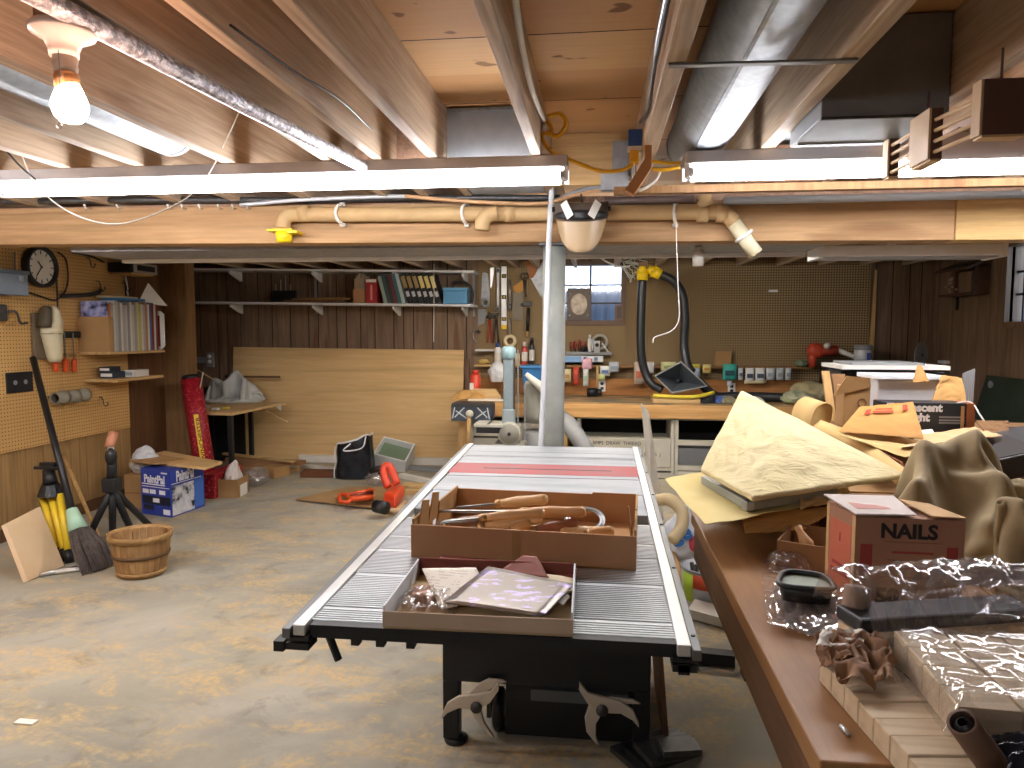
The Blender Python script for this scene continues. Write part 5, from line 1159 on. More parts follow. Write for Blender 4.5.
crumple('green_rag', (PY(803, 362, 7.3).x, 7.36, zl+.001), (.06, .06, .035), plain('rag_green', '#6c7b62', .8), 'small green rag on the ledge beside the orange tool', 'rag', 55, .3)
crumple('paper_wad', (PY(808, 392, 7.0).x, 6.95, BZ), (.16, .14, .1), plain('wad_khaki', '#9b8f68', .8, 0, '#b5aa85', 8), 'crumpled khaki bag on the bench behind the leaning board', 'bag', 57, .35)
crumple('paper_wad', (PY(795, 398, 6.8).x, 6.75, BZ), (.13, .1, .06), plain('wad_green', '#8f9a78', .8, 0, '#c9c5a8', 12), 'crumpled green and white wrapper near the hose end', 'wrapper', 58, .4)
# window sill pictures
a, e = PY(567, 316, YB-.035), PY(591, 288, YB-.035)
t = thing('picture_frame', 'square dark frame with oval portrait on the window sill', 'picture', ((a.x+e.x)/2, YB-.045, wz0))
b = MB(); b.bb(a.x, e.x, YB-.05, YB-.032, wz0+.001, e.z); b.build('frame', plain('pewter_frame', '#5a4f47', .5, .2), t, bev=.004)
cz = (wz0+e.z)/2; cx = (a.x+e.x)/2
b = MB(); b.lathe([(.001, 0), (.085, 0), (.085, .003), (.001, .004)], 30, T(cx, YB-.05, cz) @ RX(PI/2) @ Matrix.Diagonal((1, 1.3, 1, 1))); g = G('portrait_oval'); g.set(.4); g.col(g.ramp(g.noise(16, None, 3), [(.35, '#9a8876'), (.55, '#c7b8a6'), (.7, '#d6cbbd')])); b.build('oval_picture', g.m, t)
b = MB()
for sx_ in (-1, 1):
    for sz_ in (-1, 1): b.ball((cx+sx_*.095, YB-.051, cz+sz_*.115), .012, 8)
b.build('corner_stud', M_STEEL, t, 'all')
a, e = PY(615, 316, YB-.035), PY(623, 305, YB-.035)
b = MB(); b.bb(a.x, e.x, YB-.048, YB-.034, wz0+.001, e.z); t = tag(b.build('picture_frame', plain('small_frame', '#7a5a3c', .5), bev=.003), 'tiny brown frame at the right of the window sill', 'picture')
b = MB(); b.bb(a.x+.015, e.x-.015, YB-.0495, YB-.048, wz0+.02, e.z-.015); b.build('picture', plain('tiny_pic', '#4d4136', .5), t)
# stringy white cord hanging beside the window
rnd = random.Random(8); b = MB()
for k in range(9):
    p0 = PY(632+rnd.uniform(-4, 6), 257+rnd.uniform(0, 3), 7.3); pts = [p0]
    for j in range(4): pts.append(p0+Vector((rnd.uniform(-.09, .09), rnd.uniform(-.03, .03), -.06*(j+1)*rnd.uniform(.3, 1.1))))
    b.tube(spline(pts, 5), .005, 5)
tag(b.build('cord_tangle', plain('pale_cord', '#c9cdbd', .7), None, 'all'), 'tangle of pale cord hanging at the window corner', 'cord')
wire([PY(598, 256, 7.2), PY(609, 263, 7.25), PY(622, 267, 7.3), PY(630, 266, 7.3)], .01, M_PAPERW, 'white cable running from the duct to the window corner')
# ================================================================== RIGHT CORNER
t = thing('paint_can', 'white and grey paint can on the dark shelf at the pegboard end', 'can', PY(862, 362, 7.25))
a, e = PY(854, 362, 7.25), PY(872, 345, 7.25); r = (e.x-a.x)/2; c = Vector(((a.x+e.x)/2, 7.25, 0)); zs_ = PY(860, 363, 7.25).z
b = MB(); b.lathe([(r, .0), (r, (e.z-zs_)*.9)], 24, T(c.x, 7.25, zs_+.001)); b.build('can', plain('can_white', '#c6cbd2', .4), t, 'all')
b = MB(); b.lathe([(r*1.02, (e.z-zs_)*.72), (r*1.04, (e.z-zs_)*.74), (r*1.04, (e.z-zs_)*.98), (r*.9, e.z-zs_)], 24, T(c.x, 7.25, zs_+.001)); b.build('lid', M_GREY, t, 'all')
b = MB(); b.bb(c.x+r*.1, c.x+r*.6, 7.25-r*1.04, 7.25-r*.7, zs_+.03, zs_+.1); b.build('blue_print', plain('print_blue', '#3a4f8f', .5), t)
a, e = PY(828, 363, 7.2), PY(958, 364, 7.2)
b = MB(); b.bb(a.x, 3.2, 7.1, 7.45, zs_-.03, zs_); tag(b.build('wall_shelf', M_BLACKM), 'dark shelf in the right corner holding the paint can', 'shelf')
b = MB(); b.bb(a.x, a.x+.03, 7.1, 7.45, 0, zs_-.031); b.bb(3.17, 3.2, 7.1, 7.45, 0, zs_-.031); b.bb(a.x, 3.2, 7.43, 7.45, 0, zs_-.031); tag(b.build('shelf_support', M_BLACKM), 'dark panels under the corner shelf', 'support')
# fan-like light behind white bin
c = PY(921, 355, 7.2); t = thing('disc_fan', 'grey oval fan guard standing on the dark corner shelf', 'fan', (c.x, 7.2, zs_))
b = MB()
for k in range(5): b.tube(arc(c, .02+.025*k, 0, 2*PI, 24, (.6, .3, .1), (0, 0, 1))[:-1], .006, 6, True)
for k in range(10): a_ = k*PI/5; b.tube([c, c+(Vector((.6, .3, .1))*math.cos(a_)+Vector((0, 0, 1))*math.sin(a_))*.12], .004, 5)
b.build('guard', M_GREY, t); b = MB(); b.ball(c+Vector((0, .03, 0)), .035); b.build('hub', M_IRON, t, 'all')
b = MB(); b.tube([c+Vector((0, .02, -.1)), Vector((c.x, c.y+.02, zs_+.001))], .012); b.build('stem', M_IRON, t)
b = MB(); a = PY(949, 363, 7.2); b.bb(a.x-.06, a.x+.06, 7.15, 7.3, zs_+.001, zs_+.03); tag(b.build('white_box', M_WHITE, bev=.003), 'small white box on the dark corner shelf right of the fan', 'box')
b = MB(); b.bb(a.x-.12, a.x+.2, 7.16, 7.4, zs_+.031, zs_+.03+.005); 
# birdhouse on the right of the corner
a, e = PY(954, 297, 7.3), PY(988, 258, 7.3)
t = thing('birdhouse', 'dark wooden birdhouse shelf on the back wall corner', 'birdhouse', ((a.x+e.x)/2, 7.4, a.z))
# place on the right wall near the corner
b = MB(); yb0, yb1 = PX(957, 290, XR).y, PX(990, 290, XR).y; zt_ = PX(970, 261, XR).z; zb_ = PX(970, 296, XR).z
t.location = (XR-.1, (yb0+yb1)/2, zb_); t.matrix_basis = T(*t.location)
M_BH = plain('birdhouse_wood', '#4a3428', .7, 0, '#5b4232', 10)
b.bb(XR-.16, XR-.001, yb1, yb0, zb_, zb_+.02); b.bb(XR-.02, XR-.001, yb1, yb0, zb_+.02, zt_-.08); b.bb(XR-.13, XR-.02, yb1, yb1+.02, zb_+.02, zt_-.08); b.build('box', M_BH, t)
b = MB(); b.hexa([(XR-.2, yb1-.04, zt_-.1), (XR-.2, yb0+.04, zt_-.1), (XR-.001, yb0+.04, zt_-.02), (XR-.001, yb1-.04, zt_-.02), (XR-.2, yb1-.04, zt_-.08), (XR-.2, yb0+.04, zt_-.08), (XR-.001, yb0+.04, zt_), (XR-.001, yb1-.04, zt_)]); b.build('roof', M_BH, t)
b = MB(); b.bb(XR-.12, XR-.022, yb1+.06, (yb0+yb1)/2, zb_+.02, zt_-.11); b.build('front', M_PANEL_D, t)
rnd = random.Random(3); b = MB()
for k in range(14): b.ball((XR-.1-.03*rnd.random(), (yb0+yb1)/2+(yb0-yb1)*.45*rnd.random(), zb_+.04+.13*rnd.random()), .011, 6)
b.build('beads', plain('pale_beads', '#b9a08c', .5), t)['kind'] = 'stuff'
b = MB(); b.cyl((XR-.02, yb0-.05, zb_-.12), (XR-.02, yb0-.05, zb_-.001), .012); b.build('perch', M_BLACKM, t, 'all')
# leaning green board on the right wall
p0, p1 = PX(985, 375, XR-.05), PX(1024, 378, XR-.05)
b = MB(); b.hexa([(XR-.3, p1.y-1.2, .0), (XR-.3, p0.y, .0), (XR-.27, p0.y, .0), (XR-.27, p1.y-1.2, .0), (XR-.04, p1.y-1.2, p0.z), (XR-.04, p0.y, p0.z), (XR-.01, p0.y, p0.z), (XR-.01, p1.y-1.2, p0.z)])
t = tag(b.build('chalk_board', plain('dark_green_board', '#2f3a2f', .3, 0, '#36443a', 5), bev=.004), 'dark green board leaning on the right wall', 'board')
b = MB(); c = PX(988, 384, XR-.06); b.cyl((c.x-.012, c.y-.05, c.z), (c.x-.0, c.y-.05, c.z), .03, 12); b.build('button', M_GREY, t)
wire([PY(988, 253, 7.0), PX(1024, 243, XR-.06)], .006, M_GREY, 'thin curtain rod above the right window', 'curtain_rod', 'rod', sp=2)
# ================================================================== FLOOR BY THE PLYWOOD
# baseboard like white strips and scrap wood
b = MB(); a, e = PZ(298, 466, 0), PZ(345, 468, 0); b.bb(-3.2, -1.45, 7.27, 7.33, .0, .075); tag(b.build('white_strip', M_WHITE2, bev=.003), 'long white strip lying along the foot of the plywood', 'strip')
def plank(pa, pb, w, h, m, label, z=0, name='scrap_board', cat='board'):
    a, e = PZ(*pa, z), PZ(*pb, z); a.z = e.z = z+.001; d = (e-a).normalized(); s_ = Vector((-d.y, d.x, 0))*w
    if s_.y < 0: s_ = -s_
    b = MB(); q = [a, e, e+s_, a+s_]; b.hexa(q+[v+Vector((0, 0, h)) for v in q]); return tag(b.build(name, m, bev=.002), label, cat)
plank((297, 467), (334, 471), .05, .03, M_WHITE2, 'short white batten on the floor left of the black bag', .02)
plank((300, 478), (333, 478), .14, .06, wood('dark_scrap', '#6b4128', '#7d5034', 'X', 50, False), 'dark brown board lying on the floor left of the black bag')
plank((225, 462), (300, 466), .12, .04, M_CARD_D, 'long tan board on the scrap pile under the alcove table', .09)
plank((232, 476), (262, 477), .22, .09, M_CARD_D, 'cardboard slab on the scrap pile under the alcove table')
plank((274, 479), (290, 475), .2, .10, M_CARD, 'torn tan cardboard block at the right of the scrap pile')
plank((222, 455), (292, 463), .05, .02, M_PINE, 'thin pale lath on top of the scrap pile', .135, 'lath', 'lath')
plank((283, 476), (300, 470), .05, .03, M_PINE, 'short pale offcut beside the torn cardboard block')
# black bag with white trim
c = PZ(349, 481, 0)+Vector((0, .18, 0))
t = thing('tote_bag', 'black glossy bag with white trim on the floor by the plywood', 'bag', c)
b = MB(); n = 28
def fn(u, v):
    a = 2*PI*u; k = 1-.12*v+.1*nz((math.cos(a), math.sin(a), v*1.5), 1.8, 3); z = .36*v*(1+.12*math.cos(a)+.1*nz((math.cos(a), math.sin(a), 0), 1.3, 9))
    q = lambda s_: math.copysign(abs(s_)**.6, s_)
    return c+Vector((.18*k*q(math.cos(a)), .14*k*q(math.sin(a)), .004+z))
b.grid(n, 10, fn); b.build('bag', plain('bag_black', '#14161c', .25, 0, '#23262e', 9, .3, 14), t, 'all', solid=.004, sub=1)
b = MB(); b.tube([fn(i/n, 1)+Vector((0, 0, .004)) for i in range(n)], .009, 6, True); b.tube(spline([fn(.55, k/6)+Vector((-.012, -.01, 0)) for k in range(7)], 3), .008, 6); b.tube(spline([fn(.75, .95), fn(.72, .8)+Vector((0, -.03, 0)), fn(.85, .75)+Vector((0, -.04, 0)), fn(.92, .98)], 6), .007, 6); b.build('trim', M_WHITE, t, 'all')
b = MB(); b.ball(c+Vector((-.02, -.0, .27)), (.13, .1, .07)); b.build('contents', plain('pink_cloth', '#b98a83', .8, 0, '#8d4a44', 12), t, 'all')
# white box with green inside
p = PZ(360, 476, 0); p = Vector((p.x+.12, 7.05, 0))
t = thing('foam_box', 'white tilted box with green inside behind the black bag', 'box', p)
Mt = T(p.x+.1, p.y, .05) @ RY(.22) @ RX(.5)
b = MB(); w, d, h, th = .34, .3, .2, .015
b.bb(-w/2, w/2, -d/2, d/2, 0, th, Mt); b.bb(-w/2, -w/2+th, -d/2, d/2, th, h, Mt); b.bb(w/2-th, w/2, -d/2, d/2, th, h, Mt); b.bb(-w/2+th, w/2-th, -d/2, -d/2+th, th, h, Mt); b.bb(-w/2+th, w/2-th, d/2-th, d/2, th, h, Mt); b.build('box', plain('foam_white', '#d9dbd9', .6), t)
b = MB(); b.bb(-w/2+th, w/2-th, -d/2+th, d/2-th, th, h*.65, Mt); b.build('lining', plain('green_lining', '#6f8168', .7), t)
# cardboard sheets on the floor
def sheet(pix, z, m, label, name='cardboard_sheet', cat='cardboard', th=.006, wav=.012, seed=1, n=14):
    c4 = [PZ(*q, z) for q in pix]
    b = MB(); b.grid(n, n, lambda u, v: quad(c4, u, v)+Vector((0, 0, .008+wav*(1+nz((u*3, v*3, seed), 1.5, seed))))); return tag(b.build(name, m, None, 'all', solid=th, offset=0, sub=1), label, cat)
sheet([(293, 501), (345, 489), (410, 487), (393, 513)], 0, plain('floor_card', '#a8875a', .85, 0, '#9a784c', 5), 'brown cardboard lying on the floor under the orange tool', wav=.007)
plank((335, 498), (372, 499), .1, .012, M_PINE, 'thin wooden strip under the orange handled tool', .05)
# orange saw with handle on the cardboard
o = PZ(356, 497, .06); e = PZ(374, 493, .06)
t = thing('bow_saw', 'orange handled saw lying on the floor cardboard', 'saw', (o.x, o.y, .06))
b = MB(); ring = [PZ(339, 497, .08), PZ(341, 502, .08), PZ(348, 502, .08), PZ(351, 499, .09), PZ(347, 495, .09), PZ(341, 494, .09)]; b.tube(ring, .018, 8, True); b.tube([ring[3], PZ(373, 497, .09)], .022); b.tube([ring[4], PZ(373, 490, .1)], .018); b.build('handle', plain('bright_orange', '#d9521f', .45), t, 'all')
b = MB(); b.tube([PZ(351, 497, .1), PZ(372, 493, .1)], .024); b.build('grip', plain('dark_red2', '#7b2b1a', .5), t, 'all')
# orange power tool (string trimmer / saw guard)
c = PZ(392, 505, .03)
t = thing('power_saw', 'bright orange tool with handle and guard on the floor', 'power tool', PZ(392, 508, 0))
M_OB = plain('tool_orange', '#d8431f', .4)
q = [PZ(383, 507, .04), PZ(395, 511, .04), PZ(405, 497, .04), PZ(396, 491, .04)]; y_ = q[0].y
b = MB(); top_ = [PY(384, 492, q[0].y+.02), PY(396, 496, q[1].y+.05), PY(404, 485, q[2].y+.02), PY(391, 483, q[3].y-.05)]
b.hexa(q+top_); b.build('guard', M_OB, t, bev=.02)
b = MB(); b.tube(spline([PY(388, 487, y_+.1), PY(384, 475, y_+.14), PY(384, 468, y_+.16), PY(388, 466, y_+.17), PY(392, 471, y_+.16), PY(397, 484, y_+.12)], 6), .032, 10); b.build('handle', M_OB, t, 'all')
b = MB(); b.tube([PY(381, 474, y_+.16), PY(381, 468, y_+.16), PY(370, 471, y_+.16)], .028, 8); b.build('trigger_grip', M_BLACK, t, 'all')
b = MB(); b.tube([PZ(376, 506, .085), PZ(386, 508, .085)], .05, 12); b.build('motor', M_BLACKM, t, 'all')
b = MB(); b.tube([PZ(384, 510, .055), PZ(397, 511, .055), PZ(405, 502, .055)], .022, 8); b.build('shoe', plain('shoe_tan', '#c3a27c', .5), t, 'all')
for k, (pa, pb, m_, lb) in enumerate((((398, 478), (435, 486), M_WHITE2, 'white bent strip on the floor behind the orange tool'), ((402, 488), (425, 489), M_PINE, 'pale board end on the floor right of the orange tool'), ((405, 495), (420, 495), M_PINE, 'short pale board right of the orange guard'), ((403, 469.5), (440, 472.5), M_GREY, 'grey strip on the floor along the plywood foot'))):
    plank(pa, pb, .07, .04, m_, lb)
crumple('clear_bag', PZ(376, 488, 0)+Vector((0, .1, 0)), (.12, .1, .07), M_BAGC, 'clear crumpled plastic beside the orange tool', 'bag', 77, .35)
b = MB(); p = PZ(26, 723, 0); b.box((p.x, p.y, .004), (.075, .03, .006), None); tag(b.build('paper_scrap', M_PAPERW), 'small white scrap on the near left floor', 'scrap')
# ================================================================== CEILING THINGS
# bulb in a porcelain holder
BY = 1.38
c = PY(70, 106, BY); hx = PY(63, 36, BY)
t = thing('bulb_lamp', 'bare lit bulb in a white porcelain ceiling holder at top left', 'lamp', (hx.x, BY, hx.z))
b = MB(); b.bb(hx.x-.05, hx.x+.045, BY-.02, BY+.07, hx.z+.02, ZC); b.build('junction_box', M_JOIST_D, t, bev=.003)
b = MB(); b.lathe([(.001, .022), (.055, .02), (.062, .012), (.06, .002), (.035, -.012), (.028, -.03), (.027, -.042), (.001, -.042)], 30, T(hx)); b.build('porcelain_base', plain('porcelain', '#e6d9cf', .25), t, 'all')
b = MB(); b.lathe([(.023, -.042), (.024, -.05), (.022, -.056), (.024, -.062), (.022, -.07), (.022, -.075)], 22, T(hx+Vector((.002, 0, 0)))); b.build('socket_sleeve', plain('beige_socket', '#c9b6a2', .4), t, 'all')
b = MB(); b.lathe([(.022, -.074), (.0245, -.085), (.0225, -.11), (.017, -.112)], 22, T(hx+Vector((.004, 0, 0)))); b.build('brass_shell', plain('brass_shell', '#c99a6a', .3, .6), t, 'all')
r = .034
prof = [(.014, .062), (.017, .048), (.026, .028), (r, .006), (r, -.006), (r*.88, -.02), (r*.6, -.031), (.001, -.0345)]
b = MB(); b.lathe(prof[::-1], 28, T(c)); b.build('glass_bulb', emit('bulb_glow', '#ffcbb2', BULB_E), t, 'all')
b = MB(); b.lathe([(.013, .06), (.0145, .062), (.0145, .08), (.013, .09)], 18, T(c)); b.build('screw_base', M_STEEL, t, 'all')
b = MB(); b.tube([hx+Vector((.012, -.03, -.04)), hx+Vector((.014, -.03, -.09)), c+Vector((.002, -.037, .0)), c+Vector((.003, -.037, -.045))], .0012, 5); b.build('pull_chain', M_GREY, t)
b = MB(); b.tube(arc(c+Vector((.003, -.037, -.05)), .006, 0, 2*PI, 10, (1, 0, 0), (0, 0, 1))[:-1], .0012, 5, True); b.build('chain_ring', M_GREY, t)
# foil pipe along the joist
g = G('crinkled_foil'); g.set(.28, .85); g.col(g.ramp(g.noise(60, None, 3), [(.4, '#8d8b8e'), (.6, '#dcdadc')])); g.bump(g.noise(90, None, 4, .7), 1.0, .012)
a, e = PZ(45, 0, 2.048), PZ(352, 161, 2.048)
d = (e-a).normalized()
b = MB(); b.tube([a-d*.9, a, lerp(a, e, .5)+Vector((0, 0, -.004)), e, e+d*.3], .022, 14); tag(b.build('foil_pipe', g.m, None, 'all'), 'foil wrapped pipe running along a left joist', 'pipe')
# round ducts
def rduct(x, z, r, y0, y1, label):
    t = thing('round_duct', label, 'duct', (x, (y0+y1)/2, z-r))
    b = MB(); b.cyl((x, y0, z), (x, y1, z), r, 36); b.build('pipe', M_GALV, t, 'all')
    for y_ in (y0+.5*(y1-y0), y1-.03):
        b = MB(); b.lathe([(r+.0005, 0), (r+.003, .004), (r+.003, .012), (r+.0005, .016)], 36, T(x, y_, z) @ RX(-PI/2)); b.build('crimp_ring', M_GALV, t, 'all')
    b = MB(); b.bb(x-r*.4, x-r*.3, y0, y1, z-r*.955, z-r*.93); b.build('seam', M_GALV, t)
rduct(.390, 2.193, .112, -.6, 3.1, 'fat round galvanized duct between the right joists')
rduct(-1.63, 2.19, .1, -.6, 2.62, 'round galvanized duct between the left joists')
# duct hanger strap across two joists
a, e = PZ(668, 67, 2.068), PZ(857, 62, 2.068)
b = MB(); b.hexa([a+Vector((0, -.012, 0)), e+Vector((0, -.012, 0)), e+Vector((0, .012, 0)), a+Vector((0, .012, 0)), a+Vector((0, -.012, .006)), e+Vector((0, -.012, .006)), e+Vector((0, .012, .006)), a+Vector((0, .012, .006))])
tag(b.build('duct_strap', plain('strap_steel', '#77787a', .4, .6), bev=.002), 'flat metal strap holding the round duct under two joists', 'strap')
# rectangular duct at the right
t = thing('joist_duct', 'square grey duct end hanging between the right joists above the rack', 'duct', (.8, 2.2, 2.012))
M_DB = plain('grey_sheet_duct', '#80868c', .55, .25, '#8c9298', 10)
b = MB(); DY = PZ(900, 12, ZC).y; DZ = PY(870, 118, DY).z; DE = PZ(800, 149, DZ).y; b.bb(.626, .970, DY, DE, DZ+.004, 2.306); b.build('box', M_DB, t, bev=.004)
b = MB(); b.bb(.626, .968, DY-.004, DY+.006, DZ-.002, DZ+.006); b.build('lip', M_IRON, t)
b = MB(); b.bb(.64, .955, DE-.05, DE-.045, DZ+.001, DZ+.0045); b.build('seam', M_IRON, t)
b = MB(); b.bb(.63, .966, DE+.001, 2.75, 2.10, 2.14); b.build('tail', M_DB, t)
# sheet metal between joists
b = MB(); b.bb(-.610, -.258, 2.86, 3.45, 2.078, 2.305); t = tag(b.build('duct_box', plain('flat_galvanized', '#a6abb0', .6, .2, '#b3b8bc', 14), bev=.003), 'square galvanized duct end between two joists above the left tubes', 'duct')
b = MB(); b.bb(-.608, -.26, 2.85, 2.859, 2.29, 2.303); b.build('flange', M_GALV, t)
# blocking between the joists beyond the lights
b = MB(); b.bb(-.218, .154, 3.28, 3.32, 2.078, 2.305); tag(b.build('joist_blocking', M_PINE), 'pale wood blocking between joists behind the yellow cord', 'blocking')
b = MB(); a, e = PY(612, 195, 3.2), PY(640, 140, 3.2); b.bb(a.x, e.x+.03, 3.2, 3.23, 2.076, e.z); b.bb(a.x-.05, e.x-.05, 3.16, 3.2, 2.03, 2.11); tag(b.build('metal_bracket', M_GALV_D), 'grey metal bracket behind the blue box', 'bracket')
for (x0, x1, y_, lb) in ((-.83+.002, -.654, 2.9, 'left'), (-1.03+.002, -.868, 2.95, 'far left'), (.625, .97, 3.3, 'right')):
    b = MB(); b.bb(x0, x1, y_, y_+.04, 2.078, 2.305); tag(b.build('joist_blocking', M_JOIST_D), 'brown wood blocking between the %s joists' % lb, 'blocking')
# pale furring strip over the beam and brown board at the right
a, e = PY(614, 191, 3.0), PY(1024, 184, 3.0)
b = MB(); b.bb(a.x, 2.3, 3.0, 3.04, a.z-.012, a.z+.018); tag(b.build('furring_strip', M_POST), 'pale wooden strip below the right fluorescent light', 'strip')
b = MB(); b.bb(1.03, 2.4, 2.25, 2.60, 1.998, 2.012); b.bb(1.12, 1.16, 2.3, 2.55, 2.012, ZJ); tag(b.build('hardboard_panel', plain('mauve_board', '#8d7466', .7, 0, '#9a8072', 4)), 'flat brown board under the joists at the upper right', 'board')
# rack of dowels under the right joist
t = thing('dowel_rack', 'wooden rack with pale dowels under the upper right joist', 'rack', (.98, 2.1, 1.93))
M_RACK = plain('rack_dark', '#5a3f37', .7); M_RACKL = plain('rack_pale', '#d4b78e', .6, 0, '#c9aa80', 10)
def rblk(x0, x1, y0, y1, z0, z1, nm):
    b = MB(); b.bb(x0, x1, y0, y1, z0, z1); o = b.build(nm, M_RACK, t, bev=.002)
    b = MB(); b.bb(x0-.006, x0-.0003, y0, y1, z0, z1); b.bb(x0, x1, y0, y1, z0-.006, z0-.0003); b.build('pale_edge', M_RACKL, o)
cC, cB, cA = PY(986, 108, 1.8), PY(921, 138, 2.12), PY(887, 160, 2.44)
rblk(cC.x-.006, cC.x+.085, 1.8, 1.84, cC.z-.06, PY(1000, 78, 1.8).z, 'block'); rblk(cB.x, cB.x+.03, 2.06, 2.18, cB.z-.07, PY(930, 112, 2.1).z, 'block'); rblk(cA.x, cA.x+.03, 2.42, 2.46, cA.z-.055, PY(890, 139, 2.44).z, 'block')
for xx, yy, zz in ((cC.x+.04, 1.82, PY(1000, 78, 1.8).z), (cB.x+.015, 2.12, PY(930, 112, 2.1).z), (cA.x+.015, 2.44, PY(890, 139, 2.44).z)): b = MB(); b.cyl((xx, yy, zz-.001), (xx, yy, ZJ), .003, 8); b.build('hanger_rod', M_RACK, t)
for k in range(4):
    b = MB(); q0, q1, q2 = Vector((cA.x+.012, 2.46, cA.z-.04+.028*k)), Vector((cB.x+.012, 2.1, cB.z-.05+.028*k)), Vector((cC.x+.012, 1.82, cC.z-.045+.026*k)); b.tube(spline([q0, q1, q2], 4), .0055, 8); b.build('dowel', M_RACKL, t)
# hanging block, blue box, yellow cord
x0 = PY(640, 180, 2.62)
a = [PY(628, 193, 2.62), PY(637, 193, 2.62), PY(652, 140, 2.62), PY(645, 136, 2.62)]
b = MB(); p = [PY(*q, 2.60) for q in ((625, 190), (634, 195), (652, 167), (652, 136), (644, 137), (645, 158))]
b.prism([(q.x, q.z) for q in p], -.05, Matrix(((1, 0, 0, 0), (0, 0, 1, 2.65), (0, 1, 0, 0), (0, 0, 0, 1))))
t = tag(b.build('wooden_hook', wood('hook_wood', '#a8764a', '#bd8a5a', 'Z', 60, False), bev=.003), 'wooden handle shaped block hanging below the joist by the blue box', 'hook')
b = MB(); b.tube(spline([PY(648, 137, 2.62), PY(648, 128, 2.62), PY(651, 118, 2.6), PY(647, 108, 2.6), PY(652, 98, 2.6)], 6), .003, 6); b.build('hanging_wire', M_IRON, t)
bx0, bx1 = PY(628, 148, 2.75), PY(640, 131, 2.75)
t = thing('outlet_box', 'blue electrical box with a yellow plug on the joist side', 'electrical box', (bx0.x, 2.75, bx0.z))
b = MB(); b.bb(bx0.x, .154, 2.72, 2.77, bx0.z, bx1.z); b.build('box', plain('box_blue', '#27519c', .45), t, bev=.003)
b = MB(); b.bb(bx0.x-.003, .154, 2.718, 2.772, bx0.z-.012, bx0.z-.001); b.build('cover', M_WHITE2, t)
b = MB(); b.bb(bx0.x+.006, bx0.x+.04, 2.725, 2.765, bx0.z-.06, bx0.z-.013); b.build('plug', plain('cord_yellow', '#e2a91e', .45), t, bev=.006)
CY = plain('cord_yellow', '')
pl_ = Vector((bx0.x+.02, 2.74, bx0.z-.061))
wire([PY(548, 116, 2.72)+Vector((0, 0, 0)), PY(560, 114, 2.72), PY(566, 124, 2.72), PY(558, 136, 2.72), PY(545, 133, 2.72), PY(543, 140, 2.72), PY(552, 152, 2.72), PY(575, 162, 2.72), PY(600, 171, 2.73), PY(622, 170, 2.74), pl_], .0075, CY, 'yellow extension cord swagging from the joist to the blue box', 'extension_cord', 'cord')
wire([PY(543, 130, 2.735), PY(547, 122, 2.735), PY(552, 130, 2.735), PY(546, 134, 2.735)], .006, CY, 'small yellow cord loop tied on the joist', 'extension_cord', 'cord')
wire([pl_+Vector((0, 0.01, 0)), PY(634, 182, 2.73), PY(640, 190, 2.72), PY(655, 181, 2.78), PY(661, 170, 2.8)], .006, M_WHITE2, 'white cable looping under the wooden hook', n=6)
wire([PY(650, 161, 2.8), PY(668, 163, 2.8), PY(681, 163, 2.8)], .007, CY, 'yellow cord running to the right fluorescent light', 'extension_cord', 'cord')
wire([PY(652, 169, 2.78), PY(664, 170, 2.78), PY(680, 167, 2.78)], .007, CY, 'lower yellow cord beside the right fluorescent light', 'extension_cord', 'cord')
wire([PZ(513, -20, 2.15), PZ(521, 40, 2.14), PZ(532, 90, 2.12), PY(543, 118, 2.69), PY(544, 130, 2.7)], .0085, M_WHITE2, 'white cable stapled along the centre joist')
wire([PZ(672, -20, 2.12), PZ(664, 20, 2.12), PZ(654, 70, 2.11), PZ(648, 110, 2.1), PY(640, 122, 2.7)], .006, M_BLACK, 'black cable running down the joist to the blue box')
wire([PZ(668, -10, 2.2), PZ(658, 40, 2.2), PZ(652, 90, 2.19)], .008, M_STEEL, 'shiny tube running along the joist side', 'conduit', 'conduit')
for k, (px, py, lb) in enumerate(((294, 72, 'left'),)):
    wire([PZ(230, 25, 2.09), PZ(292, 70, 2.09), PZ(340, 100, 2.1), PZ(372, 130, 2.12)], .0035, M_BLACK, 'thin black wire along a left joist', n=5)
# drooping string at the left
wire([PY(20, 150, 2.6), PY(32, 178, 2.6), PY(55, 203, 2.6), PY(85, 219, 2.6), PY(118, 224, 2.6), PY(155, 214, 2.6), PY(190, 195, 2.6), PY(212, 168, 2.6), PY(240, 110, 2.6)], .0028, M_PAPERW, 'thin white string drooping in front of the left tubes', 'string', 'string', n=5)
wire([PY(0, 147, 2.55), PY(8, 153, 2.55), PY(20, 166, 2.55), PY(36, 180, 2.55)], .004, M_BLACKM, 'dark wire dipping at the left frame edge', n=5)
# cables along the top of the beam
wire([PY(-10, 202, 3.475), PY(150, 200, 3.475), PY(300, 200, 3.475), PY(420, 198, 3.475), PY(560, 198, 3.475)], .016, M_IRON, 'thick dark cable along the top of the beam')
wire([PY(240, 205, 3.44), PY(300, 200, 3.44), PY(370, 197, 3.44), PY(410, 196, 3.44)], .01, plain('silver_cable', '#b9bcc0', .4, .3), 'grey cable along the beam left of centre')
wire([PY(405, 196, 3.39), PY(450, 200, 3.39), PY(500, 203, 3.37), PY(545, 203, 3.375), PY(575, 195, 3.38), PY(612, 187, 3.3)], .009, plain('tan_cable', '#b98f66', .5), 'tan cable crossing in front of the beam to the bracket')
wire([PY(552, 202, 3.42), PY(580, 191, 3.40), PY(612, 183, 3.25), PY(630, 172, 3.2)], .011, M_GREY, 'grey cable rising behind the face shield to the bracket')
b = MB(); a, e = PY(604, 201, 3.44), PY(694, 199, 3.44); b.cyl(a, e, .018, 14); tag(b.build('dark_pipe', plain('brown_pipe', '#5f4f4a', .5), None, 'all'), 'dark pipe above the beige pipe right of the face shield', 'pipe')
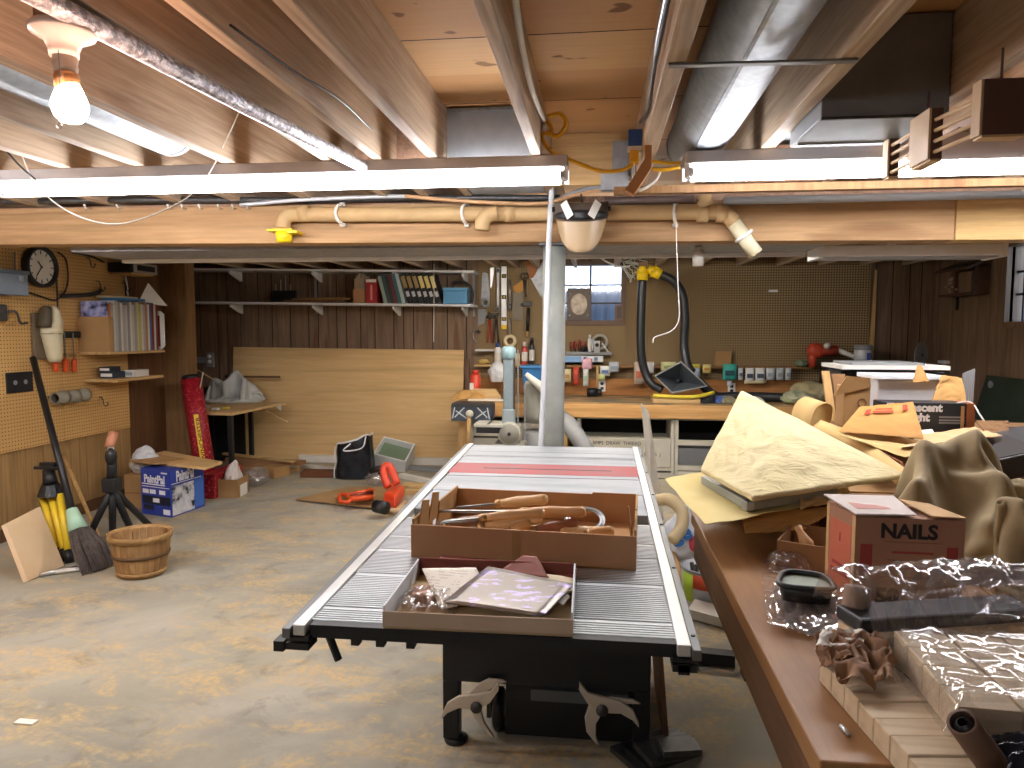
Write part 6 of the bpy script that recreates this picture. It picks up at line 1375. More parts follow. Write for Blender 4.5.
b = MB(); a, e = PY(724, 201, 3.44), PY(1024, 194, 3.44); b.cyl(a, e+Vector((.4, 0, 0)), .018, 14); tag(b.build('grey_pipe', M_GREY, None, 'all'), 'thin grey pipe on top of the beam at the right', 'pipe')
# small cup hooks on the beam
for k, px in enumerate((90, 122, 172, 186, 203, 222, 236, 250)):
    nth = ['first', 'second', 'third', 'fourth', 'fifth', 'sixth', 'seventh', 'eighth'][k]
    c = PY(px, 209, 3.5); b = MB(); b.tube([c, c+Vector((0, -.03, -.002)), c+Vector((.004, -.045, .01))], .004, 6); b.ball(c+Vector((.004, -.045, .012)), .007, 6)
    tag(b.build('cup_hook', M_WHITE2, None, 'all'), nth+' small white cup hook from the left on the beam', 'hook', 'cup hooks on the beam')
# beige dust pipe along the beam
M_PIPE = plain('dusty_pipe', '#c4a676', .6, 0, '#b8986a', 8)
PYY = 3.45
t = thing('dust_pipe', 'beige dust pipe running along the face of the beam', 'pipe', PY(560, 226, PYY))
b = MB(); b.tube(spline([PY(283, 228, PYY), PY(284, 221, PYY), PY(288, 216, PYY), PY(296, 214.5, PYY), PY(330, 214.5, PYY)], 5)+[PY(480, 214, PYY), PY(700, 212, PYY), PY(716, 212, PYY)]+spline([PY(722, 212.5, PYY), PY(728, 216, PYY), PY(734, 223, PYY)], 4), .036, 16); b.build('run', M_PIPE, t, 'all')
b = MB(); b.cyl(PY(733, 222, PYY), PY(756, 254, PYY), .034, 18); b.build('clear_end', plain('cloudy_pipe', '#cfc59f', .3, 0, '#ddd6b8', 6), t, 'all')
b = MB(); b.tube(spline([PY(497, 213, PYY-.03), PY(488, 215, PYY-.04), PY(483, 221, PYY-.04), PY(482, 230, PYY-.04)], 5), .036, 14); b.build('branch', M_PIPE, t, 'all')
b = MB(); b.tube([PY(700, 211, PYY), PY(706, 202, PYY), PY(704, 195, PYY)], .033, 14); b.build('riser', M_PIPE, t, 'all')
for px in (300, 505, 697, 716):
    b = MB(); a = PY(px, 213.5, PYY); b.cyl(a, a+Vector((.05, 0, 0)), .041, 18); b.build('coupling', M_PIPE, t, 'all')
for px, lb in ((341, 'left'), (466, 'middle'), (676, 'right')):
    c = PY(px, 214, PYY); b = MB(); b.tube(arc(c, .043, -PI*.55, PI*.55, 10, (-.3, -1, 0), (0, 0, 1)), .008, 6); b.bb(c.x-.012, c.x+.012, 3.46, 3.495, c.z+.042, c.z+.058); b.bb(c.x-.012, c.x+.012, 3.46, 3.495, c.z-.058, c.z-.042)
    b.build('pipe_strap', M_WHITE2, t, 'all')
c = PY(744, 236, PYY); dd = (PY(756, 254, PYY)-PY(733, 222, PYY)).normalized(); b = MB(); b.tube(arc(c, .040, -PI*.6, PI*.6, 10, (0, -1, 0), Vector((dd.z, 0, -dd.x))), .009, 6); b.build('pipe_strap', M_WHITE, t, 'all')
c = PY(284, 233, PYY); t = thing('blast_gate', 'yellow blast gate on the left end of the beam pipe', 'hose fitting', c)
b = MB(); b.cyl(c+Vector((0, 0, .005)), c+Vector((0, 0, -.045)), .042, 18, .038); b.build('collar', M_YELLOW, t, 'all')
b = MB(); b.box((c.x-.005, c.y, c.z+.01), (.13, .09, .012)); b.build('plate', M_YELLOW, t, bev=.003)
b = MB(); b.box((c.x+.06, c.y, c.z-.0), (.05, .08, .01), None); b.build('tab', M_YELLOW, t)
# face shield hanging on the beam
FYs = 3.295
c = PY(581, 215, FYs); R = .118
t = thing('face_shield', 'clear yellowed face shield with black headband hung on the beam', 'face shield', PY(581, 254, FYs))
g = G('yellowed_plastic'); g.set(.25, 0, .5); g.col('#b89f7c'); g.b.inputs['Alpha'].default_value = .72
zt_, zb_ = PY(581, 216, FYs).z, PY(581, 253, FYs).z
def fs(u, v):
    a = PI*(.02+.96*u); x = -R*math.cos(a); y_ = -R*.8*math.sin(a)
    z = zt_+(zb_-zt_)*v*(1-.62*abs(math.cos(a))**3)
    return Vector((c.x+x*(1-.12*v), FYs+.06+y_*(1-.1*v), z))
b = MB(); b.grid(26, 10, fs); b.build('visor', g.m, t, 'all', solid=.003)
zt2 = PY(581, 199, FYs).z
def cb(u, v):
    a = PI*(.0+1.0*u); x = -R*1.03*math.cos(a); y_ = -R*.84*math.sin(a); top = zt2-.02*math.sin(a); bot = zt_-.03*math.sin(a)
    return Vector((c.x+x*(1-.1*v*0), FYs+.06+y_*(.75+.25*(1-v)), top+(bot-top)*(1-v)))
b = MB(); b.grid(26, 4, cb); b.build('crown', plain('shield_crown', '#5c5148', .5), t, 'all', solid=.005)
b = MB(); b.grid(26, 3, lambda u, v: Vector((c.x-R*1.05*math.cos(PI*u), FYs+.055-R*.88*math.sin(PI*u), zt_+.01-.035*math.sin(PI*u)+.045*v*math.sin(PI*u)))); b.build('headband', M_BLACK, t, 'all', solid=.005)
for s_ in (-1, 1):
    Mp = T(c.x+s_*.062, FYs-.045, zt_+.022) @ RZ(s_*.5) @ RY(s_*.55) @ RX(-.15)
    b = MB(); b.box((0, 0, 0), (.038, .004, .085), Mp); b.build('white_pad', M_PAPERW, t, bev=.002)
    b = MB(); b.cyl((c.x+s_*R*1.0, FYs+.05, zt_+.04), (c.x+s_*R*1.14, FYs+.05, zt_+.04), .012, 12); b.build('knob', M_BLACK, t)
b = MB(); b.tube([(c.x, 3.5, zt2+.01), (c.x, FYs, zt2+.02)], .005); b.build('hook', M_IRON, t)
# white conduit standing in front of the post
b = MB(); b.tube([PY(552, 184, 3.36), PY(549, 240, 3.42), PY(546, 330, 3.46), PY(541, 446, 3.465), PY(540, 560, 3.465)], .0135, 12); o = tag(b.build('white_conduit', plain('conduit_white', '#d3d7da', .4), None, 'all'), 'white conduit running down in front of the grey post', 'conduit')
# wires hanging in front of the bench
wire([PY(676, 211, 3.425), PY(676, 219, 3.405), PY(676.5, 240, 3.41), PY(678, 285, 3.42), PY(679, 318, 3.42), PY(671, 331, 3.42), PY(655, 337, 3.42), PY(653, 343, 3.42)], .0025, M_PAPERW, 'thin pale string hanging from the right strap of the beam pipe', 'string', 'string', n=5)
b = MB(); c = PY(698, 260, 3.75); b.cyl((c.x, 3.75, c.z-.03), (c.x, 3.75, c.z+.05), .028, 16); b.cyl((c.x, 3.75, c.z+.05), (c.x, 3.75, 1.851), .02, 14); tag(b.build('sensor_cup', plain('cloudy_cup', '#c9c4b8', .4), None, 'all'), 'small cloudy plastic cup hanging under the trunk duct', 'cup')
wire([Vector((PY(434, 262, 6.9).x, 6.9, ZJ)), PY(434, 300, 6.9), PY(433.5, 342, 6.9)], .003, M_PAPERW, 'thin white string hanging before the upper shelf', 'string', 'string', n=5)
# ================================================================== TABLE SAW
TZ = .86
def tx(l, y_):            # left and right outer edges of the top widen a little with distance
    k = (y_-1.22)/(3.42-1.22); return (-.557-.06*k) if l == 0 else (.158+.025*k)
t = thing('table_saw', 'long table saw with ribbed extension wings and aluminium rails', 'table saw', (-.2, 2.3, 0))
g = G('ribbed_aluminium'); g.set(.45, .45); g.col(g.ramp(g.noise(8, g.tc((.3, 1, 1))), [(.3, '#b2b6bb'), (.7, '#cdd1d5')])); M_ALU = g.m
g = G('cast_table_top'); g.set(.6, .3); g.col(g.ramp(g.noise(5, g.tc((.5, 2, 1)), 6, .6), [(.3, '#989ea3'), (.6, '#acb1b5'), (.8, '#bec2c5')])); M_CAST = g.m
def wing(y0, y1, pitch, name='extension_wing'):
    poly = [(y0, TZ-.03), (y0, TZ)]; y_ = y0+.006
    while y_+pitch < y1-.004:
        poly += [(y_, TZ), (y_, TZ-.0035), (y_+pitch*.45, TZ-.0035), (y_+pitch*.45, TZ)]; y_ += pitch
    poly += [(y1, TZ), (y1, TZ-.03)]
    xa, xb = tx(0, y0)+.012, tx(1, y0)-.012
    b = MB(); b.prism(poly, xb-xa, Matrix(((0, 0, 1, xa), (1, 0, 0, 0), (0, 1, 0, 0), (0, 0, 0, 1)))); return b.build(name, M_ALU, t)
def yt(px, py): return PZ(px, py, TZ).y
ys = [yt(500, 637), yt(500, 611), yt(660, 575), yt(660, 545), yt(655, 533), yt(650, 514)]
wing(1.287, 1.352, .0105); wing(1.36, 1.555, .0105); wing(1.563, 1.74, .0105); wing(1.748, 1.86, .0105); wing(1.868, 2.05, .012)
b = MB()
def flat(y0, y1, nm='table_plate', m=M_CAST, z=TZ, x0=None, x1=None):
    b = MB(); xa, xb = (tx(0, y0)+.012 if x0 is None else x0), (tx(1, y0)-.012 if x1 is None else x1); b.bb(xa, xb, y0, y1, TZ-.03, z); return b.build(nm, m, t, bev=.001)
flat(2.058, 2.15, x0=-.49, x1=.05); flat(2.158, 2.42); 
yr0, yr1 = yt(545, 474.5), yt(545, 464.5)
flat(2.428, yr0-.004)
flat(yr0, yr1, 'red_insert', plain('insert_red', '#a8474a', .6, 0, '#97595a', 6))
b = MB(); b.bb(-.46, .06, (yr0+yr1)/2-.006, (yr0+yr1)/2+.004, TZ, TZ+.0008); b.build('blade_slot', M_BLACK, t)
flat(yr1+.004, yr1+.14); flat(yr1+.148, yr1+.19); flat(yr1+.198, 3.24); flat(3.248, 3.42)
for y_ in (yr0-.06, yr1+.17):
    b = MB(); b.bb(tx(0, 3)+.02, tx(1, 3)-.02, y_-.004, y_+.004, TZ, TZ+.0006); b.build('mitre_groove', M_IRON, t)
# dark slots either side
for x in (tx(0, 2.2)+.035, tx(1, 2.2)-.04):
    pass
# rails
M_RAIL = plain('rail_aluminium', '#cfd1cf', .35, .5, '#dcdedb', 9); M_RAILD = plain('rail_grey', '#6c6f70', .4, .5)
def rail(l):
    s_ = -1 if l == 0 else 1
    b = MB()
    e0, e1 = Vector((tx(l, 1.25), 1.25, 0)), Vector((tx(l, 3.44), 3.44, 0))
    a0, a1 = e0, e1; w = .012
    b.hexa([a0+Vector((-.012*s_, 0, TZ-.018)), a0+Vector((s_*w, 0, TZ-.018)), a1+Vector((s_*w, 0, TZ-.018)), a1+Vector((-.012*s_, 0, TZ-.018)), a0+Vector((-.012*s_, 0, TZ+.004)), a0+Vector((s_*w, 0, TZ+.004)), a1+Vector((s_*w, 0, TZ+.004)), a1+Vector((-.012*s_, 0, TZ+.004))]) if s_ > 0 else b.hexa([a0+Vector((s_*w, 0, TZ-.018)), a0+Vector((.012, 0, TZ-.018)), a1+Vector((.012, 0, TZ-.018)), a1+Vector((s_*w, 0, TZ-.018)), a0+Vector((s_*w, 0, TZ+.004)), a0+Vector((.012, 0, TZ+.004)), a1+Vector((.012, 0, TZ+.004)), a1+Vector((s_*w, 0, TZ+.004))])
    b.build('rail', M_RAIL, t, bev=.002)
    b = MB(); x0, x1 = sorted((s_*w+s_*.001, s_*(w+.017)))
    b.hexa([a0+Vector((x0, -.01, TZ-.02)), a0+Vector((x1, -.01, TZ-.02)), a1+Vector((x1, 0, TZ-.02)), a1+Vector((x0, 0, TZ-.02)), a0+Vector((x0, -.01, TZ-.0)), a0+Vector((x1, -.01, TZ-.0)), a1+Vector((x1, 0, TZ-.0)), a1+Vector((x0, 0, TZ-.0))]); b.build('rail_edge', M_RAILD, t, bev=.002)
    b = MB()
    for z0, z1 in ((TZ-.027, TZ-.02), (TZ-.045, TZ-.032)): b.bb(e0.x+(-.02 if s_ > 0 else -.024), e0.x+(.024 if s_ > 0 else .02), 1.248, 1.29, z0, z1)
    b.bb(e0.x-.03+s_*.02, e0.x-.01+s_*.02, 1.248, 1.28, TZ-.05, TZ-.03); b.build('rail_end', M_BLACKM, t)
rail(0); rail(1)
for k in range(6):
    y_ = 1.3+.38*k; b = MB(); b.cyl((tx(1, y_)+.021, y_, TZ), (tx(1, y_)+.021, y_, TZ+.003), .004, 8); b.build('rail_bolt', M_IRON, t)
# apron bar and dangling lever
b = MB(); b.bb(tx(0, 1.2)+.015, tx(1, 1.2)-.01, 1.264, 1.286, TZ-.026, TZ-.001); b.build('front_bar', M_BLACKM, t)
b = MB(); b.tube([(tx(0, 1.3)+.035, 1.3, TZ-.02), (tx(0, 1.3)+.06, 1.3, TZ-.085)], .008); b.build('lever', M_BLACKM, t)
for x in (-.47, -.42, -.36): b = MB(); b.bb(x, x+.016, 1.29, 1.31, TZ-.05, TZ-.031); b.build('bolt_lug', M_BLACKM, t)
# cabinet
CX0, CX1, CY0, CY1 = -.515, .185, 2.30, 3.15
b = MB(); ct = TZ-.031
zf = PY(560, 688, CY0).z; b.bb(CX0, CX1, CY0, CY0+.02, zf, ct); b.bb(CX0, CX1, CY1-.02, CY1, .2, ct); b.bb(CX0, CX0+.02, CY0+.02, CY1-.02, .30, ct); b.bb(CX1-.02, CX1, CY0+.02, CY1-.02, .30, ct); b.bb(CX0+.02, CX1-.02, CY0+.02, CY1-.02, .36, .38)
b.build('cabinet', M_BLACKM, t, bev=.004)
for x in (CX0, CX1-.055):
    for y_ in (CY0+.001, CY1-.06):
        b = MB(); b.bb(x, x+.055, y_, y_+.06, .02, zf if y_ < CY0+.1 else .36); b.build('leg', M_BLACKM, t, bev=.004)
        b = MB(); b.lathe([(.04, 0), (.042, .012), (.02, .02)], 16, T(x+.04, y_+.03, 0)); b.build('foot', M_BLACK, t, 'all')
b = MB(); b.bb(CX0+.3, CX1-.07, CY0+.03, CY0+.06, .16, .2); b.build('stretcher', plain('grey_stretcher', '#55585a', .5), t)
b = MB(); b.bb(CX0+.21, CX1-.001, CY0+.07, CY0+.09, .012, .36); b.build('shade_panel', M_BLACKM, t)  # black panel added to darken the opening in place of shade
b = MB(); b.bb(CX0+.08, CX1-.08, CY1-.06, CY1-.03, .1, .36); b.build('back_panel', M_BLACKM, t)
for z in (.74, .58):
    b = MB(); b.cyl((CX0+.045, CY0-.003, z), (CX0+.045, CY0, z), .007, 8); b.build('rivet', M_STEEL, t)
b = MB(); b.lathe([(.06, 0), (.075, .01), (.075, .03), (.06, .04)], 20, T(CX0+.16, CY0+.12, .075) @ RY(PI/2)); b.build('caster_wheel', M_BLACK, t, 'all')
b = MB(); b.bb(CX0+.14, CX0+.155, CY0+.08, CY0+.16, .06, .36); b.build('caster_fork', M_IRON, t)
b = MB(); b.hexa([(CX1+.055,2.33,.003),(CX1+.07,2.33,.003),(CX1+.07,2.8,.003),(CX1+.055,2.8,.003),(CX1+.004,2.33,.6),(CX1+.019,2.33,.6),(CX1+.019,2.8,.6),(CX1+.004,2.8,.6)])
tag(b.build('leaning_board', M_PANEL_W), 'dark brown board leaning on the right side of the saw cabinet', 'board')
# short support leg under the wing
b = MB(); p = PZ(392, 641, .0); b.tube([(-.5, 2.0, .78), (-.43, 2.02, .70)], .015); b.build('wing_brace', M_BLACKM, t)
# spring clamps on the cabinet
M_CLAMP = plain('clamp_metal', '#c9bfae', .5, .25)
def clampo(px, py, label, flip):
    c = PY(px, py, CY0-.03); t = thing('spring_clamp', label, 'clamp', (c.x, c.y, c.z-.1))
    for s_ in (-1, 1):
        # one lever: a curved jaw on one side of the pivot, a handle on the other
        k = s_*flip
        pts = [(-.12*k, -.045), (-.10*k, -.012), (-.06*k, .012), (0, .016), (.045*k, .035 if s_ > 0 else -.03), (.075*k, .075 if s_ > 0 else -.09)]
        wid = [.008, .018, .021, .027, .02, .014]
        poly = [(x, z+w) for (x, z), w in zip(pts, wid)]+[(x, z-w) for (x, z), w in list(zip(pts, wid))[::-1]]
        if s_ < 0: poly = [(x*.45-z*.89, x*.89+z*.45) for x, z in poly]
        b = MB(); b.prism(poly, .014, T(c.x, c.y+(.014 if s_ < 0 else 0), c.z) @ RX(PI/2)); b.build('lever', M_CLAMP, t, bev=.003)
    b = MB(); b.cyl(c+Vector((0, -.02, 0)), c+Vector((0, .028, 0)), .02, 14); b.build('pivot', M_IRON, t, 'all')
clampo(477, 705, 'metal spring clamp on the left of the saw cabinet', 1)
clampo(602, 708, 'metal spring clamp on the right of the saw cabinet', -1)
# metal strips on the floor at the front right
for k in range(5):
    a, e = PZ(640+6*k, 764-2*k, .05+.012*k), PZ(702, 742+3*k, .05+.012*k)
    a.z = e.z = .004+.022*k; d = (e-a).normalized(); s_ = Vector((-d.y, d.x, 0))*(.16-.02*k); q = [a, e, e+s_, a+s_]
    b = MB(); b.hexa(q+[v+Vector((0, 0, .019)) for v in q]); tag(b.build('metal_strip', M_BLACKM if k % 2 else M_IRON), ['lowest dark', 'second', 'middle', 'fourth', 'topmost'][k]+' metal strip in the stack on the floor under the saw', 'metal strip', 'metal strips on the floor under the saw')
# ---------------------------------------------------------------- box of chisels
A, B_ = PZ(411, 557, TZ+.001), PZ(636, 571, TZ+.001)
ex = (B_-A).normalized(); L = (B_-A).length; ey = Vector((-ex.y, ex.x, 0)); D = .40
h = PY(411, 525, A.y).z-TZ
t = thing('cardboard_box', 'open brown cardboard box full of wood handled chisels on the saw table', 'box', A)
M_BOXI = plain('box_inside', '#c39a69', .85, 0, '#cea676', 6); M_BOXO = plain('box_outside', '#b0865f', .85, 0, '#ba9068', 6)
Z3 = Vector((0, 0, 1))
def wall4(p, q, z0, z1, th, m, nm, inward, lean=0):
    """upright cardboard wall from p to q"""
    n = inward.normalized(); b = MB(); o = n*(-lean)
    b.hexa([p+Z3*z0, q+Z3*z0, q+n*th+Z3*z0, p+n*th+Z3*z0, p+o+Z3*z1, q+o+Z3*z1, q+o+n*th+Z3*z1, p+o+n*th+Z3*z1]); return b.build(nm, m, t, bev=.001)
q = [A, B_, B_+ey*D, A+ey*D]
b = MB(); b.hexa(q+[v+Z3*.004 for v in q]); b.build('bottom', M_BOXI, t)
wall4(q[0], q[1], .0, h, .006, M_BOXO, 'front_side', ey)
wall4(q[3], q[2]-ex*.125, .0, h+.005, .006, M_BOXO, 'back_side', -ey)
wall4(q[2]-ex*.13, q[2], .0, h+.01, .006, M_BOXO, 'back_corner_flap', -ey)
wall4(q[0]+ey*.01, q[0]+ey*D*.42, .0, h+.012, .006, M_CARD, 'left_side', ex); wall4(q[0]+ey*D*.5, q[3], 0, h+.012, .006, M_CARD, 'left_side', ex, -.01)
wall4(q[1]+ey*.01, q[1]+ey*D*.5, .0, h+.012, .006, M_CARD, 'right_side', -ex); wall4(q[1]+ey*D*.55, q[2], 0, h+.01, .006, M_CARD, 'right_side', -ex)
for p0, dx in ((q[0]+ey*.03+ex*.006, ex), (q[0]+ey*.12+ex*.006, ex), (q[1]+ey*.06-ex*.012, -ex)):
    b = MB(); b.add([p0+Z3*h*.6, p0+ey*.09+Z3*h*.6, p0+ey*.07+dx*.01+Z3*(h+.04), p0+ey*.02+dx*.01+Z3*(h+.05)], [(0, 1, 2, 3)]); b.build('torn_flap', M_CARD, t, solid=.004)
b = MB(); m_ = (q[0]+q[1])/2-ex*.02-ey*.0012; b.hexa([m_+Z3*.004, m_+ex*.02+Z3*.004, m_+ex*.02+ey*.001+Z3*.004, m_+ey*.001+Z3*.004, m_+Z3*h, m_+ex*.02+Z3*h, m_+ex*.02+ey*.001+Z3*h, m_+ey*.001+Z3*h]); b.build('tape', M_CARD, t)
# chisels: handle, ferrule, blade; laid from lower layers to the top
HW = {'amber': '#c29560', 'honey': '#cfa874', 'chestnut': '#996a48', 'pale': '#cfae80', 'reddish': '#915f47'}
def chisel(hp, tp, zh, zt, col, label, hl=.145, gouge=True):
    """hp = pixel of the handle butt, tp = pixel of the blade tip, heights above the table"""
    a, e = PZ(*hp, TZ+zh), PZ(*tp, TZ+zt); L_ = (e-a).length; u = (e-a)/L_
    t = thing('chisel', label, 'chisel', a, 0, 'wood handled chisels in the cardboard box'); M_ = axis(a, e)
    hl = min(hl, L_*.75)
    b = MB(); b.lathe([(.001, 0), (.011, .002), (.0145, .012), (.0135, hl*.35), (.0155, hl*.62), (.0125, hl*.86), (.0105, hl)], 16, M_); b.build('handle', plain('handle_'+col, HW[col], .4, 0, None), t, 'all')
    b = MB(); b.lathe([(.0112, hl*.985), (.0115, hl+.016), (.007, hl+.02)], 14, M_); b.build('ferrule', plain('brass_ferrule', '#b9986a', .35, .7), t, 'all')
    if L_ > hl+.03:
        b = MB(); w = .011; n0, n1 = hl+.02, L_
        b.hexa([M_ @ Vector(p) for p in ((-.005, -.003, n0), (.005, -.003, n0), (.005, .003, n0), (-.005, .003, n0), (-w, -.0015, n1), (w, -.0015, n1), (w*.8, .0025, n1-.012), (-w*.8, .0025, n1-.012))]); b.build('blade', M_STEELD, t)
    return t
chisel((547, 499), (452, 508), .115, .05, 'honey', 'honey handled chisel lying at the back of the chisel box')
chisel((586, 512), (428, 511), .10, .06, 'amber', 'amber handled chisel pointing left in the middle of the box', .16)
chisel((545, 512.5), (440, 522), .10, .07, 'honey', 'long honey handled gouge lying across the chisel box', .15)
chisel((543, 518), (450, 531), .085, .05, 'pale', 'pale handled chisel near the front left of the box', .15)
chisel((578, 523), (520, 533), .07, .05, 'reddish', 'reddish handled chisel at the front centre of the box', .13)
chisel((531, 523), (505, 534), .075, .05, 'amber', 'short amber handle at the front of the box left of centre', .12)
chisel((614, 531), (580, 534), .05, .045, 'amber', 'short amber handle at the front right of the chisel box', .12)
chisel((541, 503), (512, 516), .09, .05, 'chestnut', 'chestnut handled chisel under the back one', .12)
chisel((487, 519), (430, 527), .075, .05, 'chestnut', 'chestnut handle near the left end of the box', .1)
chisel((560, 533), (600, 530), .05, .05, 'pale', 'pale handle behind the front wall of the box', .12)
c = PZ(585, 520, TZ+.05); b = MB(); b.lathe([(.04, 0), (.055, 0), (.055, .004), (.04, .004), (.04, 0)], 24, T(c) @ RX(.4)); tag(b.build('metal_ring', M_STEELD, None, 'all'), 'grey metal ring among the chisels', 'ring')
# ---------------------------------------------------------------- shallow box of papers
A, B_ = PZ(382.5, 628, TZ+.003), PZ(573, 637, TZ+.003)
ex = (B_-A).normalized(); L = (B_-A).length; ey = Vector((-ex.y, ex.x, 0)); Bk = PZ(584, 590, TZ)
D = .285; h = PY(573, 620, B_.y).z-TZ-.003
t = thing('shallow_tray', 'shallow open cardboard tray of papers at the front of the saw table', 'tray', A)
M_TRO = plain('tray_outside', '#b8a28a', .8, 0, '#c4af96', 6); M_MAROON = plain('maroon_paper', '#7d3f33', .75, 0, '#8a4a3c', 9); M_TRW = plain('tray_white', '#d8dde4', .6)
q = [A, B_, B_+ey*D, A+ey*D]
b = MB(); b.hexa(q+[v+Z3*.004 for v in q]); b.build('bottom', plain('tray_floor', '#c3a97c', .8), t)
wall4(q[0], q[1], .0, h, .004, M_TRO, 'front_side', ey); wall4(q[3], q[2], .0, h+.012, .004, M_MAROON, 'back_side', -ey)
wall4(q[0]+ey*.004, q[3], .0, h+.01, .004, M_TRW, 'left_side', ex); wall4(q[1]+ey*.004, q[2], .0, h+.012, .004, M_TRW, 'right_side', -ex)
def flatsheet(pix, z, m, label, name='paper_sheet', cat='paper', th=.0015, lift=None, wav=.002, seed=1):
    c4 = [PZ(px, py, TZ+z+(lift[i] if lift else 0)) for i, (px, py) in enumerate(pix)]
    b = MB(); b.grid(10, 10, lambda u, v: quad(c4, u, v)+Z3*(wav*nz((u*2, v*2, seed), 1.5, seed))); return tag(b.build(name, m, None, 'all', solid=th, offset=1), label, cat)
flatsheet([(440, 583), (500, 585), (498, 560), (440, 556)], .022, M_MAROON, 'maroon sandpaper sheet at the back left of the tray', 'sandpaper', 'sandpaper')
flatsheet([(500, 575), (574, 586), (577, 569), (500, 560)], .02, M_MAROON, 'maroon sandpaper sheet along the back right of the tray', 'sandpaper', 'sandpaper')
flatsheet([(498, 572), (549, 578), (537, 557), (523, 556)], .04, plain('rose_paper', '#8f5a50', .75), 'rose brown sandpaper corner sticking up in the tray', 'sandpaper', 'sandpaper', lift=[-.01, -.01, .012, .012])
g = G('printed_page'); g.set(.7); v = g.xyz(g.tc()); ln = g.math('LESS_THAN', g.math('FRACT', g.math('MULTIPLY', v[1], 70)), .35); wd = g.math('GREATER_THAN', g.noise(70, g.tc((1, .3, 1)), 1), .52); g.col(g.mix(g.math('MULTIPLY', g.math('MULTIPLY', ln, wd), .35), '#e4dfd2', '#77726a'))
flatsheet([(441, 610), (492, 598), (476, 568), (422, 569)], .03, g.m, 'white printed page at the left of the tray', lift=[-.01, 0, .005, .01])
flatsheet([(520, 600), (575, 592), (575, 579), (505, 567)], .026, plain('cream_page', '#d9cdb0', .7), 'cream sheet sticking out right of the metal plate')
g = G('etched_plate'); g.set(.3, .55); nn_ = g.noise(28, g.tc((1, 2.2, 1), (0, 0, .6)), 4, .6); g.col(g.mix(g.ramp(nn_, [(.56, '#000000'), (.62, '#ffffff')]), g.ramp(g.noise(6), [(.3, '#7b736c'), (.7, '#8f877f')]), '#a99ccf'))
flatsheet([(443, 603), (543, 617), (574, 585), (488, 567.5)], .038, g.m, 'grey plate with violet marks lying on top in the tray', 'printed_plate', 'plate', th=.003, lift=[-.012, -.006, 0, 0])
flatsheet([(545, 597), (563, 605), (570, 597), (556, 588)], .03, M_WHITE2, 'small white card under the right of the violet plate')
c = PZ(428, 607, TZ+.004)
def film(name, c, sx, sy, h, m, label, cat, seed, sc=2.0, n=36, rz=0):
    def fn(u, v):
        x, y_ = (u-.5)*2, (v-.5)*2; env = max(0, 1-(abs(x)**3+abs(y_)**3))**.5
        f1 = 1-abs(nz((x, y_, 0), sc, seed))*2.2; f2 = 1-abs(nz((x, y_, 4), sc*2.4, seed))*2.0
        return Vector((x*sx/2, y_*sy/2, .002+h*env*(.45+.35*f1+.2*f2)))
    b = MB(); b.grid(n, n, fn, T(Vector(c)) @ RZ(rz)); return tag(b.build(name, m, None, 'all'), label, cat)
film('clear_bag', c, .13, .14, .035, clear('tray_film', (.97, .95, .94, 1), .62, .12, True), 'crumpled clear plastic at the left of the tray', 'plastic', 61, 2.6)
b = MB(); p = PZ(424, 603, TZ+.006); b.box((p.x+.0, p.y+.01, TZ+.02), (.05, .06, .02)); tag(b.build('small_packet', plain('pinkish_packet', '#b58d79', .7), bev=.004), 'small pinkish packet under the clear plastic in the tray', 'packet')
# ================================================================== RIGHT FOREGROUND BENCH
RZT = .80
t = thing('assembly_bench', 'heavy brown wooden bench in the right foreground', 'workbench', (.9, 2.1, 0))
g = G('bench_planks'); g.set(.45, 0, .4)
gr = g.noise(45, g.tc((1, .05, 1)), 5, .6, .4); lo = g.noise(2.2, g.tc((1.5, .6, 1)), 4, .6)
g.col(g.mix(g.math('MULTIPLY', gr, .55), g.ramp(lo, [(.3, '#86603f'), (.52, '#ad8052'), (.72, '#c99d69')]), '#63422c')); M_BT = g.m
b = MB(); b.bb(.325, .60, 1.03, 2.46, RZT-.04, RZT); b.bb(.603, .93, 1.04, 3.3, RZT-.04, RZT-.001); b.bb(.933, 1.5, 1.05, 3.3, RZT-.04, RZT-.001); b.build('top_planks', M_BT, t, bev=.004)
b = MB(); b.bb(.335, .375, 1.06, 2.45, RZT-.16, RZT-.041); b.build('apron', wood('apron_dark', '#7c5d45', '#8d6d53', 'Y', 50, True, .5, '#664a36'), t, bev=.003)
b = MB(); b.bb(.375, 1.46, 1.05, 1.09, RZT-.14, RZT-.041); b.build('end_apron', M_PANEL_W, t)
for x in (.605, 1.35):
    for y_ in (1.6, 2.88):
        b = MB(); b.bb(x, x+.085, y_, y_+.085, 0, RZT-.041); b.build('leg', wood('bench_leg', '#4d3322', '#5c3f2b', 'Z', 50, True, .6, '#3d2718'), t, bev=.003)
b = MB(); b.bb(.63, .67, 1.686, 2.879, .18, .26); b.build('rail', M_BLACKM, t)
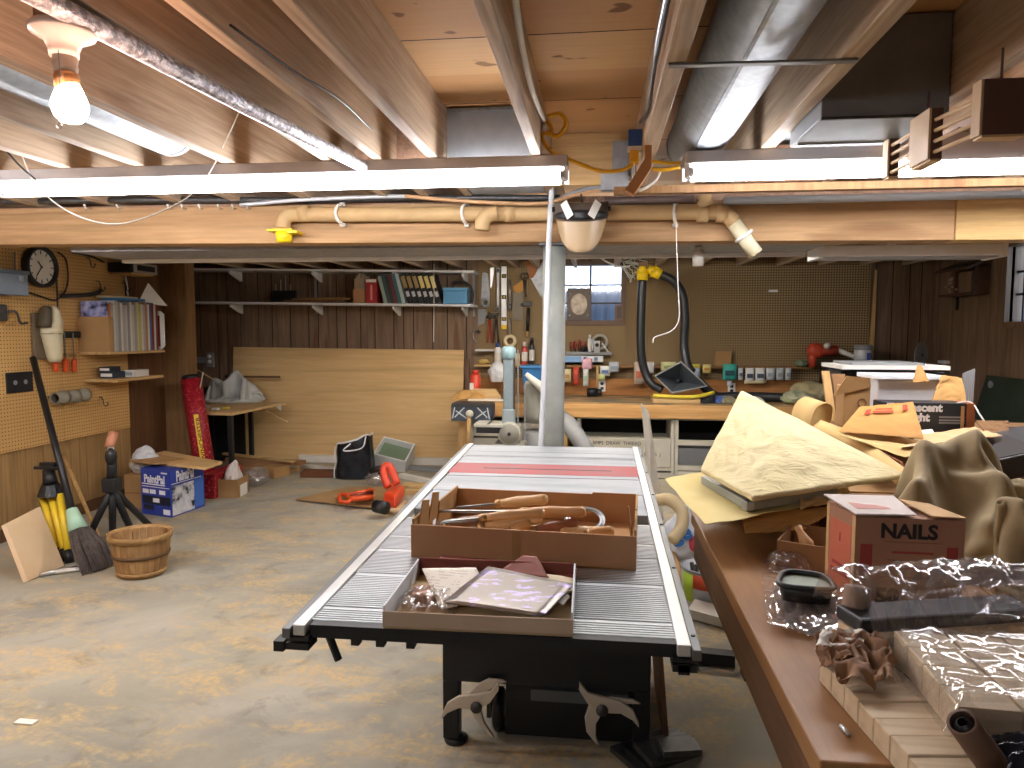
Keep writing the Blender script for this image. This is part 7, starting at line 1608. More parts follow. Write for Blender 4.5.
# ---------------------------------------------------------------- between the saw and the bench
c = PZ(712, 611, 0)+Vector((0, .13, 0))
t = thing('paint_pail', 'round pail with green and orange label on the floor between saw and bench', 'pail', c)
hp_ = PY(705, 566, c.y).z
b = MB(); b.lathe([(.12, 0), (.135, .01), (.142, hp_*.95), (.142, hp_), (.134, hp_), (.128, .012), (.001, .012)], 30, T(c)); b.build('pail', plain('pail_white', '#c7ccd2', .4), t, 'all')
def band(a0, a1, z0, z1, r0, m, nm):
    b = MB(); n = 10; vs = []; fs = []
    for i in range(n+1):
        a = a0+(a1-a0)*i/n
        for z in (z0, z1): r = r0+.0075*z/hp_; vs.append((c.x+r*math.cos(a), c.y+r*math.sin(a), z))
    b.add(vs, [(2*i, 2*i+2, 2*i+3, 2*i+1) for i in range(n)]); return b.build(nm, m, t, 'all', solid=.0006)
band(-2.85, -2.3, .03, hp_*.93, .138, plain('pail_green', '#a9c93c', .5), 'green_label'); band(-2.3, -1.1, hp_*.55, hp_*.93, .138, plain('pail_orange', '#d8552f', .5), 'orange_label')
b = MB(); b.tube(arc(c+Vector((0, 0, hp_)), .142, 0, 2*PI, 28, (1, 0, 0), (0, 1, 0))[:-1], .006, 6, True); b.build('rim', M_GREY, t, 'all')
b = MB()
rnd = random.Random(5)
for k in range(7): a = rnd.random()*6; b.tube([c+Vector((.06*math.cos(a), .06*math.sin(a), .02)), c+Vector((.09*math.cos(a), .09*math.sin(a), hp_+.03*rnd.random()))], .011, 6)
b.build('sticks', M_IRON, t)['kind'] = 'stuff'
p = PZ(684, 566, 0)+Vector((0, .12, 0))
bagm = plain('bag_print_white', '#d9dde2', .35, 0, '#c9ced6', 8, .3, 14)
o = crumple('plastic_bag', p, (.12, .1, .15), bagm, 'white plastic bag with blue letters on the floor between saw and bench', 'bag', 71, .22)
text('ge', .13, plain('blue_ink', '#2f6fb5', .5), T(p.x-.02, p.y-.125, .2) @ FACE @ RZ(.3), o, bold=.006)
b = MB(); b.ball((p.x+.07, p.y-.09, .13), (.045, .03, .05)); b.build('red_print', plain('red_print', '#c23a4c', .5), o, 'all')
b = MB(); b.tube(spline([(p.x-.02, p.y, .24), (p.x-.05, p.y, .34), (p.x-.02, p.y, .37), (p.x+.01, p.y, .25)], 6), .006, 6); b.tube(spline([(p.x+.0, p.y+.02, .24), (p.x+.0, p.y+.02, .33), (p.x+.04, p.y+.02, .32), (p.x+.04, p.y+.02, .22)], 6), .006, 6); b.build('handle', bagm, o, 'all')
wire([PY(658, 500, 4.1), PY(670, 500, 4.05), PY(682, 512, 4.0), PY(681, 528, 3.95), PY(672, 541, 3.9)], .035, plain('beige_hose', '#c9b48a', .6), 'beige hose curving on the floor beside the saw', 'beige_hose', 'hose', n=12)
b = MB(); a, e = PZ(672, 556, .05), PZ(682, 585, .05); b.tube([a, e], .03, 10); tag(b.build('cardboard_tube', M_CARD, None, 'all'), 'tan cardboard tube lying beside the pail', 'tube')
b = MB(); a, e = PZ(688, 618, .01), PZ(742, 633, .01); s_ = Vector((.05, .14, 0)); q = [a, e, e+s_, a+s_]; b.hexa(q+[v+Vector((0, 0, .045)) for v in q]); tag(b.build('white_board', M_WHITE2), 'white board lying on the floor below the bench edge', 'board')
b = MB(); a, e = PZ(688, 663, .01), PZ(735, 668, .01); s_ = Vector((0, .06, 0)); q = [a, e, e+s_, a+s_]; b.hexa(q+[v+Vector((0, 0, .05)) for v in q]); tag(b.build('dark_strip', M_BLACKM), 'low dark strip on the floor between saw and bench leg', 'bar')  # low black strip along the floor
for k, (px, py, w, lb) in enumerate(((662, 578, .16, 'dark scrap of wood on the floor left of the pail'), (668, 596, .12, 'small brown offcut on the floor left of the pail'))):
    a = PZ(px, py, 0); b = MB(); b.box((a.x+.08, a.y, .03), (w, .09, .05), None); tag(b.build('wood_scrap', M_PANEL_W if k else M_IRON, bev=.004), lb, 'scrap')
b = MB(); b.hexa([PZ(652, 520, 0)+Vector((0, 0, 0)), PZ(664, 520, 0), PZ(664, 519, 0)+Vector((0, .03, 0)), PZ(652, 519, 0)+Vector((0, .03, 0))]+[PY(641, 403, 4.35), PY(649, 412, 4.35), PY(649, 412, 4.38), PY(641, 403, 4.38)])
tag(b.build('white_post_board', M_WHITE, bev=.002), 'pale pointed board standing upright behind the right saw rail', 'board')
# ---------------------------------------------------------------- nearest: bundles of wood blocks
M_BLK = wood('block_wood', '#d2bd9c', '#ddcbae', 'X', 50, True, .7, '#bca584')
FL, NL = PZ(819, 681, RZT), PZ(880, 752, RZT)
u = (NL-FL); u.z = 0; Lb = u.length; u = u.normalized(); w = Vector((-u.y, u.x, 0))
if w.x < 0: w = -w
HB = PY(817, 659, FL.y).z-RZT
bw = .048; n = 9
t0 = None
for k in range(n):
    lab = ['far end', 'second', 'third', 'fourth', 'fifth', 'sixth', 'seventh', 'eighth', 'ninth'][k]+' pale wood block of the low bundle on the bench' + (' beside the brown paper' if k == 0 else ', counted from the brown paper')
    o0 = FL + u*(bw*k)
    q = [o0, o0+u*(bw-.0018), o0+u*(bw-.0018)+w*.5, o0+w*.5]; hh = HB*(1+.03*((k*7) % 3-1))
    b = MB(); b.hexa([v+Z3*.0008 for v in q]+[v+Z3*hh for v in q]); t = tag(b.build('wood_block', M_BLK, bev=.002), lab, 'wood block', 'wood blocks of the low bundle')
    for j in range(2):
        pp = o0+u*(bw*.5)+w*(.12+.2*j)
        b = MB(); s4 = [pp-u*.02-w*.0012, pp+u*.02-w*.0012, pp+u*.02+w*.0012, pp-u*.02+w*.0012]; b.hexa([v+Z3*(hh) for v in s4]+[v+Z3*(hh+.0006) for v in s4]); b.build('joint_line', M_PANEL_W, t)
# upper bundle: blocks on top of the low one, under clear film
UZ = RZT+HB*1.035
o0 = PZ(893, 658, UZ); p1 = PZ(945, 725, UZ); u2 = (p1-o0); u2.z = 0; u2 = u2.normalized(); w2 = Vector((-u2.y, u2.x, 0)); w2 = w2 if w2.x > 0 else -w2
rows = ['back', 'second', 'third', 'front']; cols_ = ['left', 'middle left', 'middle right', 'right']
for r_ in range(4):
    for cc in range(4):
        q0 = o0+u2*(.065*r_)+w2*(.088*cc); q = [q0, q0+u2*.0635, q0+u2*.0635+w2*.082, q0+w2*.082]
        b = MB(); b.hexa([v+Z3*.001 for v in q]+[v+Z3*.05 for v in q]); tag(b.build('wood_block', M_BLK, bev=.001), '%s block in the %s row of the film wrapped bundle' % (cols_[cc], rows[r_]), 'wood block', 'wood blocks under the clear film')
b = MB(); q0 = o0+u2*-.002+w2*-.004
M_STRAPB = plain('brown_gap', '#6d4b34', .8)
M_FILM = clear('wrap_film', (.98, .985, 1, 1), .84, .06, True)
def fn(uu, v):
    x, y_ = uu*1.12-.06, v*1.12-.06
    e = max(0, (max(abs(uu-.5), abs(v-.5))-.42)/.08); p = o0+u2*(.26*y_)+w2*(.36*x)
    f1 = 1-abs(nz((x*2, y_*2, 0), 1.6, 81))*2; f2 = 1-abs(nz((x*2, y_*2, 3), 4.2, 82))*2
    p.z = UZ+.056+.008*f1+.006*f2-(.05*e); return p
b = MB(); b.grid(50, 44, fn); tag(b.build('plastic_film', M_FILM, None, 'all'), 'clear crinkled film wrapped over the upper wood blocks', 'plastic film')
# brown paper between the bundles
def fold(pix, zs, m, label, name='paper', cat='paper', n=26, amp=.014, sc=3, seed=1, th=.0015, edge=0):
    """crumpled sheet through four measured corners"""
    c4 = [PZ(px, py, z) for (px, py), z in zip(pix, zs)]
    def f(u_, v):
        p = quad(c4, u_, v); f1 = 1-abs(nz((u_*2, v*2, seed), sc*.5, seed))*2; f2 = 1-abs(nz((u_*2, v*2, seed+4), sc*1.2, seed))*2
        return p+Z3*(amp*(.7*f1+.3*f2))+Vector((.6*amp*nz((u_, v, 9), sc, seed), .6*amp*nz((u_, v, 13), sc, seed), 0))
    b = MB(); b.grid(n, n, f); return tag(b.build(name, m, None, 'all', solid=th, offset=1, sub=1), label, cat)
M_KRAFTD = plain('dark_kraft', '#7c5a42', .8, 0, '#93704f', 8)
fold([(843, 690), (903, 690), (880, 640), (822, 640)], [RZT+HB+.006, RZT+HB+.01, RZT+HB+.03, RZT+HB+.02], M_KRAFTD, 'crumpled brown paper lying on the low wood bundle', 'brown_paper', amp=.03, sc=4, seed=15)
fold([(822, 672), (850, 668), (846, 640), (815, 640)], [RZT+.03, RZT+HB+.02, RZT+HB+.03, RZT+.06], M_KRAFTD, 'brown paper end sticking out at the left of the low wood bundle', 'brown_paper', amp=.02, sc=4, seed=19)
fold([(815, 650), (862, 652), (868, 632), (822, 634)], [RZT+HB+.03]*4, M_PAPERW, 'white paper edge above the brown paper on the bundle', 'white_paper', amp=.012, seed=23)
# black bar wrapped in film, paper core at its left end
a, e = PZ(862, 619, RZT+.10), PZ(1040, 607, RZT+.10)
d = (e-a).normalized(); s_ = Vector((-d.y, d.x, 0))
t = thing('wrapped_bar', 'black bar wrapped in clear film above the wood blocks', 'bar', (a+e)/2)
q = [a, e, e+s_*.08, a+s_*.08]; b = MB(); b.hexa([v-Z3*.03 for v in q]+[v-Z3*.003 for v in q]); b.build('bar', plain('bar_black', '#191b20', .35), t, bev=.006)
def fn(uu, v):
    p = a+(e-a)*uu+s_*(-.035+.19*v); f1 = 1-abs(nz((uu*5, v*2, 0), 1.3, 91))*2; f2 = 1-abs(nz((uu*6, v*2, 3), 2.8, 92))*2
    k = abs(v-.5)*2; p.z += .055-.09*k**3+.014*f1+.01*f2; return p
b = MB(); b.grid(60, 20, fn); b.build('film', clear('thick_film', (.96, .97, 1, 1), .68, .06, True), t, 'all')
b = MB(); b.hexa([v-Z3*.095 for v in [q[0]+s_*.01, q[1]+s_*.01, q[2]-s_*.01, q[3]-s_*.01]]+[v-Z3*.031 for v in [q[0]+s_*.01, q[1]+s_*.01, q[2]-s_*.01, q[3]-s_*.01]]); tag(b.build('wood_batten', M_BLK), 'wood batten under the film wrapped black bar', 'batten')
b = MB(); c = PZ(856, 608, RZT+.09); b.tube([c+Vector((0, 0, -.035)), c+Vector((0, .0, .0)), c+Vector((.004, .005, .04))], [.028, .026, .024], 14); tag(b.build('paper_roll', plain('grey_brown_roll', '#8a7564', .8), None, 'all'), 'short grey brown paper roll at the left end of the wrapped bar', 'roll')
p = PZ(900, 590, RZT+.12)
def sail(pix, ys_, m, label, seed, name='plastic_film', amp=.012):
    c4 = [PY(px, py, y_) for (px, py), y_ in zip(pix, ys_)]
    def f(u_, v):
        p = quad(c4, u_, v); f1 = 1-abs(nz((u_*2, v*2, 0), 1.5, seed))*2; f2 = nz((u_*2, v*2, 5), 4, seed); return p+Vector((0, -amp*f1-amp*.5*f2, amp*f1))
    b = MB(); b.grid(30, 20, f); return tag(b.build(name, m, None, 'all'), label, 'plastic film')
sail([(868, 640), (1030, 620), (1030, 583), (905, 588)], [1.40, 1.36, 1.52, 1.55], M_FILM, 'loose clear film standing up behind the wrapped bar', 33, amp=.02)
sail([(925, 588), (1030, 586), (1030, 570), (935, 560)], [1.56, 1.56, 1.60, 1.58], plain('milky_film', '#b9bcc4', .3, 0, '#cdd0d6', 9), 'milky plastic sheet in front of the printed nail carton', 37, amp=.008)
sail([(890, 660), (905, 665), (880, 615), (862, 612)], [1.30, 1.29, 1.40, 1.42], M_FILM, 'narrow strip of clear film hanging at the left of the bundle', 39, amp=.01)
# roll at the bottom right and dark plastic
a = PZ(962, 722, UZ+.075); e = a+Vector((.05, .025, -.065))
t = thing('paper_roll', 'dark brown paper roll with open end at the lower right', 'roll', a)
b = MB(); Lr = (e-a).length; b.lathe([(.015, 0), (.019, 0), (.020, Lr), (.014, Lr), (.015, 0)], 20, axis(a, e)); b.build('tube', plain('dark_roll', '#5a4234', .7, 0, '#6d5342', 12), t, 'all')
b = MB(); b.lathe([(.006, .0), (.0142, .006), (.0142, .02), (.006, .02), (.006, .0)], 16, axis(a, e)); b.build('core', M_BLACK, t, 'all')
film('plastic_film', PZ(1030, 764, UZ+.0), .13, .07, .035, plain('dark_film', '#22242c', .2, 0, '#343843', 14), 'dark glossy plastic crumpled at the lower right corner', 'plastic film', 97)
# tray wrapped in clear film on the bench edge
M_TB = plain('tray_black', '#1c2022', .35)
c4 = [PZ(776, 586, RZT+.075), PZ(838, 591, RZT+.075), PZ(826, 575, RZT+.075), PZ(783, 570, RZT+.075)]
t = thing('black_tray', 'black rimmed tray with pale green inside on the bench edge', 'tray', (c4[0]+c4[2])/2-Z3*.075)
ctr = sum(c4, Vector())/4
def ov(s_, z): return [ctr+(sum(((c4[0]*(1-uu)+c4[1]*uu)*(1-vv)+(c4[3]*(1-uu)+c4[2]*uu)*vv for uu, vv in [(.5+.5*s_*math.copysign(abs(math.cos(x))**.55, math.cos(x)), .5+.5*s_*math.copysign(abs(math.sin(x))**.55, math.sin(x)))]), Vector())-ctr)+Z3*z for x in [2*PI*i/36 for i in range(36)]]
b = MB(); r0 = ov(1.0, .0); b.tube(r0, .006, 8, True); b.build('rim', M_TB, t, 'all')
b = MB(); r1 = ov(.97, -.001); r2 = ov(.88, -.035); b.add(r1+r2, [(i, (i+1) % 36, 36+(i+1) % 36, 36+i) for i in range(36)]); b.build('side', M_TB, t, 'all', solid=.002)
b = MB(); b.add(ov(.93, -.007), [tuple(range(36))]); b.build('pale_inside', plain('pale_green', '#97a394', .5), t, solid=.002)
b = MB(); r2b = ov(.88, -.036); 
c = (PZ(800, 618, RZT)); 
t2 = fold([(778, 622), (838, 640), (840, 596), (772, 588)], [RZT+.008, RZT+.01, RZT+.03, RZT+.012], plain('brown_contents', '#8a6f5c', .8, 0, '#a58b76', 14), 'brown crumpled paper under the clear film on the bench edge', 'brown_paper', amp=.012, sc=4, seed=29)
fold([(766, 628), (842, 646), (846, 590), (762, 578)], [RZT+.014, RZT+.02, RZT+.05, RZT+.02], M_FILM, 'clear film wrap around the black tray on the bench edge', 'plastic_film', 'plastic film', amp=.014, sc=4, seed=35, th=0.0005)
film('clear_bag', PZ(790, 568, RZT), .12, .1, .05, clear('pinkish_clear', (.95, .86, .8, 1), .7, .1, True), 'pinkish clear bag behind the black tray', 'bag', 43)
b = MB(); p = PZ(846, 733, RZT); b.tube([PZ(841, 726, RZT+.004), PZ(849, 735, RZT+.004)], .004, 8); tag(b.build('screw', M_STEEL, None, 'all'), 'small screw lying on the near bench corner', 'screw')
b = MB(); a, e = PZ(853, 700, RZT+.004), PZ(872, 722, RZT+.004); b.tube([a, e], .009, 6); tag(b.build('wood_sliver', M_PINE), 'thin wood sliver on the bench along the low bundle', 'sliver')
# ---------------------------------------------------------------- carton of nails
A, B_ = PZ(853, 602, RZT+.001), PZ(962, 596, RZT+.001)
A = PZ(853, 600, RZT+.001); B_ = PZ(962, 606, RZT+.001)
ex = (B_-A).normalized(); L = (B_-A).length; ey = Vector((-ex.y, ex.x, 0)); D = .17
h = PY(853, 517, A.y).z-RZT
C_ = A+ey*D
C2 = PZ(825, 580, RZT+.001); D = (C2-A).length; ey = (C2-A).normalized()
t = thing('nail_carton', 'kraft carton printed NAILS with open white flap on the bench', 'carton', A)
M_NC = plain('nail_carton_brown', '#ad8268', .8, 0, '#a2775e', 5); M_NCE = plain('carton_tan_edge', '#c9a574', .8); M_RP = plain('salmon_print', '#c26a50', .7); M_DR = plain('dark_red_print', '#9c3f3c', .7); M_INK = plain('black_ink', '#1d1614', .7)
q = [A, B_, B_+ey*D, A+ey*D]
b = MB(); b.hexa(q+[v+Z3*h for v in q]); b.build('box', M_NC, t, bev=.002)
b = MB(); n_ = Vector((ex.y, -ex.x, 0))
def fpat(b, p0, xd, nn, LL, u0, u1, v0, v1, th=.0008):
    s = [p0+xd*(LL*u0)+Z3*(h*v0), p0+xd*(LL*u1)+Z3*(h*v0), p0+xd*(LL*u1)+Z3*(h*v1), p0+xd*(LL*u0)+Z3*(h*v1)]
    b.hexa([s[0]+nn*th, s[1]+nn*th, s[1], s[0], s[3]+nn*th, s[2]+nn*th, s[2], s[3]])
for uu in ((.05, .16, .30, .68), (.84, .94, .42, .68)): b = MB(); fpat(b, A, ex, n_, L, *uu); b.build('red_square', M_DR, t)
b = MB(); fpat(b, A, ex, n_, L, .27, .80, .715, .722); fpat(b, A, ex, n_, L, .2, .80, .30, .307); fpat(b, A, ex, n_, L, .3, .6, .50, .507); b.build('print_line', plain('line_print', '#7e4a3e', .7), t)
side_n = Vector((-ey.y, ey.x, 0)); side_n = side_n if side_n.x < 0 else -side_n
b = MB(); fpat(b, A, ey, side_n, D, .14, .86, .0, .86, .0008); b.build('salmon_panel', M_RP, t)
for uu in ((0, .1), (.9, 1)): b = MB(); fpat(b, A, ey, side_n, D, *uu, 0, 1, .0012); b.build('tan_edge', M_NCE, t)
fm = facem(A+ex*L*.49+Z3*h*.84+n_*.001, ex)
text('NAILS', .046, M_INK, fm, t, bold=.0016, sx=1.0)
text('50', .05, M_INK, facem(A+ex*L*.31+Z3*h*.06+n_*.001, ex), t, bold=.003)
b = MB(); fpat(b, A, ex, n_, L, .34, .72, .585, .61); b.build('red_line', M_DR, t)
b = MB(); fpat(b, A, ex, n_, L, .38, .7, .40, .42); b.build('red_line', M_DR, t)
sm_ = frame(A+ey*D*.5+Z3*h*.30+side_n*.0016, -ey) @ RX(PI/2)
b = MB(); fpat(b, A, ey, side_n, D, .25, .75, .30, .34, .0014); b.build('red_line', M_DR, t)
b = MB(); fpat(b, A, ey, side_n, D, .2, .8, .2, .25, .0014); b.build('red_line', M_DR, t)
text('I', .03, M_DR, sm_ @ T(0, .07, 0), t)
# flaps
def flap(ps, m, nm='flap', th=.003):
    b = MB(); b.add(ps, [(0, 1, 2, 3)]); b.build(nm, m, t, solid=th, offset=1)
T_ = [v+Z3*(h+.001) for v in q]
flap([T_[0]+Z3*.003, T_[0]*.45+T_[1]*.55+Z3*.006, T_[3]*.35+T_[2]*.65+Z3*.02, T_[3]-ex*.01+Z3*.018], plain('flap_white', '#e2d6cf', .7, 0, '#e6ddd6', 5), 'top_flap')
flap([T_[0]*.3+T_[1]*.7+Z3*.004, T_[1]+Z3*.003, T_[2]+Z3*.003, T_[3]*.3+T_[2]*.7+Z3*.012], M_NCE, 'top_flap')
flap([T_[0]-Z3*.0, T_[0]*.8+T_[1]*.2+Z3*.001, T_[3]*.8+T_[2]*.2+Z3*.002, T_[3]], M_NC, 'side_flap')
b = MB(); fl = [T_[0]*.92+T_[1]*.08+Z3*.0075, T_[0]*.6+T_[1]*.4+Z3*.0085, T_[3]*.6+T_[2]*.4+Z3*.0195, T_[3]*.92+T_[2]*.08+Z3*.0195]; b.add([lerp(fl[0], fl[3], .25), lerp(fl[1], fl[2], .25), lerp(fl[1], fl[2], .8), lerp(fl[0], fl[3], .8)], [(0, 1, 2, 3)]); b.build('pink_print', plain('pink_print', '#d39a90', .7), t, solid=.0006, offset=1)
# small open box with a turned handle, left of the nails
f0, f1 = PZ(776, 566, RZT+.001), PZ(822, 574, RZT+.001)
exx = (f1-f0).normalized(); eyy = Vector((-exx.y, exx.x, 0)); hh = .07
t = thing('cardboard_box', 'small open cardboard box with a turned handle, left of the nail carton', 'box', f0)
q = [f0, f0+exx*.16, f0+exx*.16+eyy*.2, f0+eyy*.2]
for i, nm in enumerate(('front_side', 'right_side', 'back_side', 'left_side')):
    a, e = q[i], q[(i+1) % 4]; nn = Vector((-(e-a).y, (e-a).x, 0)).normalized()*.004; b = MB(); b.hexa([a, e, e+nn, a+nn]+[v+Z3*hh for v in (a, e, e+nn, a+nn)]); b.build(nm, M_CARD_D, t)
b = MB(); b.hexa(q+[v+Z3*.004 for v in q]); b.build('bottom', M_CARD_D, t)
c = PZ(808, 541, RZT+.06); b = MB(); b.lathe([(.001, 0), (.016, .006), (.019, .02), (.013, .038), (.009, .055), (.011, .07)], 16, axis(c+Vector((.0, -.02, -.02)), c+Vector((-.03, .03, .05)))); tag(b.build('turned_wood', plain('light_turned_wood', '#c99c6a', .45), None, 'all'), 'turned pale wooden handle poking out of the small cardboard box', 'handle')
# ---------------------------------------------------------------- the yellow pad and what it lies on
t = thing('carton_stack', 'flat brown cartons under the yellow pad', 'carton', (.75, 2.55, RZT))
b = MB(); b.bb(.42, 1.2, 2.36, 2.78, RZT, RZT+.1); b.build('carton', M_CARD_D, t, bev=.004)
b = MB(); b.bb(.44, 1.18, 2.38, 2.76, RZT+.1, RZT+.104); b.build('lid', M_CARD, t)
SZ = RZT+.115
M_YELL = plain('yellow_paper', '#e0cf90', .8, 0, '#d8c582', 6)
def warp(c4, m, label, name, cat, n=24, amp=.01, sc=2, seed=1, th=.002, sub=1, up=Z3, bend=None):
    def f(u_, v):
        p = quad(c4, u_, v); f1 = 1-abs(nz((u_*2, v*2, seed), sc, seed))*2; f2 = 1-abs(nz((u_*2, v*2, seed+4), sc*2.3, seed))*2
        p = p+up*(amp*(.65*f1+.35*f2))
        if bend: p = p+bend(u_, v)
        return p
    b = MB(); b.grid(n, n, f); return tag(b.build(name, m, None, 'all', solid=th, offset=1, sub=sub), label, cat)
warp([PZ(664, 480, SZ), PZ(705, 527, SZ-.005), PZ(850, 500, SZ+.0), PZ(760, 462, SZ+.01)], M_YELL, 'thin yellow paper sheet hanging over the bench edge under the pad', 'yellow_sheet', 'paper', amp=.006, seed=4)
warp([PZ(745, 535, SZ-.06), PZ(800, 532, SZ-.06), PZ(850, 506, SZ-.015), PZ(740, 516, SZ-.02)], M_PAPER, 'brown kraft paper sagging under the yellow sheet', 'kraft_sheet', 'paper', amp=.006, seed=6)
warp([PZ(800, 512, SZ+.0), PZ(851, 500, SZ+.0), PZ(846, 482, SZ+.03), PZ(800, 492, SZ+.02)], plain('kraft_pale', '#cfae7d', .8), 'rolled kraft paper edge right of the yellow pad corner', 'kraft_sheet', 'paper', amp=.012, seed=8)
ga, gb, gc = PZ(701, 480, SZ+.02), PZ(747, 507, SZ+.02), PZ(838, 493, SZ+.02)
t = thing('angle_iron', 'grey metal corner piece under the yellow pad', 'frame', gb-Z3*.015)
for p0, p1, nm in ((ga, gb, 'left_bar'), (gb, gc, 'front_bar')):
    d = (p1-p0).normalized(); s_ = Vector((-d.y, d.x, 0))*.022; b = MB(); b.hexa([p0-Z3*.012, p1-Z3*.012, p1+s_-Z3*.012, p0+s_-Z3*.012, p0+Z3*.014, p1+Z3*.014, p1+s_+Z3*.014, p0+s_+Z3*.014]); b.build(nm, plain('frame_grey', '#9aa0a0', .4, .5), t, bev=.002)
d1, a1, b1, c1 = PY(741, 394, 2.86), PZ(702, 474, SZ+.05), PZ(752, 503, SZ+.035), PY(906, 480, 2.22)
g = G('quilted_yellow'); g.set(.85, 0, .2); g.col(g.ramp(g.noise(5, None, 4), [(.3, '#ddd0a0'), (.55, '#e6daae'), (.75, '#d6c596')])); g.bump(g.noise(14, g.tc((1, 1.4, 1)), 4, .6, .8), .7, .02)
def bulge(u_, v):
    ed_ = min(1, 5*min(u_, 1-u_, v, 1-v)); return Vector((0, 0, .012*math.sin(PI*u_)*math.sin(PI*v)))+Vector((0, -.008, .010))*ed_*(1-abs(nz((u_*3, v*3+u_*1.5, 0), 1.6, 51))*2.4)
warp([a1, b1, c1, d1], g.m, 'large wrinkled pale yellow pad leaning up on the bench pile', 'yellow_pad', 'pad', n=44, amp=.004, sc=1.8, seed=11, th=.018, up=Vector((-.3, -.5, .8)), bend=bulge)
wedge = MB(); wb = lambda p: Vector((p.x, p.y, SZ))
m1, m2 = (d1+a1)/2, (d1+c1)/2
wedge.bb(.50, .70, 2.52, 2.84, RZT+.105, RZT+.16); tag(wedge.build('carton', M_CARD), 'small carton propping up the yellow pad from behind', 'carton')
# curled kraft strips right behind the pad
def ribbon(pts, wv, m, label, name='kraft_strip', cat='paper', th=.002):
    sp = spline(pts, 8); n = len(sp)-1; b = MB(); b.grid(n, 2, lambda u_, v: sp[min(n, round(u_*n))]+Vector(wv)*(v-.5)); return tag(b.build(name, m, None, 'all', solid=th), label, cat)
M_KP = plain('kraft_cream', '#d9b97c', .8, 0, '#cfae70', 8)
ribbon([PY(806, 436, 2.9), PY(801, 422, 2.9), PY(805, 407, 2.92), PY(815, 400, 2.95), PY(823, 404, 2.97), PY(822, 415, 2.98), PY(820, 424, 2.98), PY(826, 436, 2.95), PY(850, 450, 2.85)], (.06, -.05, -.02), M_KP, 'curled kraft strip rising behind the yellow pad')
ribbon([PY(815, 425, 2.85), PY(845, 437, 2.7), PY(875, 457, 2.5), PY(903, 478, 2.3)], (.05, .03, .035), M_KP, 'long tan strip lying along the right edge of the yellow pad')
b = MB(); p = [PY(848, 434, 2.75), PY(900, 462, 2.42), PY(903, 478, 2.42), PY(880, 470, 2.6)]
p2 = [v+Vector((.03, .05, -.01)) for v in p]; b.hexa(p+p2); tag(b.build('red_board', wood('red_brown_board', '#9a5f45', '#aa6d50', 'Y', 40, False)), 'reddish brown board lying behind the tan strip', 'board')
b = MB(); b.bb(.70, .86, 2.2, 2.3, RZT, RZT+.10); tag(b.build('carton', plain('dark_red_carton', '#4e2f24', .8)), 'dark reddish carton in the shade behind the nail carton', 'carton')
# ---------------------------------------------------------------- olive canvas heap
M_CANV = plain('olive_canvas', '#998763', .8, 0, '#a89672', 6, .15, 60)
def canvas(c, sx, sy, h, label, seed, rz=0, n=56, ridge=None):
    def fn(u_, v):
        x, y_ = (u_-.5)*2, (v-.5)*2; rr = (abs(x)**2.6+abs(y_)**2.6); env = max(0, 1-rr)**.42
        n1 = nz((x, y_, 3), .9, seed); n2 = nz((x, y_, 7), 1.3, seed); n3 = 1-2*abs(nz((x+.4*n1, y_, 5), 2.6, seed))
        f1 = 2*abs(math.sin(4.6*x+2.0*y_+5.5*n1+seed))**.75-1; f2 = 2*abs(math.sin(2.6*x-5.2*y_+6.5*n2+1.7*seed))**.75-1; n3 = n3*.6+.5*math.sin(13*x+9*y_+7*n2)*math.sin(5*y_-6*x+5*n1)
        z = h*env*(.62+.22*f1*(1-.35*f2)+.15*f2+.06*n3)
        return Vector((x*sx/2*(1+.16*n2)+.02*f2*env, y_*sy/2*(1+.16*n1)-.03*f1*env, .003+max(0, z)))
    b = MB(); b.grid(n, n, fn, T(Vector(c)) @ RZ(rz)); return tag(b.build('canvas_cloth', M_CANV, None, 'all', solid=.004, offset=1, sub=1), label, 'cloth')
cloth_heap('canvas_cloth', (1.0, 2.08, RZT), .3, M_CANV, 'big crumpled olive canvas heap behind the nail carton', 'cloth', size=1.15, n=60, foot=(.50, .42), mounds=[(-.17, -.04, 0, .05, .035, .24), (-.06, .07, 0, .04, .06, .33), (.06, -.07, 0, .035, .07, .26), (.12, .08, 0, .06, .035, .36), (.21, -.05, 0, .03, .06, .27), (-.05, -.15, 0, .05, .03, .15)], seed=11)
cloth_heap('canvas_cloth', (1.12, 1.74, RZT), -.2, M_CANV, 'olive canvas lobe bunched forward at the right frame edge', 'cloth', size=.85, n=50, foot=(.36, .26), mounds=[(-.13, .03, 0, .03, .05, .24), (-.02, -.03, 0, .035, .05, .17), (.06, .06, 0, .04, .035, .28), (.15, -.02, 0, .03, .05, .22)], seed=17)
# ---------------------------------------------------------------- back of the pile
BZ2 = PY(860, 428, 2.95).z-.005
t = thing('pile_carton', 'large closed carton carrying the boxes at the back of the bench', 'carton', (1.5, 3.2, RZT))
b = MB(); b.bb(.92, 2.05, 2.80, 3.29, RZT, BZ2-.004); b.build('carton', M_CARD_D, t, bev=.004)
b = MB(); b.bb(.93, 2.04, 3.03, 3.06, BZ2-.004, BZ2-.002); b.build('tape', M_CARD, t)
b = MB(); b.bb(1.5, 2.1, 2.2, 3.3, 0, RZT-.002); tag(b.build('side_cabinet', M_PANEL_W), 'brown cabinet beyond the right end of the bench', 'cabinet')
def pbox(px0, px1, py0, py1, y_, d, m, name, label, cat, bev=.004):
    a, e = PY(px0, py1, y_), PY(px1, py0, y_); b = MB(); b.bb(a.x, e.x, y_, y_+d, max(a.z, BZ2), e.z); return tag(b.build(name, m, None, bev=bev), label, cat), a, e
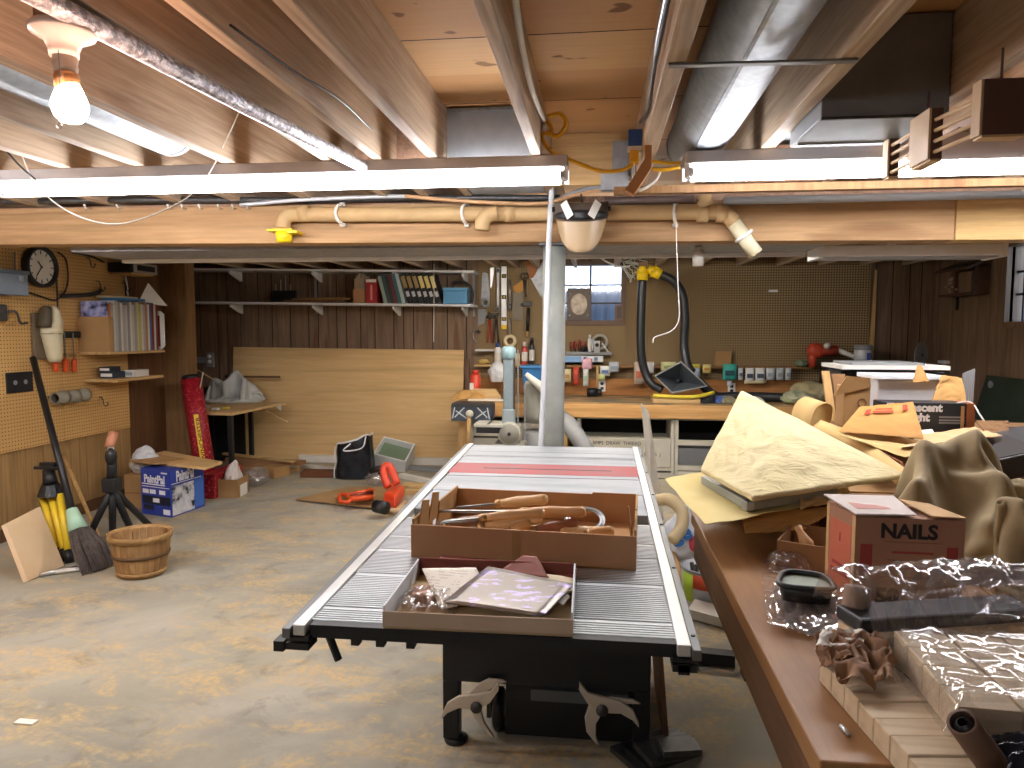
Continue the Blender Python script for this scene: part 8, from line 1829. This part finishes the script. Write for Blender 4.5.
# white bin
a, e = PY(873, 424, 3.12), PY(936, 377, 3.12)
t = thing('white_bin', 'white plastic bin at the back of the bench pile', 'bin', (a.x, 3.12, BZ2))
b = MB(); b.hexa([(a.x+.02,3.12,BZ2),(e.x-.03,3.12,BZ2),(e.x-.03,3.27,BZ2),(a.x+.02,3.27,BZ2),(a.x,3.09,e.z-.01),(e.x,3.09,e.z-.01),(e.x,3.285,e.z-.01),(a.x,3.285,e.z-.01)]); M_BIN = plain('bin_white', '#dfe3e8', .5); b.build('bin', M_BIN, t, bev=.006)
b = MB(); b.bb(a.x-.015, e.x+.02, 3.075, 3.29, e.z-.01, e.z+.008); b.build('rim', M_BIN, t, bev=.003)
# dark box with white lid sheets behind
o, a, e = pbox(838, 945, 372, 450, 3.5, .2, M_BLACKM, 'dark_case', 'dark case standing behind the white bin', 'case')
a, e = PY(838, 374, 3.45), PY(945, 370, 3.45)
b = MB(); b.bb(a.x, e.x, 3.40, 3.7, e.z+.002, e.z+.02); tag(b.build('white_sheet', M_WHITE2), 'white board lying on the dark case behind the bin', 'board')
b = MB(); b.bb(a.x+.05, e.x-.1, 3.42, 3.68, e.z+.021, e.z+.032); tag(b.build('grey_sheet', M_GREY), 'grey board on the white board behind the bin', 'board')
b = MB(); b.bb(a.x-.02, e.x+.1, 3.36, 3.75, 0, BZ2-.001); tag(b.build('back_cabinet', M_PANEL_W), 'brown cabinet behind the bench under the dark case', 'cabinet')
# flapped cardboard box
o, a, e = pbox(843, 871, 386, 428, 3.0, .1, M_CARD, 'cardboard_box', 'tan cardboard box with torn flap left of the white bin', 'box')
fq = [PY(833, 396, 2.995), PY(847, 376, 2.99), PY(870, 378, 2.99), PY(871, 387, 2.995)]
b = MB(); b.add(fq+[v+Vector((0, .005, 0)) for v in fq], [(3, 2, 1, 0), (4, 5, 6, 7), (0, 1, 5, 4), (1, 2, 6, 5), (2, 3, 7, 6), (3, 0, 4, 7)]); b.build('flap', M_CARD, o)
b = MB(); c = PY(862, 403, 2.999); b.lathe([(.014, 0), (.018, 0), (.018, .0008), (.014, .0008), (.014, 0)], 20, T(c) @ RX(PI/2)); b.build('round_mark', plain('mark_brown', '#6d5233', .7), o)
# leaning boards left
for k, (p0, p1, y_, m_, lb) in enumerate((((829, 424), (822, 371), 3.25, M_PINEZ, 'pale narrow board standing left of the tan box'), ((838, 424), (832, 374), 3.3, M_CARD_D, 'brown board standing behind the pale narrow board'))):
    a, e = PY(*p0, y_-.05), PY(*p1, y_); b = MB(); w_ = (.032, .055)[k]; a.z = BZ2
    b.hexa([a, a+Vector((w_, 0, 0)), a+Vector((w_, .015, 0)), a+Vector((0, .015, 0)), e, e+Vector((w_, 0, 0)), e+Vector((w_, .015, 0)), e+Vector((0, .015, 0))]); tag(b.build('leaning_board', m_), lb, 'board')
# brown paper bag right of bin
warp([PY(928, 406, 3.0), PY(966, 406, 2.98), PY(961, 379, 3.05), PY(940, 376, 3.05)], M_PAPER, 'brown paper bag standing right of the white bin', 'paper_bag', 'bag', amp=.012, sc=1.0, seed=31, th=.012, up=Vector((0, -1, 0)))
warp([PY(912, 383, 3.02), PY(929, 382, 3.02), PY(921, 365, 3.05), PY(917, 365, 3.05)], M_PAPER, 'small pointed brown paper on the rim of the white bin', 'paper', 'paper', amp=.004, seed=33, th=.004, up=Vector((0, -1, 0)))
b = MB()
for k in range(5): b.tube([PY(962+2*k, 424, 3.15), PY(964+2.4*k, 373-k, 3.15)], .006, 6)
tag(b.build('wire_bundle', M_GREY), 'bundle of grey wires standing right of the brown paper bag', 'wires')
# black box printed Fluorescent Light
a, e = PY(884, 430, 2.84), PY(967, 403.5, 2.84)
t = thing('light_box', 'black printed light box across the back of the bench pile', 'box', (a.x, 2.84, BZ2))
b = MB(); b.bb(a.x, e.x, 2.84, 2.96, BZ2, e.z); b.build('box', plain('print_charcoal', '#2b2d33', .5), t, bev=.002)
b = MB(); b.bb(e.x+.001, e.x+.03, 2.84, 2.96, BZ2, e.z); b.build('orange_end', plain('orange_end', '#9a5a34', .5), t)
b = MB(); b.bb(e.x-.02, e.x-.008, 2.8385, 2.8399, BZ2+.01, e.z-.01); b.build('end_stripe', plain('stripe_tan', '#b78a5a', .5), t)
zc_ = e.z-.019; W_X = PY(952, 409, 2.84).x
text('Fluorescent', .042, M_PRW, T(W_X-.115-.02, 2.8392, zc_) @ FACE, t, bold=.002)
text('Light', .042, M_PRW, T(PY(939, 420, 2.84).x-.035-.0, 2.8392, zc_-.037) @ FACE, t, bold=.002, align='RIGHT')
for dz in (.034, .046, .056): b = MB(); xx = PY(939, 418, 2.84).x; b.bb(xx, xx+.09, 2.8388, 2.8399, zc_-dz-.003, zc_-dz+.003); b.build('small_print', M_GREY, t)
# manila envelopes
g_env = plain('manila', '#c9964e', .7, 0, '#c08b44', 6)
EZ = BZ2
o = warp([PY(838, 433, 2.62), PY(924, 440, 2.60), PY(913, 403, 2.80), PY(860, 408, 2.80)], g_env, 'manila envelope with red marks lying before the light box', 'envelope', 'envelope', amp=.006, seed=3, th=.003)
q4 = [PY(838, 433, 2.62), PY(924, 440, 2.60), PY(913, 403, 2.80), PY(860, 408, 2.80)]
b = MB()
nrm_ = (q4[1]-q4[0]).cross(q4[3]-q4[0]).normalized()
for (u0, u1, v0, v1) in ((.18, .26, .6, .78), (.3, .62, .66, .72), (.32, .6, .76, .8), (.78, .86, .72, .88)):
    s4 = [quad(q4, u0, v0)+nrm_*.013, quad(q4, u1, v0)+nrm_*.013, quad(q4, u1, v1)+nrm_*.013, quad(q4, u0, v1)+nrm_*.013]; b.hexa(s4+[v+nrm_*.001 for v in s4])
b.build('red_stamp', plain('red_stamp', '#c2452c', .7), o)
warp([PY(900, 449, 2.55), PY(1003, 437, 2.60), PY(975, 428, 2.80), PY(920, 436, 2.80)], plain('pale_manila', '#dcb98a', .7, 0, '#d5b080', 6), 'pale open envelope lying right of the red marked one', 'envelope', 'envelope', amp=.005, seed=5, th=.003)
warp([PY(985, 434, 2.70), PY(1009, 438, 2.70), PY(1008, 421, 2.75), PY(975, 421, 2.75)], M_CARD_D, 'brown envelope flap standing at the right of the pile', 'envelope', 'envelope', amp=.004, seed=7, th=.004, up=Vector((0, -1, 0)))
warp([PY(838, 436, 2.6), PY(905, 460, 2.5), PY(950, 446, 2.62), PY(860, 432, 2.75)], M_KP, 'cream kraft paper spread under the manila envelope', 'kraft_sheet', 'paper', amp=.008, seed=9, th=.003)
warp([PY(900, 440, 2.79), PY(935, 434, 2.79), PY(932, 430, 2.82), PY(905, 432, 2.82)], M_PAPERW, 'white leaflet in front of the printed light box', 'leaflet', 'paper', amp=.003, seed=12, th=.002)
wire([PY(905, 403, 2.9), PY(950, 403.5, 2.88), PY(970, 402, 2.86), PY(980, 415, 2.8), PY(986, 424, 2.78)], .003, M_PAPERW, 'white string lying over the printed light box', 'string', 'string', n=5)
b = MB(); b.bb(1.21, 1.265, 2.40, 2.79, RZT, PY(900, 450, 2.6).z-.012); tag(b.build('carton', plain('dark_brown_carton', '#5c3d2a', .85)), 'dark brown carton under the envelopes', 'carton')  # plain dark brown carton colour
# black case at the right edge
a, e = PY(972, 470, 2.5), PY(1030, 436, 2.5)
q = [PY(966, 472, 2.48), PY(1040, 464, 2.42), PY(1040, 440, 2.62), PY(985, 440, 2.72)]
t = thing('tool_case', 'flat black tool case at the right frame edge of the pile', 'case', q[0])
lo = [PY(968, 466, 2.46), PY(1045, 450, 2.40), PY(1035, 425, 2.75), PY(988, 428, 2.78)]
b = MB(); b.hexa([v-Z3*.075 for v in lo]+lo); b.build('case', plain('case_black', '#2b2a2a', .35), t, bev=.006)
b = MB(); l2 = [v+Z3*.0015 for v in lo]; cc = sum(l2, Vector())/4; b.hexa([lerp(v, cc, .06)-Z3*.001 for v in l2]+[lerp(v, cc, .06)+Z3*.0005 for v in l2]); b.build('lid_panel', plain('case_grey', '#4b4b4c', .3), t)
b = MB(); b.bb(1.38, 1.48, 2.36, 2.46, RZT, RZT+.12); tag(b.build('metal_part', M_STEEL, bev=.02), 'bright metal part half hidden under the black case', 'metal part')
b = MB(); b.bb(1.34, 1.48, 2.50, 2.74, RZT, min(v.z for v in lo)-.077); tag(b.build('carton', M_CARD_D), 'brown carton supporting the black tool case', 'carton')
